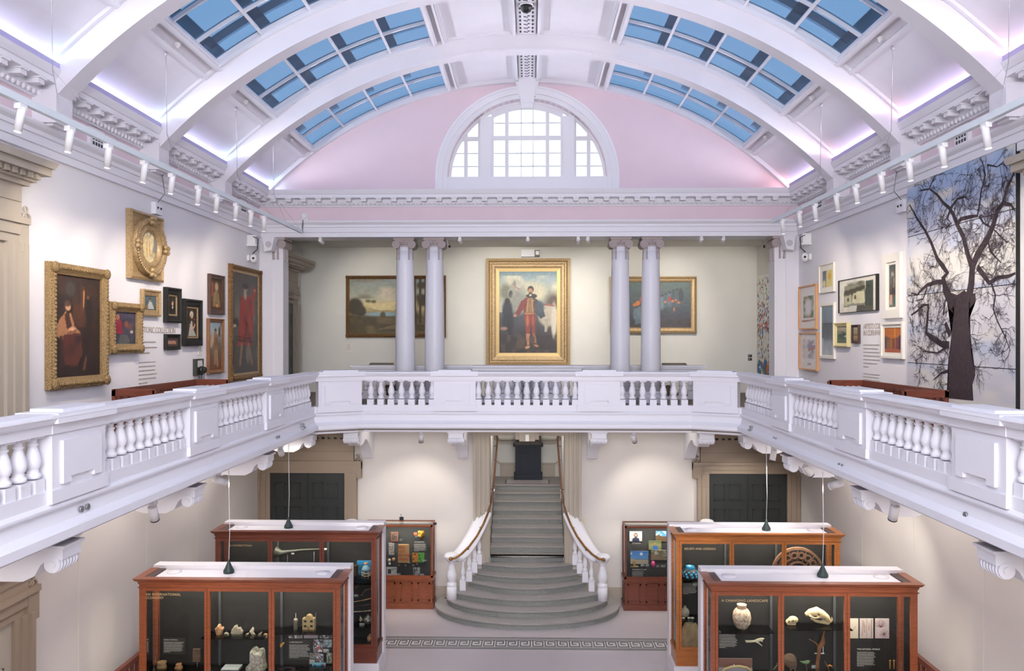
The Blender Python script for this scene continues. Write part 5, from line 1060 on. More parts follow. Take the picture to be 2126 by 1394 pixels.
# speakers, cameras, boxes
for s, nm in ((-1, 'left'), (1, 'right')):
    t = thing('loudspeaker', 'white angled loudspeaker on the far %s pilaster' % nm, 'loudspeaker', (s*6.55, 20.2, 9.22))
    build(MB().prism([(s*6.42, 9.36), (s*6.72, 9.36), (s*6.68, 9.0), (s*6.5, 9.03)], 20.05, 20.36, 'y').box(*sorted((s*6.55, s*6.6)), 20.36, 20.5, 9.15, 9.25), 'cabinet', plaster, t); build(MB().lathe([(.08, 0), (.08, .01)], (s*6.57, 20.04, 9.18), 18, 'y'), 'grille', mat('speaker_grey', 'c8c4c8', .6), t)
    t = thing('security_camera', 'white camera with looped black cable high on the %s wall before the pilaster' % nm, 'camera', (s*6.8, 19.7, 9.3))
    build(MB().box(*sorted((s*6.95, s*6.75)), 19.6, 19.7, 9.10, 9.36).box(*sorted((s*6.95, s*6.7)), 19.55, 19.75, 9.08, 9.12), 'bracket', whitep, t)
    build(MB().ball((s*6.82, 19.65, 8.78), .09, .09, .11, 12, 8).box(*sorted((s*6.95, s*6.9)), 19.58, 19.72, 8.72, 8.86), 'dome_unit', whitep, t)
    build(MB().tube([(s*6.8, 19.6, 9.32), (s*6.68, 19.6, 9.26), (s*6.7, 19.6, 9.0), (s*6.82, 19.62, 8.9)], .012, 6).ball((s*6.79, 19.57, 8.78), .03), 'cable', blackp, t)
    y_ = at(321, 410, X=-WX)[1] if s < 0 else at(1878, 392, X=WX)[1]
    z_ = 9.22
    t = thing('sensor_box', 'white electrical sensor box below the %s wall moulding' % nm, 'sensor', (s*6.9, y_, z_)); build(MB().box(*sorted((s*6.95, s*6.86)), y_-.13, y_+.13, z_-.12, z_+.1), 'box', plaster, t)
    build(MB().ball((s*6.86, y_-.06, z_), .022).ball((s*6.86, y_+.06, z_), .022), 'lens', blackp, t); build(MB().tube([(s*6.9, y_, z_+.1), (s*6.78, y_+.05, 9.5), (s*6.76, y_-.1, 9.84), (s*6.8, y_-.3, 9.86)], .008, 5).box(*sorted((s*6.86, s*6.76)), y_-.16, y_-.04, 9.82, 9.9), 'cable', metal, t)
    for px, py, lb in (((195, 285, 'nearer'), (501, 440, 'farther')) if s < 0 else ((2003, 272, 'nearer'), (1706, 420, 'farther'))):
        y_ = at(px, py, X=s*WX)[1]; t = thing('wall_vent', 'white grille vent in the %s pink band, the %s one' % (nm, lb), 'vent', (s*6.93, y_, 9.95))
        build(MB().box(*sorted((s*6.95, s*6.89)), y_-.2, y_+.2, 9.83, 10.15), 'frame', plaster, t); m_ = MB()
        for a in range(4):
            for c in range(3): m_.box(*sorted((s*6.892, s*6.882)), y_-.14+.08*a, y_-.10+.08*a, 9.88+.08*c, 9.93+.08*c)
        build(m_, 'slot', blackp, t)
    k_ = 0
    for bi, (ya, yb) in enumerate(BAYS[4:]):
        a = math.radians(36.7)*s; r = VR-.02; ym = (ya+yb)/2
        tag(build(MB().ball((r*math.sin(a), ym, VC+r*math.cos(a)), .055, .055, .055, 12, 8).lathe([(.06, 0), (.06, .03)], (r*math.sin(a), ym, VC+r*math.cos(a)), 12), 'ceiling_detector', whitep, origin=(r*math.sin(a), ym, VC+r*math.cos(a))), 'small round white detector below the %s roof light, bay %d from the near end' % (nm, bi+1), 'detector', 'detectors below the roof lights')
# projector above the portrait
p = at(1096, 528, Y=YB)
t = thing('projector', 'white box with small dark screen above the large portrait', 'projector', (p[0], YB-.1, p[2]))
build(MB().box(p[0]-.2, p[0]+.2, YB-.22, YB, p[2]-.1, p[2]+.12), 'housing', plaster, t); build(MB().box(p[0]+.21, p[0]+.36, YB-.2, YB-.05, p[2]-.1, p[2]+.1), 'bracket', blackp, t); build(MB().box(p[0]+.235, p[0]+.345, YB-.205, YB-.2, p[2]-.04, p[2]+.08), 'screen', whitep, t)
t = thing('small_camera', 'little black camera on a bracket high at the right side of the recess', 'camera', (6.85, 23.2, 9.05)); q = at(1587, 513, X=6.8)
build(MB().tube([q, (q[0]+.05, q[1]+.2, q[2]+.05)], .035, 8), 'camera_body', blackp, t); build(MB().tube([q, (RX, q[1]+.1, q[2]+.12)], .012, 5), 'arm', whitep, t)
q = at(1447, 511, Y=24); t = thing('small_camera', 'little black and white camera behind the left column capitals', 'camera', at(933, 512, Y=21.15)); c_ = ORG[t.name]
build(MB().tube([c_, (c_[0]-.1, c_[1]+.02, c_[2]+.02)], .035, 10).tube([(c_[0]-.05, c_[1], c_[2]), (c_[0]-.05, c_[1], 9.42)], .012, 6), 'camera_body', whitep, t); build(MB().tube([(c_[0]+.01, c_[1]-.02, c_[2]), (c_[0]-.01, c_[1], c_[2])], .035, 10), 'lens', blackp, t)
# small recessed fittings on the gallery edge
for s, xs_ in ((-1, [(172, 1055, 'nearest'), (575, 909, 'farther')]), (1, [(2008, 1070, 'nearest'), (1748, 968, 'middle'), (1611, 912, 'farther')])):
    for px, py, lb in xs_:
        q = at(px, py, X=s*4.73); m_ = MB()
        for d_ in ((-.06, .06) if lb != 'nearest' or s < 0 else (0,)): m_.lathe([(.035, 0), (.035, .02), (.02, .02)], (0, 0, 0), 14, 'x'); n_ = 14*3; m_.v[-n_:] = [(s*4.72-s*v[0], q[1]+d_+v[1], q[2]+v[2]) for v in m_.v[-n_:]]
        tag(build(m_, 'fixing_socket', metal, origin=(s*4.72, q[1], q[2])), 'round steel fixing sockets on the %s gallery edge, %s pair' % ('left' if s < 0 else 'right', lb) if not (lb == 'nearest' and s > 0) else 'single round steel fixing socket on the right gallery edge', 'fixing', 'fixings on the gallery edge')
    px, py = (627, 888) if s < 0 else (1561, 893); q = at(px, py, X=s*4.72)
    tag(build(MB().box(*sorted((s*4.74, s*4.68)), q[1]-.06, q[1]+.06, q[2]-.07, q[2]+.08).box(*sorted((s*4.7, s*4.64)), q[1]-.1, q[1]+.02, q[2]-.015, q[2]+.015), 'hook_plate', metal, origin=(s*4.72, q[1], q[2])), 'steel T shaped hook plate on the %s gallery edge near the corner' % ('left' if s < 0 else 'right'), 'hook')
# ============================================================ DISPLAY CASES
PZ, BZ, GT, CT = .33, .64, 2.79, 2.95
def case(xa, xb, yf, label, wood, heading, hx, hy, inner, hsize=.13):
    hsize *= .45
    t = thing('display_case', label, 'display case', ((xa+xb)/2, yf+.4, 0)); yb = yf+.60
    build(MB().box(xa-.03, xb+.03, yf-.0, yb+.22, 0, PZ), 'plinth', whitep2, t)
    build(MB().box(xa-.02, xb+.02, yb, yb+.22, PZ, 2.99), 'back_panel', whitep2, t)
    build(MB().box(xa+.02, xb-.02, yf+.03, yb, PZ, BZ-.05).box(xa-.0, xb+.0, yf+.01, yb, BZ-.07, BZ), 'base', mahog_d if wood is mahog_d else wood, t)
    c = MB(); c.box(xa+.02, xb-.02, yf+.03, yb, GT, GT+.07); path = [(xa+.02, yb), (xa+.02, yf+.03), (xb-.02, yf+.03), (xb-.02, yb)]
    c.sweep([(-.04, GT+.06), (.01, GT+.06), (.02, GT+.10), (.05, GT+.12), (.07, GT+.15), (.08, CT), (-.06, CT), (-.06, GT+.1)], path, side=1)
    c.sweep([(-.02, GT-.0), (.012, GT-.0), (.02, GT+.015), (-.02, GT+.02)], path, side=1)
    build(c, 'cornice', wood, t)
    [build(MB().box(x, x+.12, yf+.08, yb-.02, CT-.04, CT-.005), 'top_frame', dkwood, t) for x in (xa+.08, xb-.2)]
    build(MB().box(xa+.2, xb-.2, yf+.08, yb-.02, CT-.07, CT-.03), 'top_board', whitep2, t)
    tk = MB()
    for x in (xa+.4, xb-.4): tk.lathe([(.12, 0), (.12, .012), (.02, .013)], (x, yf+.45, CT-.03), 24)
    build(tk, 'access_cap', whitep2, t)
    for x0, x1 in ((xa+.02, xa+.085), (xb-.085, xb-.02)):
        for y0_, y1_ in ((yf+.03, yf+.09), (yb-.06, yb)): build(MB().box(x0, x1, y0_, y1_, BZ, GT), 'post', wood, t)
    W = (xb-xa-.17)/3
    for k in range(3):
        a, b_ = xa+.085+k*W, xa+.085+(k+1)*W; m_ = MB(); s_ = .045
        m_.box(a+.003, a+s_, yf+.025, yf+.06, BZ, GT).box(b_-s_, b_-.003, yf+.025, yf+.06, BZ, GT).box(a+s_, b_-s_, yf+.025, yf+.06, GT-.05, GT).box(a+s_, b_-s_, yf+.025, yf+.06, BZ, BZ+.06)
        dr = build(m_, 'door', wood, t); g_ = MB(); g_.add([(a+s_, yf+.04, BZ+.06), (b_-s_, yf+.04, BZ+.06), (b_-s_, yf+.04, GT-.05), (a+s_, yf+.04, GT-.05)], [(0, 1, 2, 3)]); build(g_, 'glass', clear, dr, fix=False)
        build(MB().lathe([(.012, 0), (.008, .006)], (a+.022 if k else b_-.022, yf+.02, 2.2), 10, 'y'), 'lock', brass, dr)
    for x, sg in ((xa+.04, -1), (xb-.04, 1)):
        g_ = MB().add([(x, yf+.09, BZ), (x, yb-.06, BZ), (x, yb-.06, GT), (x, yf+.09, GT)], [(0, 1, 2, 3) if sg > 0 else (3, 2, 1, 0)]); build(g_, 'side_glass', clear, t, fix=False)
    build(MB().box(xa+.1, xb-.1, yb-.03, yb-.002, BZ, GT), 'backboard', blackb, t)
    build(MB().box(xa+.09, xb-.09, yf+.07, yb-.03, BZ-.01, BZ+.01), 'display_floor', blackb, t)
    for k in (1, 2):
        x = xa+.085+k*W; m_ = MB().box(x-.02, x+.02, yb-.06, yb-.03, BZ, GT); build(m_, 'shelf_upright', metal2, t)
    if heading: q = at(hx, hy, Y=yf+.034); text(heading, hsize, txtg, t, (q[0], yf+.034, q[2]), 'heading', ext=.001, spacing=1.08)
    return t, yb-.034
whitep2 = mat('surround_white', 'e4dfe2', .5); metal2 = mat('upright_grey', '55585a', .4, .5)
FL, FLB = case(-6.2, -2.93, 12.55, 'front left tall glazed mahogany case with shards and a model house', mahog, 'AN INTERNATIONAL\nECONOMY', 302, 1237, -1, .125)
RL, RLB = case(-6.22, -2.95, 15.68, 'rear left tall dark mahogany case with a long horn and old weapons', mahog_d, 'N CONNECTIONS', 476, 1135, -1, .115)
RR, RRB = case(2.93, 6.17, 15.68, 'rear right tall orange mahogany case with the blue spotted pot', mahog_l, 'BELIEFS AND LEGENDS', 1421, 1142, 1, .125)
FR, FRB = case(2.90, 6.15, 12.53, 'front right tall mahogany case with skulls, vase and stuffed birds', mahog, 'A CHANGING LANDSCAPE', 1498, 1250, 1, .125)
def shelf(t, px0, px1, Y, z, dep=.42):
    x0, x1 = at(px0, 1300, Y=Y)[0], at(px1, 1300, Y=Y)[0]
    build(MB().box(x0, x1, Y-dep/2, Y+dep/2, z-.012, z), 'glass_shelf', shelfg, t)
for yf, xm, p in ((12.55, -4.56, 16), (15.68, -4.58, 10), (15.68, 4.55, 16), (12.53, 4.52, 20)):
    area('case_light', (xm, yf+.3, 2.74), (xm, yf+.45, 1.0), 2.9, .2, p*1.3, (1, .9, .76))
def R_(x0, y0, x1, y1, Y):
    a = at(x0, y1, Y=Y); b_ = at(x1, y0, Y=Y); return a[0], b_[0], a[2], b_[2]
def panel(t, box, Y, rows, head, seed=1, bg_=None, nm='text_panel', hs=None):
    x0, x1, z0, z1 = R_(*box, Y); p_ = build(MB().box(x0, x1, Y, Y+.004, z0, z1), nm, bg_ or mat('panel_grey', '302e29', .6), t); h = z1-z0; w_ = x1-x0
    zt = z1-h*.1
    if head: text(head, hs or h*.09, txtw, t, (x0+w_*.05, Y-.002, zt-h*.06), 'panel_heading', ext=.0006); zt -= h*.16
    build(lines(x0+w_*.05, zt, w_*.9, rows, (zt-z0)/(rows+1.2), Y-.001, (zt-z0)/(rows+1.2)*.26, seed), 'panel_text', txtw, t)
def photo(box, Y, label, ops, nm='photograph', cat='photograph', group=None, res=500, seed=1, th=.006):
    x0, x1, z0, z1 = R_(*box, Y); t = thing(nm, label, cat, ((x0+x1)/2, Y, z0), group=group); build(MB().box(x0, x1, Y, Y+th, z0, z1), 'sheet', paper, t)
    canvas(x1-x0, z1-z0, ops, 'image', t, x0, Y-.001, z0, res, seed, .6); return t
def fuse(o, vox):
    m_ = o.modifiers.new('r', 'REMESH'); m_.mode = 'VOXEL'; m_.voxel_size = vox; m_.use_smooth_shade = True
    me = bpy.data.meshes.new_from_object(o.evaluated_get(bpy.context.evaluated_depsgraph_get())); o.modifiers.clear(); o.data = me; return o
def item(nm, label, cat, mb, m, base, vox=0, group=None):
    o = build(mb, nm, m, origin=base)
    if vox: bpy.context.view_layer.update(); fuse(o, vox)
    return tag(o, label, cat, group)
def captions(t, boxes, Y, seed=0):
    for b_ in boxes: x0, x1, z0, z1 = R_(*b_, Y); p_ = build(MB().box(x0, x1, Y, Y+.004, z0, z1), 'caption_card', mat('caption', '7f8481', .6), t); build(lines(x0+(x1-x0)*.08, z1-(z1-z0)*.1, (x1-x0)*.84, 3, (z1-z0)*.27, Y-.001, (z1-z0)*.1, 3), 'caption_text', txtw, p_)
# ---- front left case
terc = mat('terracotta', 'b8744f', .8, var=.25, vscale=30, col2='d9b48a', bump=.3); shard = mat('shard_buff', 'b9a588', .85, var=.25, vscale=25, col2='d8cbb0', bump=.4); greys = mat('shard_grey', 'a49a84', .85, var=.15, vscale=30, bump=.3)
YS = 12.93; zs = 1.935
shelf(FL, 428, 556, YS, zs); shelf(FL, 566, 694, YS, zs+.08); shelf(FL, 300, 700, YS, 1.37)
def blob(px, py, wpx, hpx, Y, dep=.05, pts=None):
    "shard: an outline with real thickness; pts in 0..1 of the given box"
    x0, x1, z0, z1 = R_(px-wpx/2, py-hpx/2, px+wpx/2, py+hpx/2, Y); P_ = [(x0+(x1-x0)*u, z0+(z1-z0)*v) for u, v in pts]
    n_ = len(P_); cx = sum(p[0] for p in P_)/n_; cz = sum(p[1] for p in P_)/n_; vs = []
    for f_, d in ((1, 0), (1, dep*.7), (.8, dep), ): vs += [(cx+(p[0]-cx)*f_, Y+dep/2-d, cz+(p[1]-cz)*f_) for p in P_]
    fs = [tuple(range(n_-1, -1, -1)), tuple(range(2*n_, 3*n_))]
    for r in range(2):
        for k in range(n_): fs.append((r*n_+k, r*n_+(k+1) % n_, (r+1)*n_+(k+1) % n_, (r+1)*n_+k))
    return MB().add(vs, fs), (cx, Y, z0)
def shardo(nm, label, m, *a, **k):
    mb, o = blob(*a, **k); item(nm, label, 'pottery fragment' if 'shard' in nm or 'cup' in nm else nm.replace('_', ' '), mb, m, o)
shardo('broken_cup', 'orange terracotta broken cup on the glass shelf, first in the row', terc, 455, 1311, 18, 27, YS, .09, pts=[(.25, 0), (.75, 0), (.8, .35), (1, .7), (.85, .8), (.7, .75), (.6, .95), (.4, 1), (.3, .85), (.05, .7), (.2, .35)])
shardo('pottery_shard', 'small grey arched shard beside the orange cup', greys, 470, 1320, 15, 12, YS, .04, pts=[(0, 0), (.3, 0), (.4, .3), (.6, .3), (.7, 0), (1, 0), (.9, .6), (.6, 1), (.3, 1), (.05, .6)])
shardo('pottery_shard', 'large round grey shard with a notched rim', greys, 492, 1311.5, 25, 27, YS, .04, pts=[(.35, 0), (.7, .02), (.95, .3), (1, .5), (.8, .8), (.6, .78), (.5, 1), (.3, .92), (.05, .6), (0, .35), (.15, .12)])
shardo('pottery_shard', 'small wedge shaped decorated shard', shard, 510, 1320, 14, 11, YS, .03, pts=[(0, 0), (.85, 0), (1, 1), (.6, .8)])
shardo('pottery_shard', 'crescent shaped decorated rim shard', shard, 531, 1314, 26, 22, YS, .04, pts=[(.3, .1), (.6, 0), (.9, .2), (1, .55), (.9, .5), (.75, .28), (.5, .25), (.3, .5), (.35, .85), (.25, 1), (.1, .75), (0, .6), (.15, .35)])
shardo('pottery_shard', 'last shard on the shelf, half behind the door frame', terc, 550, 1321, 12, 10, YS, .03, pts=[(.1, 0), (.9, .1), (1, .8), (.5, 1), (0, .5)])
panel(FL, (338, 1325, 385, 1359), FLB, 10, 'ROMAN CORNWALL', 2)
YT = 12.95
x0, x1, z0, z1 = R_(401, 1348, 416, 1374, YT)
t = thing('relief_tile', 'worn brown relief tile on a thin metal stand', 'tile', ((x0+x1)/2, YT, 1.37)); build(MB().box(x0, x1, YT-.02, YT+.02, z0, z1), 'tile', mat('tile_brown', '6a5442', .8, var=.3, vscale=30, bump=.8), t); build(MB().tube([((x0+x1)/2, YT+.02, 1.37), ((x0+x1)/2, YT+.02, z0+.03)], .005, 6), 'stand', metal, t)
def pot(nm, label, cat, px, ytop, ybot, Y, prof, m, seg=24, extra=None):
    a = at(px, ybot, Y=Y); H = at(px, ytop, Y=Y)[2]-a[2]; return item(nm, label, cat, MB().lathe([(r*H, z*H) for r, z in prof], a, seg), m, a)
pot('clay_beaker', 'rounded buff clay beaker at the lower left of the front left case', 'pot', 336, 1375, 1398, YT, [(.25, 0), (.42, .3), (.42, .6), (.34, .85), (.42, 1), (.36, 1), (.3, .85)], mat('buff_clay', '9c8058', .8, var=.2, bump=.3))
pot('clay_pot', 'small jagged orange clay pot at the lower left of the front left case', 'pot', 371, 1379, 1398, YT, [(.25, 0), (.48, .35), (.42, .65), (.28, .8), (.33, 1), (.25, .8)], mat('orange_clay', 'b08058', .8, var=.2, bump=.3), 9)
x0, x1, z0, z1 = R_(461, 1388, 497, 1404, YT-.05)
t = thing('white_block', 'white printed block on the lower shelf of the front left case', 'display block', ((x0+x1)/2, YT, z0)); build(MB().box(x0, x1, YT-.1, YT+.1, z0, z1), 'block', whitep, t); build(MB().box(x0+.06, x0+.1, YT-.102, YT-.1, z1-.08, z1-.03), 'mark', blackb, t)
mb, o_ = blob(531, 1374, 42, 52, YT, .22, [(0, 0), (1, 0), (.98, .2), (.9, .4), (.86, .85), (.8, .95), (.55, .92), (.45, 1), (.3, .98), (.25, .9), (.27, .5), (.2, .35), (.05, .3)])
item('fossil_stump', 'large rough white and brown stump shaped rock', 'rock', mb, mat('stump_rock', 'b5a690', .9, var=.4, vscale=18, col2='e0d8c8', bump=1.0, bscale=20), o_)
mm = mat('model_glass', '8d8577', .4); a = at(614, 1308, Y=YT)
t = thing('tower_model', 'slim silvery tower model on the shelf left of the model house', 'model', a); build(MB().lathe([(.035, 0), (.035, .15), (.038, .155), (.03, .18), (.005, .185), (.004, .27)], a, 14), 'tower', mm, t)
x0, x1, z0, z1 = R_(628, 1278, 653, 1309, YT-.02)
t = thing('model_house', 'small buff model house front with four dark windows and rounded gable', 'model house', ((x0+x1)/2, YT, z0)); W_ = x1-x0; H_ = z1-z0; xc = (x0+x1)/2
build(MB().prism([(x0, z0), (x1, z0), (x1, z0+H_*.76), (xc+W_*.28, z0+H_*.78)]+[(xc+W_*.28*math.cos(a_), z0+H_*.76+H_*.24*math.sin(a_)) for a_ in [PI*k/10 for k in range(1, 10)]]+[(xc-W_*.28, z0+H_*.78), (x0, z0+H_*.76)], YT-.03, YT+.06, 'y'), 'house_front', mat('house_buff', 'a58f63', .6), t)
for cx in (-.26, .26):
    for cz in (.28, .6): build(MB().box(xc+W_*(cx-.11), xc+W_*(cx+.11), YT-.033, YT-.03, z0+H_*(cz-.07), z0+H_*(cz+.07)), 'window', blackb, t)
build(MB().box(xc-W_*.08, xc+W_*.08, YT-.033, YT-.03, z0+.01, z0+H_*.25), 'house_door', mat('house_door_red', '8a5a48', .6), t)
build(MB().box(x1+.01, x1+.018, YT, YT+.01, z0, z0+H_*1.15), 'pole', metal, t)
bw = [('bg', [(0, '8a8484'), (.5, '4c484a'), (1, 'a8a2a4')]), ('c', '1e1c1e', 6, .45, .6), ('c', 'd0c8ca', 8, .6, .75)]
photo((599.5, 1305, 627.5, 1326), FLB, 'black and white group photograph behind the tower model', bw, seed=2)
photo((631, 1317, 660, 1326), FLB, 'pale mauve photograph strip below the model house', [('bg', [(0, '9a8c90'), (1, 'a79aa0')])], seed=3)
photo((664, 1304, 689, 1326), FLB, 'black and white photograph of seated men, right of the model house', bw, seed=6)
mb, o_ = blob(586, 1340, 9, 10, FLB-.02, .02, [(0, 0), (.35, 0), (.95, .8), (1, 1), (.4, 1), (0, .6)]); item('orange_segment', 'small orange wedge pinned on the black board', 'small exhibit', mb, mat('segment_orange', 'c08a34', .6), o_)
panel(FL, (598.5, 1329, 647, 1371), FLB, 11, 'A MELTING POT', 5)
col = lambda s: [('bg', [(0, '6a6a70'), (1, '8f9498')]), ('c', 'c0443c', 7, .65, .8), ('c', '3a3c44', 6, .5, .7), ('c', 'd8dce0', 8, .62, .8), ('n', .15, 12)]
photo((650, 1329, 670, 1355), FLB, 'colour photograph of dancers in red and white', col(0), seed=9); photo((671.5, 1329, 689, 1345), FLB, 'bluish grey photograph at the upper right of the front left case', [('bg', [(0, '5c646a'), (1, '7c848a')]), ('c', 'a0a8ac', 5, .5, .7)], seed=10)
photo((643, 1357, 661, 1369), FLB-.01, 'small street scene photograph with yellow shop signs', [('bg', [(0, '777a80'), (1, '9a9a98')]), ('c', 'b08a3c', 6, .6, .75), ('c', '3c3e48', 7, .5, .7)], seed=11)
photo((657, 1358, 671, 1377), FLB-.02, 'narrow photograph of people below the dancers', col(1), seed=13); photo((678, 1357, 689, 1378), FLB-.01, 'yellow green street photograph beside the right post', [('bg', [(0, '8a8c60'), (1, 'b0aa98')]), ('c', '4a4c50', 6, .5, .7)], seed=14)
photo((648, 1377, 676, 1392), FLB-.05, 'bright blue leaflet leaning at the lower right', [('bg', [(0, '2f7fb0'), (1, '7ac0c8')]), ('c', '1d3f7a', 5, .5, .7), ('e', .85, .7, .08, .12, 'c03c34', .2)], 'leaflet', 'leaflet', seed=15)
captions(FL, [(345, 1383, 358, 1392), (380, 1388, 392, 1394), (631, 1307, 660, 1315), (642, 1370, 655, 1380), (671, 1348, 683, 1356)], FLB-.03)
a = at(590, 1389, Y=YT); item('long_pipe', 'thin brown long pipe lying on the lower shelf', 'pipe', MB().tube([at(577, 1390, Y=YT), at(600, 1386, Y=YT), at(612, 1390, Y=YT)], [.006, .008, .014], 8), dkwood, a)
# ---- rear left case
YR = 16.05
hp = [at(572, 1147, Y=YR), at(585, 1149, Y=YR), at(600, 1146, Y=YR), at(630, 1142.5, Y=YR), at(664, 1141, Y=YR), at(674, 1141, Y=YR)]
t = thing('long_horn', 'long grey speaking horn with wide bell on slim supports', 'horn', hp[2]); build(MB().tube(hp, [.115, .06, .035, .022, .014, .012], 16), 'horn_tube', mat('horn_grey', '5c5c52', .4, .4), t)
for px in (597, 652): q = at(px, 1146, Y=YR); build(MB().tube([q, (q[0], q[1], 1.97)], .006, 6), 'support', metal, t)
build(MB().box(hp[-1][0]-.05, hp[-1][0]+.04, YR-.03, YR+.03, hp[-1][2]-.012, hp[-1][2]+.012), 'paper_tag', paper, t); q = at(608, 1150, Y=YR-.05); build(MB().box(q[0]-.03, q[0]+.03, q[1]-.004, q[1], q[2]-.015, q[2]+.015), 'label_tag', paper, t)
shelf(RL, 460, 775, YR, 1.965)
q = at(485, 1168, Y=YR); mb = MB()
for k in range(5): mb.tube([(q[0], q[1], 1.97), (q[0]+.04*(k-2), q[1], 2.03), (q[0]+.05*(k-2), q[1]-.03, 1.98)], .007, 5)
mb.ball((q[0], q[1], 2.04), .025); item('small_skeleton', 'tiny bone coloured skeleton at the left of the rear left case', 'skeleton', mb, shard, (q[0], q[1], 1.97))
photo((741, 1164.5, 771, 1203), RLB, 'blue poster photograph behind the lantern model', [('bg', [(0, '14557a'), (.4, '1d6c98'), (.55, '0f4258'), (1, '2a8cc0')])], 'poster', 'poster', seed=20)
a = at(760, 1201, Y=YR); t = thing('lantern_model', 'pale openwork lighthouse lantern model with a rounded blue grey roof', 'model', a); m_ = MB(); wd = .085
for k in range(6):
    an = k*PI/3+.3; m_.tube([(a[0]+wd*math.cos(an), a[1]+wd*math.sin(an), a[2]), (a[0]+wd*math.cos(an), a[1]+wd*math.sin(an), a[2]+.17)], .007, 5)
for z in (0, .06, .12, .17): ring3 = [(a[0]+wd*math.cos(k*PI/3+.3), a[1]+wd*math.sin(k*PI/3+.3), a[2]+z) for k in range(7)]; m_.tube(ring3, .008, 5)
build(m_, 'cage', shard, t); build(MB().lathe([(.1, .17), (.09, .2), (.05, .25), (.02, .27)], a, 12), 'roof', mat('roof_blue', '6e98a8', .5), t); build(MB().ball((a[0]-.01, a[1], a[2]+.29), .03, .03, .03).ball((a[0]+.03, a[1], a[2]+.31), .02), 'figure', terc, t)
a = at(739, 1196, Y=YR); item('brass_shell_case', 'upright brownish metal cylinder left of the blue poster', 'cylinder', MB().lathe([(.045, 0), (.045, .2), (.05, .21), (.04, .22)], a, 14), mat('dull_bronze', '5a4c38', .4, .6), a)
shelf(RL, 728, 775, YR, at(750, 1206, Y=YR)[2]-.01); shelf(RL, 728, 775, YR, at(750, 1296, Y=YR)[2])
def pistol(px, py, label):
    p0 = at(px, py, Y=RLB-.03); sc = .0097; pts = [(0, -10), (3, -4), (8, 0), (16, 2), (24, 2.5), (32, 2.5)]
    t = thing('flintlock_pistol', label, 'pistol', p0, group=None); build(MB().tube([(p0[0]+x*sc, p0[1], p0[2]+z*sc) for x, z in pts[:4]], [.026, .02, .022, .018], 8), 'stock', dkwood, t); build(MB().tube([(p0[0]+x*sc, p0[1], p0[2]+z*sc+.008) for x, z in pts[3:]], .011, 8), 'barrel', metal, t); build(MB().ball((p0[0], p0[1], p0[2]-.1), .028), 'butt_cap', brass, t)
pistol(740, 1210, 'flintlock pistol with curved wooden butt, upper one'); pistol(752, 1226, 'flintlock pistol with silvery lock, lower one')
for (xa_, ya_, xb_, yb_), lb, m__ in (((732, 1251, 771, 1243), 'thin orange wooden stick, upper one', terc), ((733, 1260, 771, 1255), 'thin dark cane, middle one', dkwood), ((733, 1271, 771, 1268), 'thin brown club, lowest one', shard)):
    p0, p1 = at(xa_, ya_, Y=RLB-.03), at(xb_, yb_, Y=RLB-.03); item('walking_stick', lb, 'stick', MB().tube([p0, ((p0[0]+p1[0])/2, p0[1], (p0[2]+p1[2])/2-.006), p1], [.012, .009, .014], 8), m__, p0)
a = at(764, 1295, Y=YR); t = thing('teapot', 'round pewter teapot with spout on the lower shelf', 'teapot', a); pew = mat('pewter', '7c7a74', .35, .7)
build(MB().lathe([(.05, 0), (.06, .01), (.1, .05), (.105, .08), (.08, .12), (.04, .14), (.045, .15), (.01, .165), (.015, .18), (.002, .19)], a, 20), 'body', pew, t); build(MB().tube([(a[0]-.09, a[1], a[2]+.06), (a[0]-.14, a[1], a[2]+.1), (a[0]-.16, a[1], a[2]+.15)], [.02, .014, .01], 8), 'spout', pew, t); build(MB().tube([(a[0]+.09, a[1], a[2]+.11), (a[0]+.15, a[1], a[2]+.09), (a[0]+.1, a[1], a[2]+.04)], .009, 6), 'handle', pew, t)
a = at(749, 1291, Y=YR-.05); item('small_figurine', 'small pink and white figurine beside the teapot', 'figurine', MB().lathe([(.02, 0), (.035, .03), (.02, .05), (.02, .08)], a, 10), shard, a)
captions(RL, [(746, 1294, 757, 1302), (735, 1235, 744, 1240)], YR-.1)
a = at(767, 1327, Y=YR); item('coral_cluster', 'knobbly brown cluster near the bottom of the rear left case', 'natural specimen', MB().ball(a, .05, .05, .07).ball((a[0]+.02, a[1], a[2]+.07), .035), terc, a)
for k, (px, py) in enumerate(((736, 1333), (741, 1336), (748, 1334), (765, 1337))): a = at(px, py, Y=YR); item('bead_string', 'short string of small orange and buff beads at the case bottom', 'beads', MB().tube([(a[0]-.03, a[1], a[2]), (a[0], a[1]-.03, a[2]+.01), (a[0]+.04, a[1], a[2])], .009, 6), terc, a, group='bead strings in the rear left case')
# ---- rear right case
bluep = mat('blue_glaze', '2f9ccb', .25, coat=.5); a = at(1432.5, 1204, Y=YR); t = thing('spotted_pot', 'round black pot with turquoise spots and rim', 'pot', a)
bp = [(.05, 0), (.09, .02), (.135, .08), (.148, .13), (.135, .19), (.11, .225), (.085, .24)]
build(MB().lathe(bp, a, 28), 'body', mat('pot_black', '3a3a36', .4), t); build(MB().lathe([(.112, .226), (.085, .262), (.09, .275), (.075, .275), (.07, .24)], a, 28), 'rim', bluep, t)
sp_ = MB()
for rr, zz_, rad, n_, off in ((.148, .13, .026, 9, .0), (.142, .172, .022, 9, .35), (.132, .078, .03, 8, .2)):
    for k in range(n_):
        an = -PI/2+off+2*PI*k/n_; sp_.ball((a[0]+rr*math.cos(an)*.985, a[1]+rr*math.sin(an)*.985, a[2]+zz_), rad*abs(math.sin(an))+.006, rad*abs(math.cos(an))+.006, rad, 10, 6)
build(sp_, 'spot', bluep, t)
shelf(RR, 1415, 1480, YR, at(1432, 1204, Y=YR)[2]); shelf(RR, 1415, 1720, YR, at(1432, 1283, Y=YR)[2])
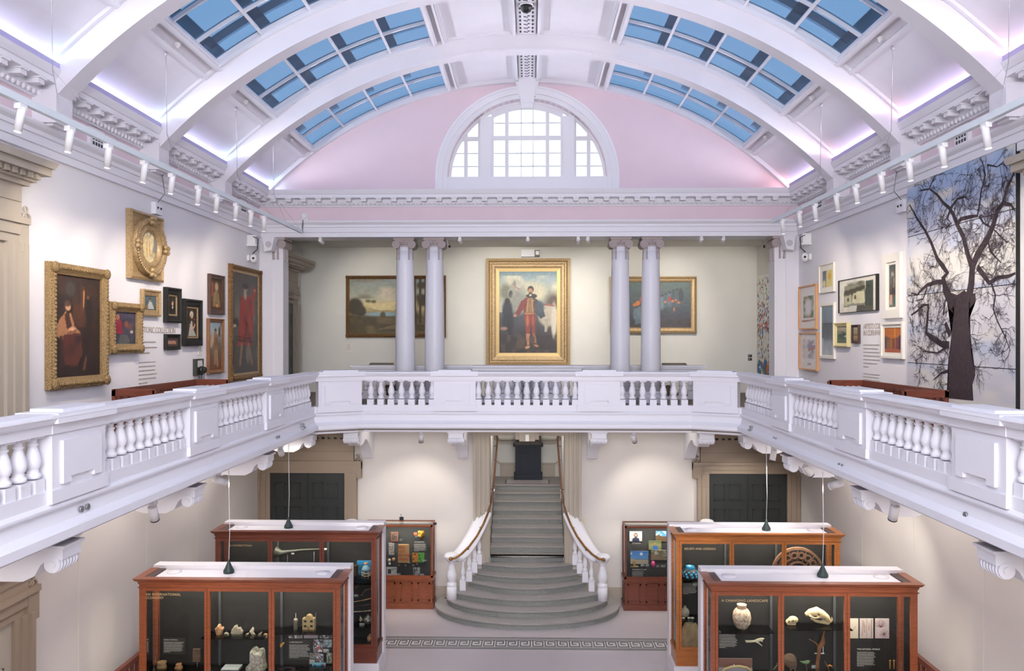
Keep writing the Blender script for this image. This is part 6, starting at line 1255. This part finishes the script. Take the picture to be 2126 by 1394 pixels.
panel(RR, (1416.5, 1209, 1449, 1239), RRB-.1, 9, '', 6, bg_=blackb)
a = at(1422, 1281, Y=YR); item('stoneware_jug', 'pale grey narrow necked jug', 'jug', MB().lathe([(.05, 0), (.085, .05), (.09, .1), (.07, .15), (.03, .18), (.025, .2), (.03, .215), (.02, .215)], a, 20), mat('stoneware', 'aaa592', .6, var=.1), a)
for k, px in enumerate((1418, 1430, 1437)): a = at(px, 1284, Y=YR-.08); item('shell_fragment', 'small white curled shell in front of the grey jug', 'shell', MB().ball(a, .03, .03, .022, 8, 6).ball((a[0]+.025, a[1], a[2]), .018), mat('shell_white', 'cfc8b8', .5), a, group='shells in front of the grey jug')
a = at(1434, 1348, Y=YR-.1); item('cone_pot', 'large buff cone shaped burial pot at the case bottom', 'pot', MB().lathe([(.15, 0), (.2, .03), (.215, .12), (.2, .26), (.16, .42), (.11, .52), (.1, .53)], a, 32), mat('cone_clay', 'a08a66', .85, var=.12, vscale=10, col2='bba078', bump=.2), a)
captions(RR, [(1429, 1289, 1440, 1294), (1438, 1209, 1449, 1217)], YR-.15)
c_ = at(1656, 1178, Y=YR); t = thing('tracery_arch', 'carved brown wooden arch of pierced gothic tracery', 'carved arch', (c_[0], YR, c_[2]-.12)); RA = .52; m_ = MB(); cz = c_[2]-.12
ring(m_, cz, RA-.05, RA, YR-.03, YR+.03, 0, 180, 40, c_[0]); ring(m_, cz, .2, .235, YR-.025, YR+.025, 0, 180, 24, c_[0]); m_.box(c_[0]-RA, c_[0]+RA, YR-.03, YR+.03, cz-.04, cz)
for k in range(9):
    an = PI*k/8; m_.tube([(c_[0]+.22*math.cos(an), YR, cz+.22*math.sin(an)), (c_[0]+(RA-.03)*math.cos(an), YR, cz+(RA-.03)*math.sin(an))], .016, 6)
for k in range(8):
    an = PI*(k+.5)/8; q = (c_[0]+.36*math.cos(an), cz+.36*math.sin(an)); ring(m_, q[1], .045, .075, YR-.022, YR+.022, 0, 360, 18, q[0])
    for g_ in range(4): m_.box(q[0]+.045*math.cos(an+g_*PI/2)-.012, q[0]+.045*math.cos(an+g_*PI/2)+.012, YR-.015, YR+.015, q[1]+.045*math.sin(an+g_*PI/2)-.012, q[1]+.045*math.sin(an+g_*PI/2)+.012)
build(m_, 'tracery', mat('tracery_wood', '7d5a44', .7, var=.2), t)
# ---- front right case
YV = 12.9
shelf(FR, 1492, 1600, YV, at(1540, 1305, Y=YV)[2]); shelf(FR, 1630, 1760, YV, at(1700, 1299, Y=YV)[2]); shelf(FR, 1492, 1885, YV, 1.36)
a = at(1540, 1305, Y=YV); t = thing('patterned_vase', 'tall round brown and cream scroll patterned vase with short neck', 'vase', a); s_ = 1.0
build(MB().lathe([(.06, 0), (.09, .01), (.13, .08), (.147, .17), (.135, .26), (.1, .31), (.075, .32)], a, 32), 'body', mat('vase_scroll', '86695a', .6, vscale=26, col2='d6c6ac', var=.05), t); build(MB().lathe([(.072, .315), (.07, .37), (.078, .385), (.07, .385), (.06, .34)], a, 28), 'neck', mat('vase_neck', 'b09a84', .6), t)
bone = mat('bone', 'cdb88e', .6, var=.12, vscale=18, bump=.2)
a = at(1644, 1299, Y=YV); mb = MB().ball((a[0]+.02, a[1], a[2]+.09), .085, .06, .06).ball((a[0]-.05, a[1], a[2]+.06), .05, .045, .045).box(a[0]-.08, a[0]+.06, a[1]-.03, a[1]+.03, a[2]+.005, a[2]+.03)
t = thing('small_skull', 'small rounded mammal skull facing left on the glass shelf', 'skull', a); o = build(mb, 'cranium', bone, t); bpy.context.view_layer.update(); fuse(o, .012); build(MB().ball((a[0]-.06, a[1]-.045, a[2]+.075), .014).ball((a[0]+.0, a[1]-.055, a[2]+.09), .012), 'eye_socket', blackb, t)
a = at(1701, 1299, Y=YV); mb = MB(); f_ = lambda px, py, dy=0: at(px, py, Y=YV+dy)
mb.tube([f_(1672, 1277), f_(1682, 1272), f_(1695, 1270), f_(1706, 1276), f_(1716, 1283), f_(1723, 1291)], [.03, .055, .075, .07, .055, .03], 14)
mb.tube([f_(1684, 1283), f_(1694, 1290), f_(1708, 1293), f_(1720, 1296), f_(1726, 1290)], [.03, .028, .026, .02, .012], 10)
mb.tube([f_(1680, 1280, -.05), f_(1692, 1284, -.08), f_(1704, 1283, -.05)], .014, 8)
t = thing('large_skull', 'large cream carnivore skull facing right with long curved tooth', 'skull', a); o = build(mb, 'cranium', bone, t); bpy.context.view_layer.update(); fuse(o, .013)
build(MB().ball(f_(1700, 1276, -.065), .022, .01, .016).ball(f_(1712, 1286, -.045), .012, .01, .012), 'eye_socket', dkwood, t); th_ = MB()
for k in range(5): q = f_(1706+3*k, 1289, -.03); th_.lathe([(.006, .012), (.001, -.02)], q, 6)
th_.tube([f_(1725, 1294), f_(1728, 1288), f_(1726.5, 1282)], [.01, .008, .002], 6); build(th_, 'tooth', bone, t)
mb, o_ = blob(1567, 1334, 40, 17, FRB-.03, .03, [(0, .7), (.05, .45), (.35, .5), (.5, .55), (.7, .3), (.88, 0), (.9, .06), (.75, .4), (.68, .6), (.8, .68), (.92, .6), (.9, .75), (1, .95), (.85, 1), (.65, .9), (.5, .72), (.35, .68)])
item('forked_bone', 'white forked bone fixed on the dark board', 'bone', mb, mat('bone_white', 'cbc0a6', .6), o_)
panel(FR, (1491, 1307, 1534, 1350), FRB-.02, 12, 'MILLENNIA OF CHANGE', 7, bg_=blackb, hs=.032); panel(FR, (1777, 1343, 1821, 1388), FRB, 13, 'THE NATURAL WORLD', 8, bg_=blackb, hs=.035)
ink = lambda c: [('bg', [(0, 'c4b4ac'), (1, 'cabab2')])]+[('l', [(.2+.15*k, .1), (.3+.12*k, .5), (.15+.2*k, .9)], .02, c) for k in range(4)]
photo((1754, 1285, 1782, 1326), FRB, 'pale botanical sheet partly behind the door frame', [('bg', [(0, 'd0c2ac'), (1, 'd4c8b6')]), ('l', [(.6, .4), (.8, .6)], .02, '8a6a60')], 'botanical_sheet', 'drawing', seed=30)
photo((1785, 1285, 1813, 1326), FRB, 'botanical sheet with tall reddish reeds, middle of three', [('bg', [(0, 'bcaea8'), (1, 'c4b6b0')]), ('l', [(.2, .1), (.22, .9)], .025, '8a6a5a'), ('l', [(.38, .3), (.32, .8)], .03, 'a0684c'), ('l', [(.85, .05), (.88, .95)], .03, '7c6a50'), ('l', [(.7, .4), (.65, .8)], .02, 'a0684c'), ('r', .48, 0, .5, 1, '9a8c86')], 'botanical_sheet', 'drawing', res=800, seed=31)
photo((1817, 1285, 1846, 1326), FRB, 'botanical sheet with dark red seaweed sprays, right of three', [('bg', [(0, 'bfaeae'), (1, 'c6b6b4')])]+[('l', [(.4, .55), (.4+.4*math.cos(a_), .6+.35*math.sin(a_))], .018, '6a4044') for a_ in [.2+.35*k for k in range(9)]]+[('l', [(.65, .2), (.65+.33*math.cos(a_), .22+.22*math.sin(a_))], .018, '6a4044') for a_ in [.2+.6*k for k in range(10)]], 'botanical_sheet', 'drawing', res=900, seed=32)
# kiwi, parrot, branch
fur = mat('kiwi_feather', '7c6450', .9, var=.3, vscale=30, stretch=(1, 1, 6), bump=.8); a = at(1642, 1396, Y=YV)
bc = at(1640, 1372, Y=YV); t = thing('stuffed_kiwi', 'stuffed brown kiwi standing with rounded back, head hidden by the door frame', 'bird', (a[0], a[1], 1.37)); mb = MB()
mb.ball(bc, .11, .09, .115, 16, 12).ball((bc[0]+.03, bc[1], bc[2]-.05), .085, .08, .09, 14, 10).tube([(bc[0]-.06, bc[1], bc[2]+.03), (bc[0]-.13, bc[1], bc[2]+.0), (bc[0]-.17, bc[1], bc[2]-.05)], [.06, .035, .03], 10).ball((bc[0]-.18, bc[1], bc[2]-.06), .038, .03, .032)
o = build(mb, 'feathered_body', fur, t); bpy.context.view_layer.update(); fuse(o, .014)
build(MB().tube([(bc[0]-.2, bc[1], bc[2]-.07), (bc[0]-.27, bc[1], bc[2]-.16)], [.008, .003], 6), 'beak', bone, t)
for dx in (0, .07): m_ = MB().tube([(bc[0]+dx, bc[1], bc[2]-.1), (bc[0]+dx+.015, bc[1], bc[2]-.15), (bc[0]+dx, bc[1], 1.375)], [.022, .012, .01], 8); m_.tube([(bc[0]+dx, bc[1], 1.38), (bc[0]+dx-.05, bc[1]-.02, 1.375)], .007, 5).tube([(bc[0]+dx, bc[1], 1.38), (bc[0]+dx-.05, bc[1]+.02, 1.375)], .007, 5); build(m_, 'leg', mat('kiwi_leg', '8a7058', .7), t)
wood_b = mat('branch_bark', '8a5a38', .8, var=.3, bump=.6); t = thing('display_branch', 'tall knotty brown forked branch standing in the middle of the case', 'branch', at(1700, 1396, Y=YV)); g_ = lambda px, py: at(px, py, Y=YV+.05)
build(MB().tube([g_(1697, 1396), g_(1697, 1380), g_(1700, 1360), g_(1701, 1346), g_(1708, 1335), g_(1709, 1320), g_(1713, 1304)], [.035, .03, .03, .035, .04, .018, .012], 10).tube([g_(1702, 1348), g_(1694, 1336), g_(1680, 1328)], [.02, .012, .008], 8), 'stem', wood_b, t)
t = thing('green_parrot', 'small stuffed green parakeet perched on a twig', 'bird', at(1675, 1396, Y=YV)); mb = MB().tube([g_(1661, 1374), g_(1668, 1376), g_(1675, 1376), g_(1679, 1374), g_(1681, 1374)], [.006, .02, .032, .026, .012], 10); o = build(mb, 'feathered_body', mat('parrot_green', '6c8a5c', .7, var=.2), t); build(MB().ball(g_(1680.5, 1373), .012), 'red_brow', mat('parrot_red', 'b84a3c', .6), t); build(MB().tube([g_(1673, 1380), g_(1676, 1396)], .007, 6), 'perch', wood_b, t)
t = thing('hornbill_head', 'small dark bird with orange curved beak on a twig', 'bird', at(1724, 1394, Y=YV)); build(MB().tube([g_(1718, 1385), g_(1722, 1382), g_(1727, 1384), g_(1728, 1388)], [.006, .016, .014, .004], 8), 'orange_beak', mat('beak_orange', 'c8822c', .5), t); build(MB().ball(g_(1730, 1388), .03, .03, .035), 'body', blackb, t); build(MB().tube([g_(1712, 1374), g_(1720, 1388), g_(1722, 1396)], .007, 6).tube([g_(1728, 1380), g_(1731, 1378), g_(1733, 1388)], .005, 6), 'perch', wood_b, t)
x0, x1, z0, z1 = R_(1691, 1318, 1711, 1358, YV+.1); t = thing('acrylic_frame', 'clear acrylic upright holder behind the branch', 'holder', ((x0+x1)/2, YV+.1, z0)); build(MB().box(x0, x1, YV+.1, YV+.11, z0, z1), 'sheet', shelfg, t); build(MB().box(x1-.02, x1-.012, YV+.095, YV+.1, z0, z1).box(x0, x1, YV+.09, YV+.1, z0, z0+.015), 'bright_edge', whitep, t)
photo((1492, 1368, 1562, 1394), FRB-.25, 'brown and grey picture board behind the bow', [('bg', [(0, '98989c'), (.3, 'a0a0a4'), (.31, '7a5448'), (1, '845a4c')])], 'picture_board', 'picture board', seed=33)
q = lambda px, py: at(px, py, Y=FRB-.3); t = thing('curved_bow', 'pale curved marked measuring bow in front of the brown board', 'bow', q(1530, 1394)); build(MB().tube([q(1499, 1396), q(1505, 1390), q(1520, 1385), q(1535, 1384), q(1550, 1387), q(1562, 1396)], .022, 8), 'arc', mat('bow_cream', 'c4aa78', .6), t); build(MB().tube([q(1524, 1380), q(1525, 1386)], .008, 5), 'pin', whitep, t)
for px in (1848, 1856): a = at(px, 1390, Y=YV); item('insect_stand', 'tiny orange specimen on an upright glass tube at the right end', 'specimen', MB().lathe([(.012, 0), (.012, .12)], a, 8).ball((a[0], a[1], a[2]+.13), .018), mat('amber', '9c6c38', .5), a, group='tiny specimens at the right end of the front right case')
captions(FR, [(1685, 1382, 1694, 1389)], YV-.1)
# ---- two small cases beside the stairs
def small_case(xa, xb, label, wood, npan):
    yf, yb = 19.88, 20.44; t = thing('small_case', label, 'display case', ((xa+xb)/2, 20.15, 0)); H0, H1 = .78, 2.10
    build(MB().box(xa-.03, xb+.03, yf-.03, yb, 0, .14).box(xa, xb, yf, yb, .14, H0-.05).box(xa-.03, xb+.03, yf-.03, yb, H0-.06, H0), 'base', wood, t)
    w_ = (xb-xa)/npan
    for k in range(npan):
        a, b_ = xa+k*w_+.06, xa+(k+1)*w_-.06; m_ = MB()
        for q in ((a, b_, .2, .24), (a, b_, .62, .66), (a, a+.035, .2, .66), (b_-.035, b_, .2, .66)): m_.box(q[0], q[1], yf-.018, yf, q[2], q[3])
        build(m_, 'panel_moulding', wood, t)
    for y_ in (0,):
        m_ = MB()
        for q in ((yf+.06, yf+.25), (yf+.3, yf+.5)):
            for s in (xb, xa): m_.box(s-.01, s+.01, q[0], q[1], .2, .24).box(s-.01, s+.01, q[0], q[1], .62, .66).box(s-.01, s+.01, q[0], q[0]+.03, .2, .66).box(s-.01, s+.01, q[1]-.03, q[1], .2, .66)
        build(m_, 'side_moulding', wood, t)
    f = MB()
    for x in (xa, xb-.045): f.box(x, x+.045, yf, yf+.045, H0, H1).box(x, x+.03, yb-.03, yb, H0, H1).box(x+.005, x+.035, yf, yb, H1-.035, H1)
    f.box(xa, xb, yf, yf+.045, H1-.05, H1).box(xa, xb, yf, yf+.045, H0, H0+.05).box(xa, xb, yb-.03, yb, H1-.035, H1); build(f, 'frame', wood, t)
    g_ = MB().add([(xa+.04, yf+.02, H0+.05), (xb-.04, yf+.02, H0+.05), (xb-.04, yf+.02, H1-.05), (xa+.04, yf+.02, H1-.05)], [(0, 1, 2, 3)]); build(g_, 'front_glass', clear, t, fix=False)
    g_ = MB().add([(xa+.03, yf+.04, H1-.01), (xb-.03, yf+.04, H1-.01), (xb-.03, yb-.03, H1-.01), (xa+.03, yb-.03, H1-.01)], [(0, 1, 2, 3)]); build(g_, 'top_glass', clear, t, fix=False)
    build(MB().prism([(yf+.1, H0), (yb-.06, H1-.1), (yb-.03, H1-.1), (yb-.03, H0)], xa+.06, xb-.06, 'x').box(xa+.05, xb-.05, yf+.05, yb-.03, H0, H0+.01), 'slanted_board', blackb, t)
    area('small_case_light', ((xa+xb)/2, yf+.12, H1-.06), ((xa+xb)/2, yf+.3, 1.2), xb-xa-.2, .08, 12, (1, .93, .82)); return t
SL = small_case(-4.12, -2.37, 'small red brown glazed case left of the stairs with the brown paper bag', mahog, 4)
SR = small_case(2.44, 4.28, 'small dark red glazed case right of the stairs with seaside photographs', mahog_d, 4)
def YZ(z): return 19.965+(z-.78)*(20.36-19.98)/(2.0-.78)
def onb(px, py):
    z = 1.4
    for _ in range(6): q = at(px, py, Y=YZ(z)-.015); z = q[2]
    return q
def sphoto(box, label, ops, nm='photograph', cat='photograph', seed=1, res=500, group=None, back=0):
    a = onb(box[0], box[3]); b_ = onb(box[2], box[1]); Y = YZ((a[2]+b_[2])/2)-.05-back; return photo(box, Y, label, ops, nm, cat, group, res, seed)
sphoto((811.5, 1105.5, 826.5, 1125), 'brown framed dark plaque at the upper left of the small left case', [('bg', [(0, '3c332c'), (1, '4a4036')]), ('r', 0, 0, .12, 1, '7c4632'), ('r', .88, 0, 1, 1, '7c4632'), ('r', 0, 0, 1, .1, '7c4632'), ('r', 0, .9, 1, 1, '7c4632'), ('c', '6a6258', 7, .6, .8, (.15, .12, .85, .88))], 'plaque', 'plaque', 40)
sphoto((859, 1106.5, 866, 1112), 'tiny orange and brown card beside the gold mask', [('bg', [(0, '9c4a2c'), (1, 'c07048')])], 'small_card', 'card', 41)
q = onb(875, 1117); t = thing('gold_mask', 'shiny gold crumpled face mask at the upper right of the small left case', 'mask', (q[0], q[1]-.03, q[2])); mb = MB(); vs = []; fs = []
for i in range(11):
    for j in range(9):
        u = -1+j/4; v = 1-i/5; wv = (.085 if v > -.2 else .085*(1-(-v-.2)*.75)); vs.append((q[0]+u*wv, q[1]-.03-.05*(1-u*u)*(1-.5*v*v)-.012*math.sin(u*9+v*7), q[2]+.09+v*.10))
for i in range(10):
    for j in range(8):
        if (i in (3,) and j in (1, 2, 5, 6)) or (i == 7 and j in (3, 4)): continue
        fs.append((i*9+j, i*9+j+1, (i+1)*9+j+1, (i+1)*9+j))
build(MB().add(vs, fs), 'face', mat('shiny_gold', 'b88c34', .25, .8, bump=.6, bscale=60), t)
sphoto((807, 1128, 818.5, 1153), 'narrow printed paper sheet left of the paper bag', [('bg', [(0, 'a49c94'), (1, 'aca49c')]), ('c', '6e6862', 12, .5, .6)], 'paper_sheet', 'paper', 42)
x0, x1, z0, z1 = R_(826, 1132, 850, 1169, 20.0); t = thing('paper_bag', 'brown paper bag lettered FIRST NOT SECOND HOMES in red', 'paper bag', ((x0+x1)/2, 20.02, z0)); build(MB().add([(x0, 19.99, z0), (x1, 19.99, z0), (x1, 20.08, z0), (x0, 20.08, z0), (x0+.01, 20.02, z1), (x1-.02, 20.02, z1), (x1-.02, 20.06, z1), (x0+.01, 20.06, z1)], [(0, 3, 2, 1), (4, 5, 6, 7), (0, 1, 5, 4), (1, 2, 6, 5), (2, 3, 7, 6), (3, 0, 4, 7)]), 'bag', mat('kraft_paper', 'b08a5c', .8), t)
redm = mat('red_marker', 'c4412c', .6); text('FIRST\nNOT\nSECOND\nHOMES', (z1-z0)*.19, redm, t, (x0+.015, 19.975, z1-(z1-z0)*.2), 'red_lettering', ext=.003, line=1.15, spacing=.82)
a = onb(858, 1150); Yp = YZ(1.4)-.07; panel(SL, (858, 1123, 887, 1149), Yp+.06, 9, 'THE BARGAIN', 9, hs=.04)
sphoto((856, 1148.5, 868, 1168), 'orange printed leaflet beside the green one', [('bg', [(0, 'd88830'), (1, 'd88830')]), ('c', '4a3020', 9, .65, .75)], 'leaflet', 'leaflet', 43); sphoto((868.3, 1148.5, 881, 1168), 'bright green printed leaflet beside the orange one', [('bg', [(0, '5cb040'), (1, '5cb040')]), ('c', '2c5a24', 9, .68, .78)], 'leaflet', 'leaflet', 44)
for px, py, c_, lb in ((808, 1164, shard, 'buff round ball, left of the reddish one'), (817, 1162, terc, 'reddish round ball beside the buff one'), (809, 1171, offw, 'smaller pale ball in front of the buff one')): q = at(px, py, Y=19.99); item('clay_ball', lb, 'ball', MB().ball(q, .042 if c_ is not offw else .032), c_, q)
sphoto((802, 1178, 824, 1197), 'white card with a small dark portrait, lower left of the small left case', [('bg', [(0, 'd4d0c8'), (1, 'dad6ce')]), ('r', .15, .3, .45, .75, '4c4a48'), ('c', 'a8a49c', 9, .55, .65, (.5, .2, 1, .9))], 'white_card', 'card', 45, back=.02); sphoto((858, 1179, 872, 1197), 'small black and white picture card near the lower right', [('bg', [(0, '8c8884'), (1, 'b0aca8')]), ('c', '3a3838', 6, .5, .6)], 'picture_card', 'card', 46, back=.02)
for px, py in ((828, 1175), (842, 1175), (858, 1175), (850, 1170), (866, 1172)): q = at(px, py, Y=19.97); item('small_token', 'tiny greyish token laid along the foot of the slanted black board', 'token', MB().box(q[0]-.02, q[0]+.02, q[1]-.01, q[1]+.01, q[2], q[2]+.015), greys, q, group='tokens in the small left case')
captions(SL, [(829, 1119, 837, 1124), (861, 1113, 869, 1117), (876, 1163, 886, 1166), (824, 1191, 832, 1195), (872, 1192, 881, 1196)], 19.96)
skyb = lambda c1, c2: [('bg', [(0, c1), (.4, c2), (.45, '5a8fc8'), (1, '3c7cc4')]), ('c', 'dce6ee', 6, .6, .8, (0, .5, 1, 1))]
sphoto((1307, 1104, 1333, 1124.5), 'photograph of a dark haired person in a blue top', [('bg', [(0, 'b8b4ae'), (1, 'd4d0ca')]), ('p', [(.2, 0), (.25, .3), (.5, .42), (.75, .3), (.8, 0)], '2e3450'), ('e', .5, .62, .16, .24, '3a2a24', .3), ('e', .5, .62, .1, .13, 'c49478', .3)], seed=50, res=900)
sphoto((1361.5, 1103.5, 1384, 1125), 'photograph of a dark hillside under blue sky', [('bg', [(0, '6a5438'), (.5, '5a4630'), (.55, '4a8ac8'), (1, '3c80c8')]), ('p', [(0, .8), (1, .3), (1, 0), (0, 0)], '5c4830'), ('c', 'e0e8ee', 6, .65, .8, (0, .6, 1, 1))], seed=51)
sphoto((1347, 1123.5, 1373, 1142), 'photograph of a person in a bright blue shirt outdoors', [('bg', [(0, '8c8a60'), (.5, 'a0a068'), (1, '4a6a3c')]), ('p', [(.3, 0), (.33, .45), (.7, .45), (.72, 0)], '3f7cc0'), ('e', .5, .66, .11, .17, 'b88868', .3)], seed=52, res=800, back=.02)
sphoto((1352, 1142.5, 1384, 1163.5), 'photograph of stones and a cup on the ground', [('bg', [(0, '8a7a60'), (1, '6e6a4c')]), ('c', 'a8a088', 7, .5, .7), ('e', .3, .75, .08, .15, 'cfc8b8', .3), ('r', .02, .25, .16, .5, 'a8643c')], seed=53)
sphoto((1309, 1145, 1346, 1171.5), 'large photograph of a sandy beach and blue sea', [('bg', [(0, 'b0a890'), (.32, 'b4ac98'), (.36, '3c6ca0'), (.42, '6a9cd0'), (1, '3a80cc')]), ('p', [(0, 0), (0, .45), (.45, .3), (1, .28), (1, 0)], 'b4a890'), ('c', 'e8eef4', 5, .6, .8, (0, .55, 1, 1))], seed=54, res=900)
q = at(1317.5, 1176, Y=19.99); t = thing('candle_figure', 'small upright yellow brown carved block in front of the beach photograph', 'carving', q); build(MB().box(q[0]-.035, q[0]+.02, q[1]-.02, q[1]+.02, q[2], q[2]+.14).box(q[0]-.1, q[0]+.09, q[1]-.03, q[1]+.03, q[2]-.02, q[2]), 'carving', mat('pale_wood', 'b0915c', .6), t)
q = at(1358, 1177, Y=19.98); item('pink_can', 'bright pink rounded object tilted at the foot of the photographs', 'small exhibit', MB().tube([q, (q[0]-.03, q[1], q[2]+.05), (q[0]-.02, q[1], q[2]+.13)], [.035, .05, .035], 12), mat('hot_pink', 'e0508c', .4), q)
panel(SR, (1311, 1181, 1340, 1204), 19.97, 8, 'THREADS OF LIFE', 10, hs=.045); panel(SR, (1311, 1125, 1333, 1139), YZ(1.8)-.04, 4, '', 11, bg_=blackb)
captions(SR, [(1330, 1172, 1338, 1177), (1340, 1172, 1348, 1177), (1362, 1174, 1370, 1179), (1372, 1174, 1382, 1179), (1357, 1200, 1367, 1205)], 19.955)
for px, lb in ((761, 'left'), (903, 'right')): q = at(px, 1078, Y=19.95); item('case_clamp', 'small black clamp on the %s top corner of the small left case' % lb, 'clamp', MB().box(q[0]-.04, q[0]+.04, q[1]-.04, q[1]+.03, 2.1, 2.15), blackp, (q[0], q[1], 2.1))
q = at(832, 1078, Y=20.3); item('case_sensor', 'little black sensor with aerial on top of the small left case', 'sensor', MB().box(q[0]-.05, q[0]+.05, 20.4, 20.44, 2.1, 2.18).tube([(q[0], 20.42, 2.18), (q[0]-.02, 20.42, 2.26)], .006, 5), blackp, (q[0], 20.42, 2.1))
item('floor_cable', 'black cable looping on the floor between the small left case and the stairs', 'cable', MB().tube([(-2.36, 20.3, .02), (-2.25, 20.1, .05), (-2.05, 20.2, .19), (-1.95, 20.44, .3)], .015, 6), blackp, (-2.36, 20.3, .02))
# ---- plinths behind cases, cables with cone weights, lower stair rails
for px, nm in ((729, 'left'), (1468, 'right')):
    q = at(px, 1079, Y=19.4); item('round_plinth', 'round white drum top showing behind the rear %s case' % nm, 'plinth', MB().lathe([(.17, 0), (.17, q[2]-.06), (.14, q[2]-.02), (.08, q[2]), (.01, q[2]+.003)], (q[0], 19.4, 0), 28), whitep, (q[0], 19.4, 0))
for px, yc, X_, lb in ((475, 12.98, None, 'the front left case'), (599, 16.1, None, 'the rear left case'), (1708, 12.98, None, 'the front right case'), (1591, 16.1, None, 'the rear right case')):
    q = at(px, 1100, Y=yc); t = thing('cable_drop', 'thin white cable falling into a dark cone on top of '+lb, 'cable', (q[0], yc, CT-.03))
    build(MB().lathe([(.085, 0), (.088, .04), (.06, .09), (.03, .16), (.012, .22)], (q[0], yc, CT-.03), 20), 'cone', mat('cone_green', '2c3a38', .45), t); build(MB().tube([(q[0], yc, CT+.17), (q[0]+.015, yc, 3.6), (q[0], yc, SLAB)], .005, 6), 'cable', whitep, t)
for s, nm in ((-1, 'left'), (1, 'right')):
    t = thing('wooden_stair_rail', 'dark red wooden slatted railing by the lower %s wall behind the front case' % nm, 'railing', (s*6.72, 12.5, 0)); zt = at(311, 1338, X=-6.72)[2] if s < 0 else at(1903, 1358, X=6.72)[2]
    build(MB().box(*sorted((s*6.76, s*6.68)), 9.6, 14.4, zt-.09, zt).box(*sorted((s*6.75, s*6.69)), 9.6, 14.4, .1, .16), 'rail', mahog_d, t); m_ = MB(); yy = 9.65
    while yy < 14.3: m_.box(*sorted((s*6.745, s*6.695)), yy, yy+.05, .1, zt-.04); yy += .17
    build(m_, 'slats', mahog_d, t)
    for yy in (9.6, 14.32): build(MB().box(*sorted((s*6.77, s*6.67)), yy, yy+.1, 0, zt+.04), 'post', mahog_d, t)
# added area lamp, hidden above the stair opening, to brighten the landing
area('stairwell_fill', (0, 21.5, 4.58), (0, 23.4, 2.4), 1.6, .3, 24, (1, .97, .93))
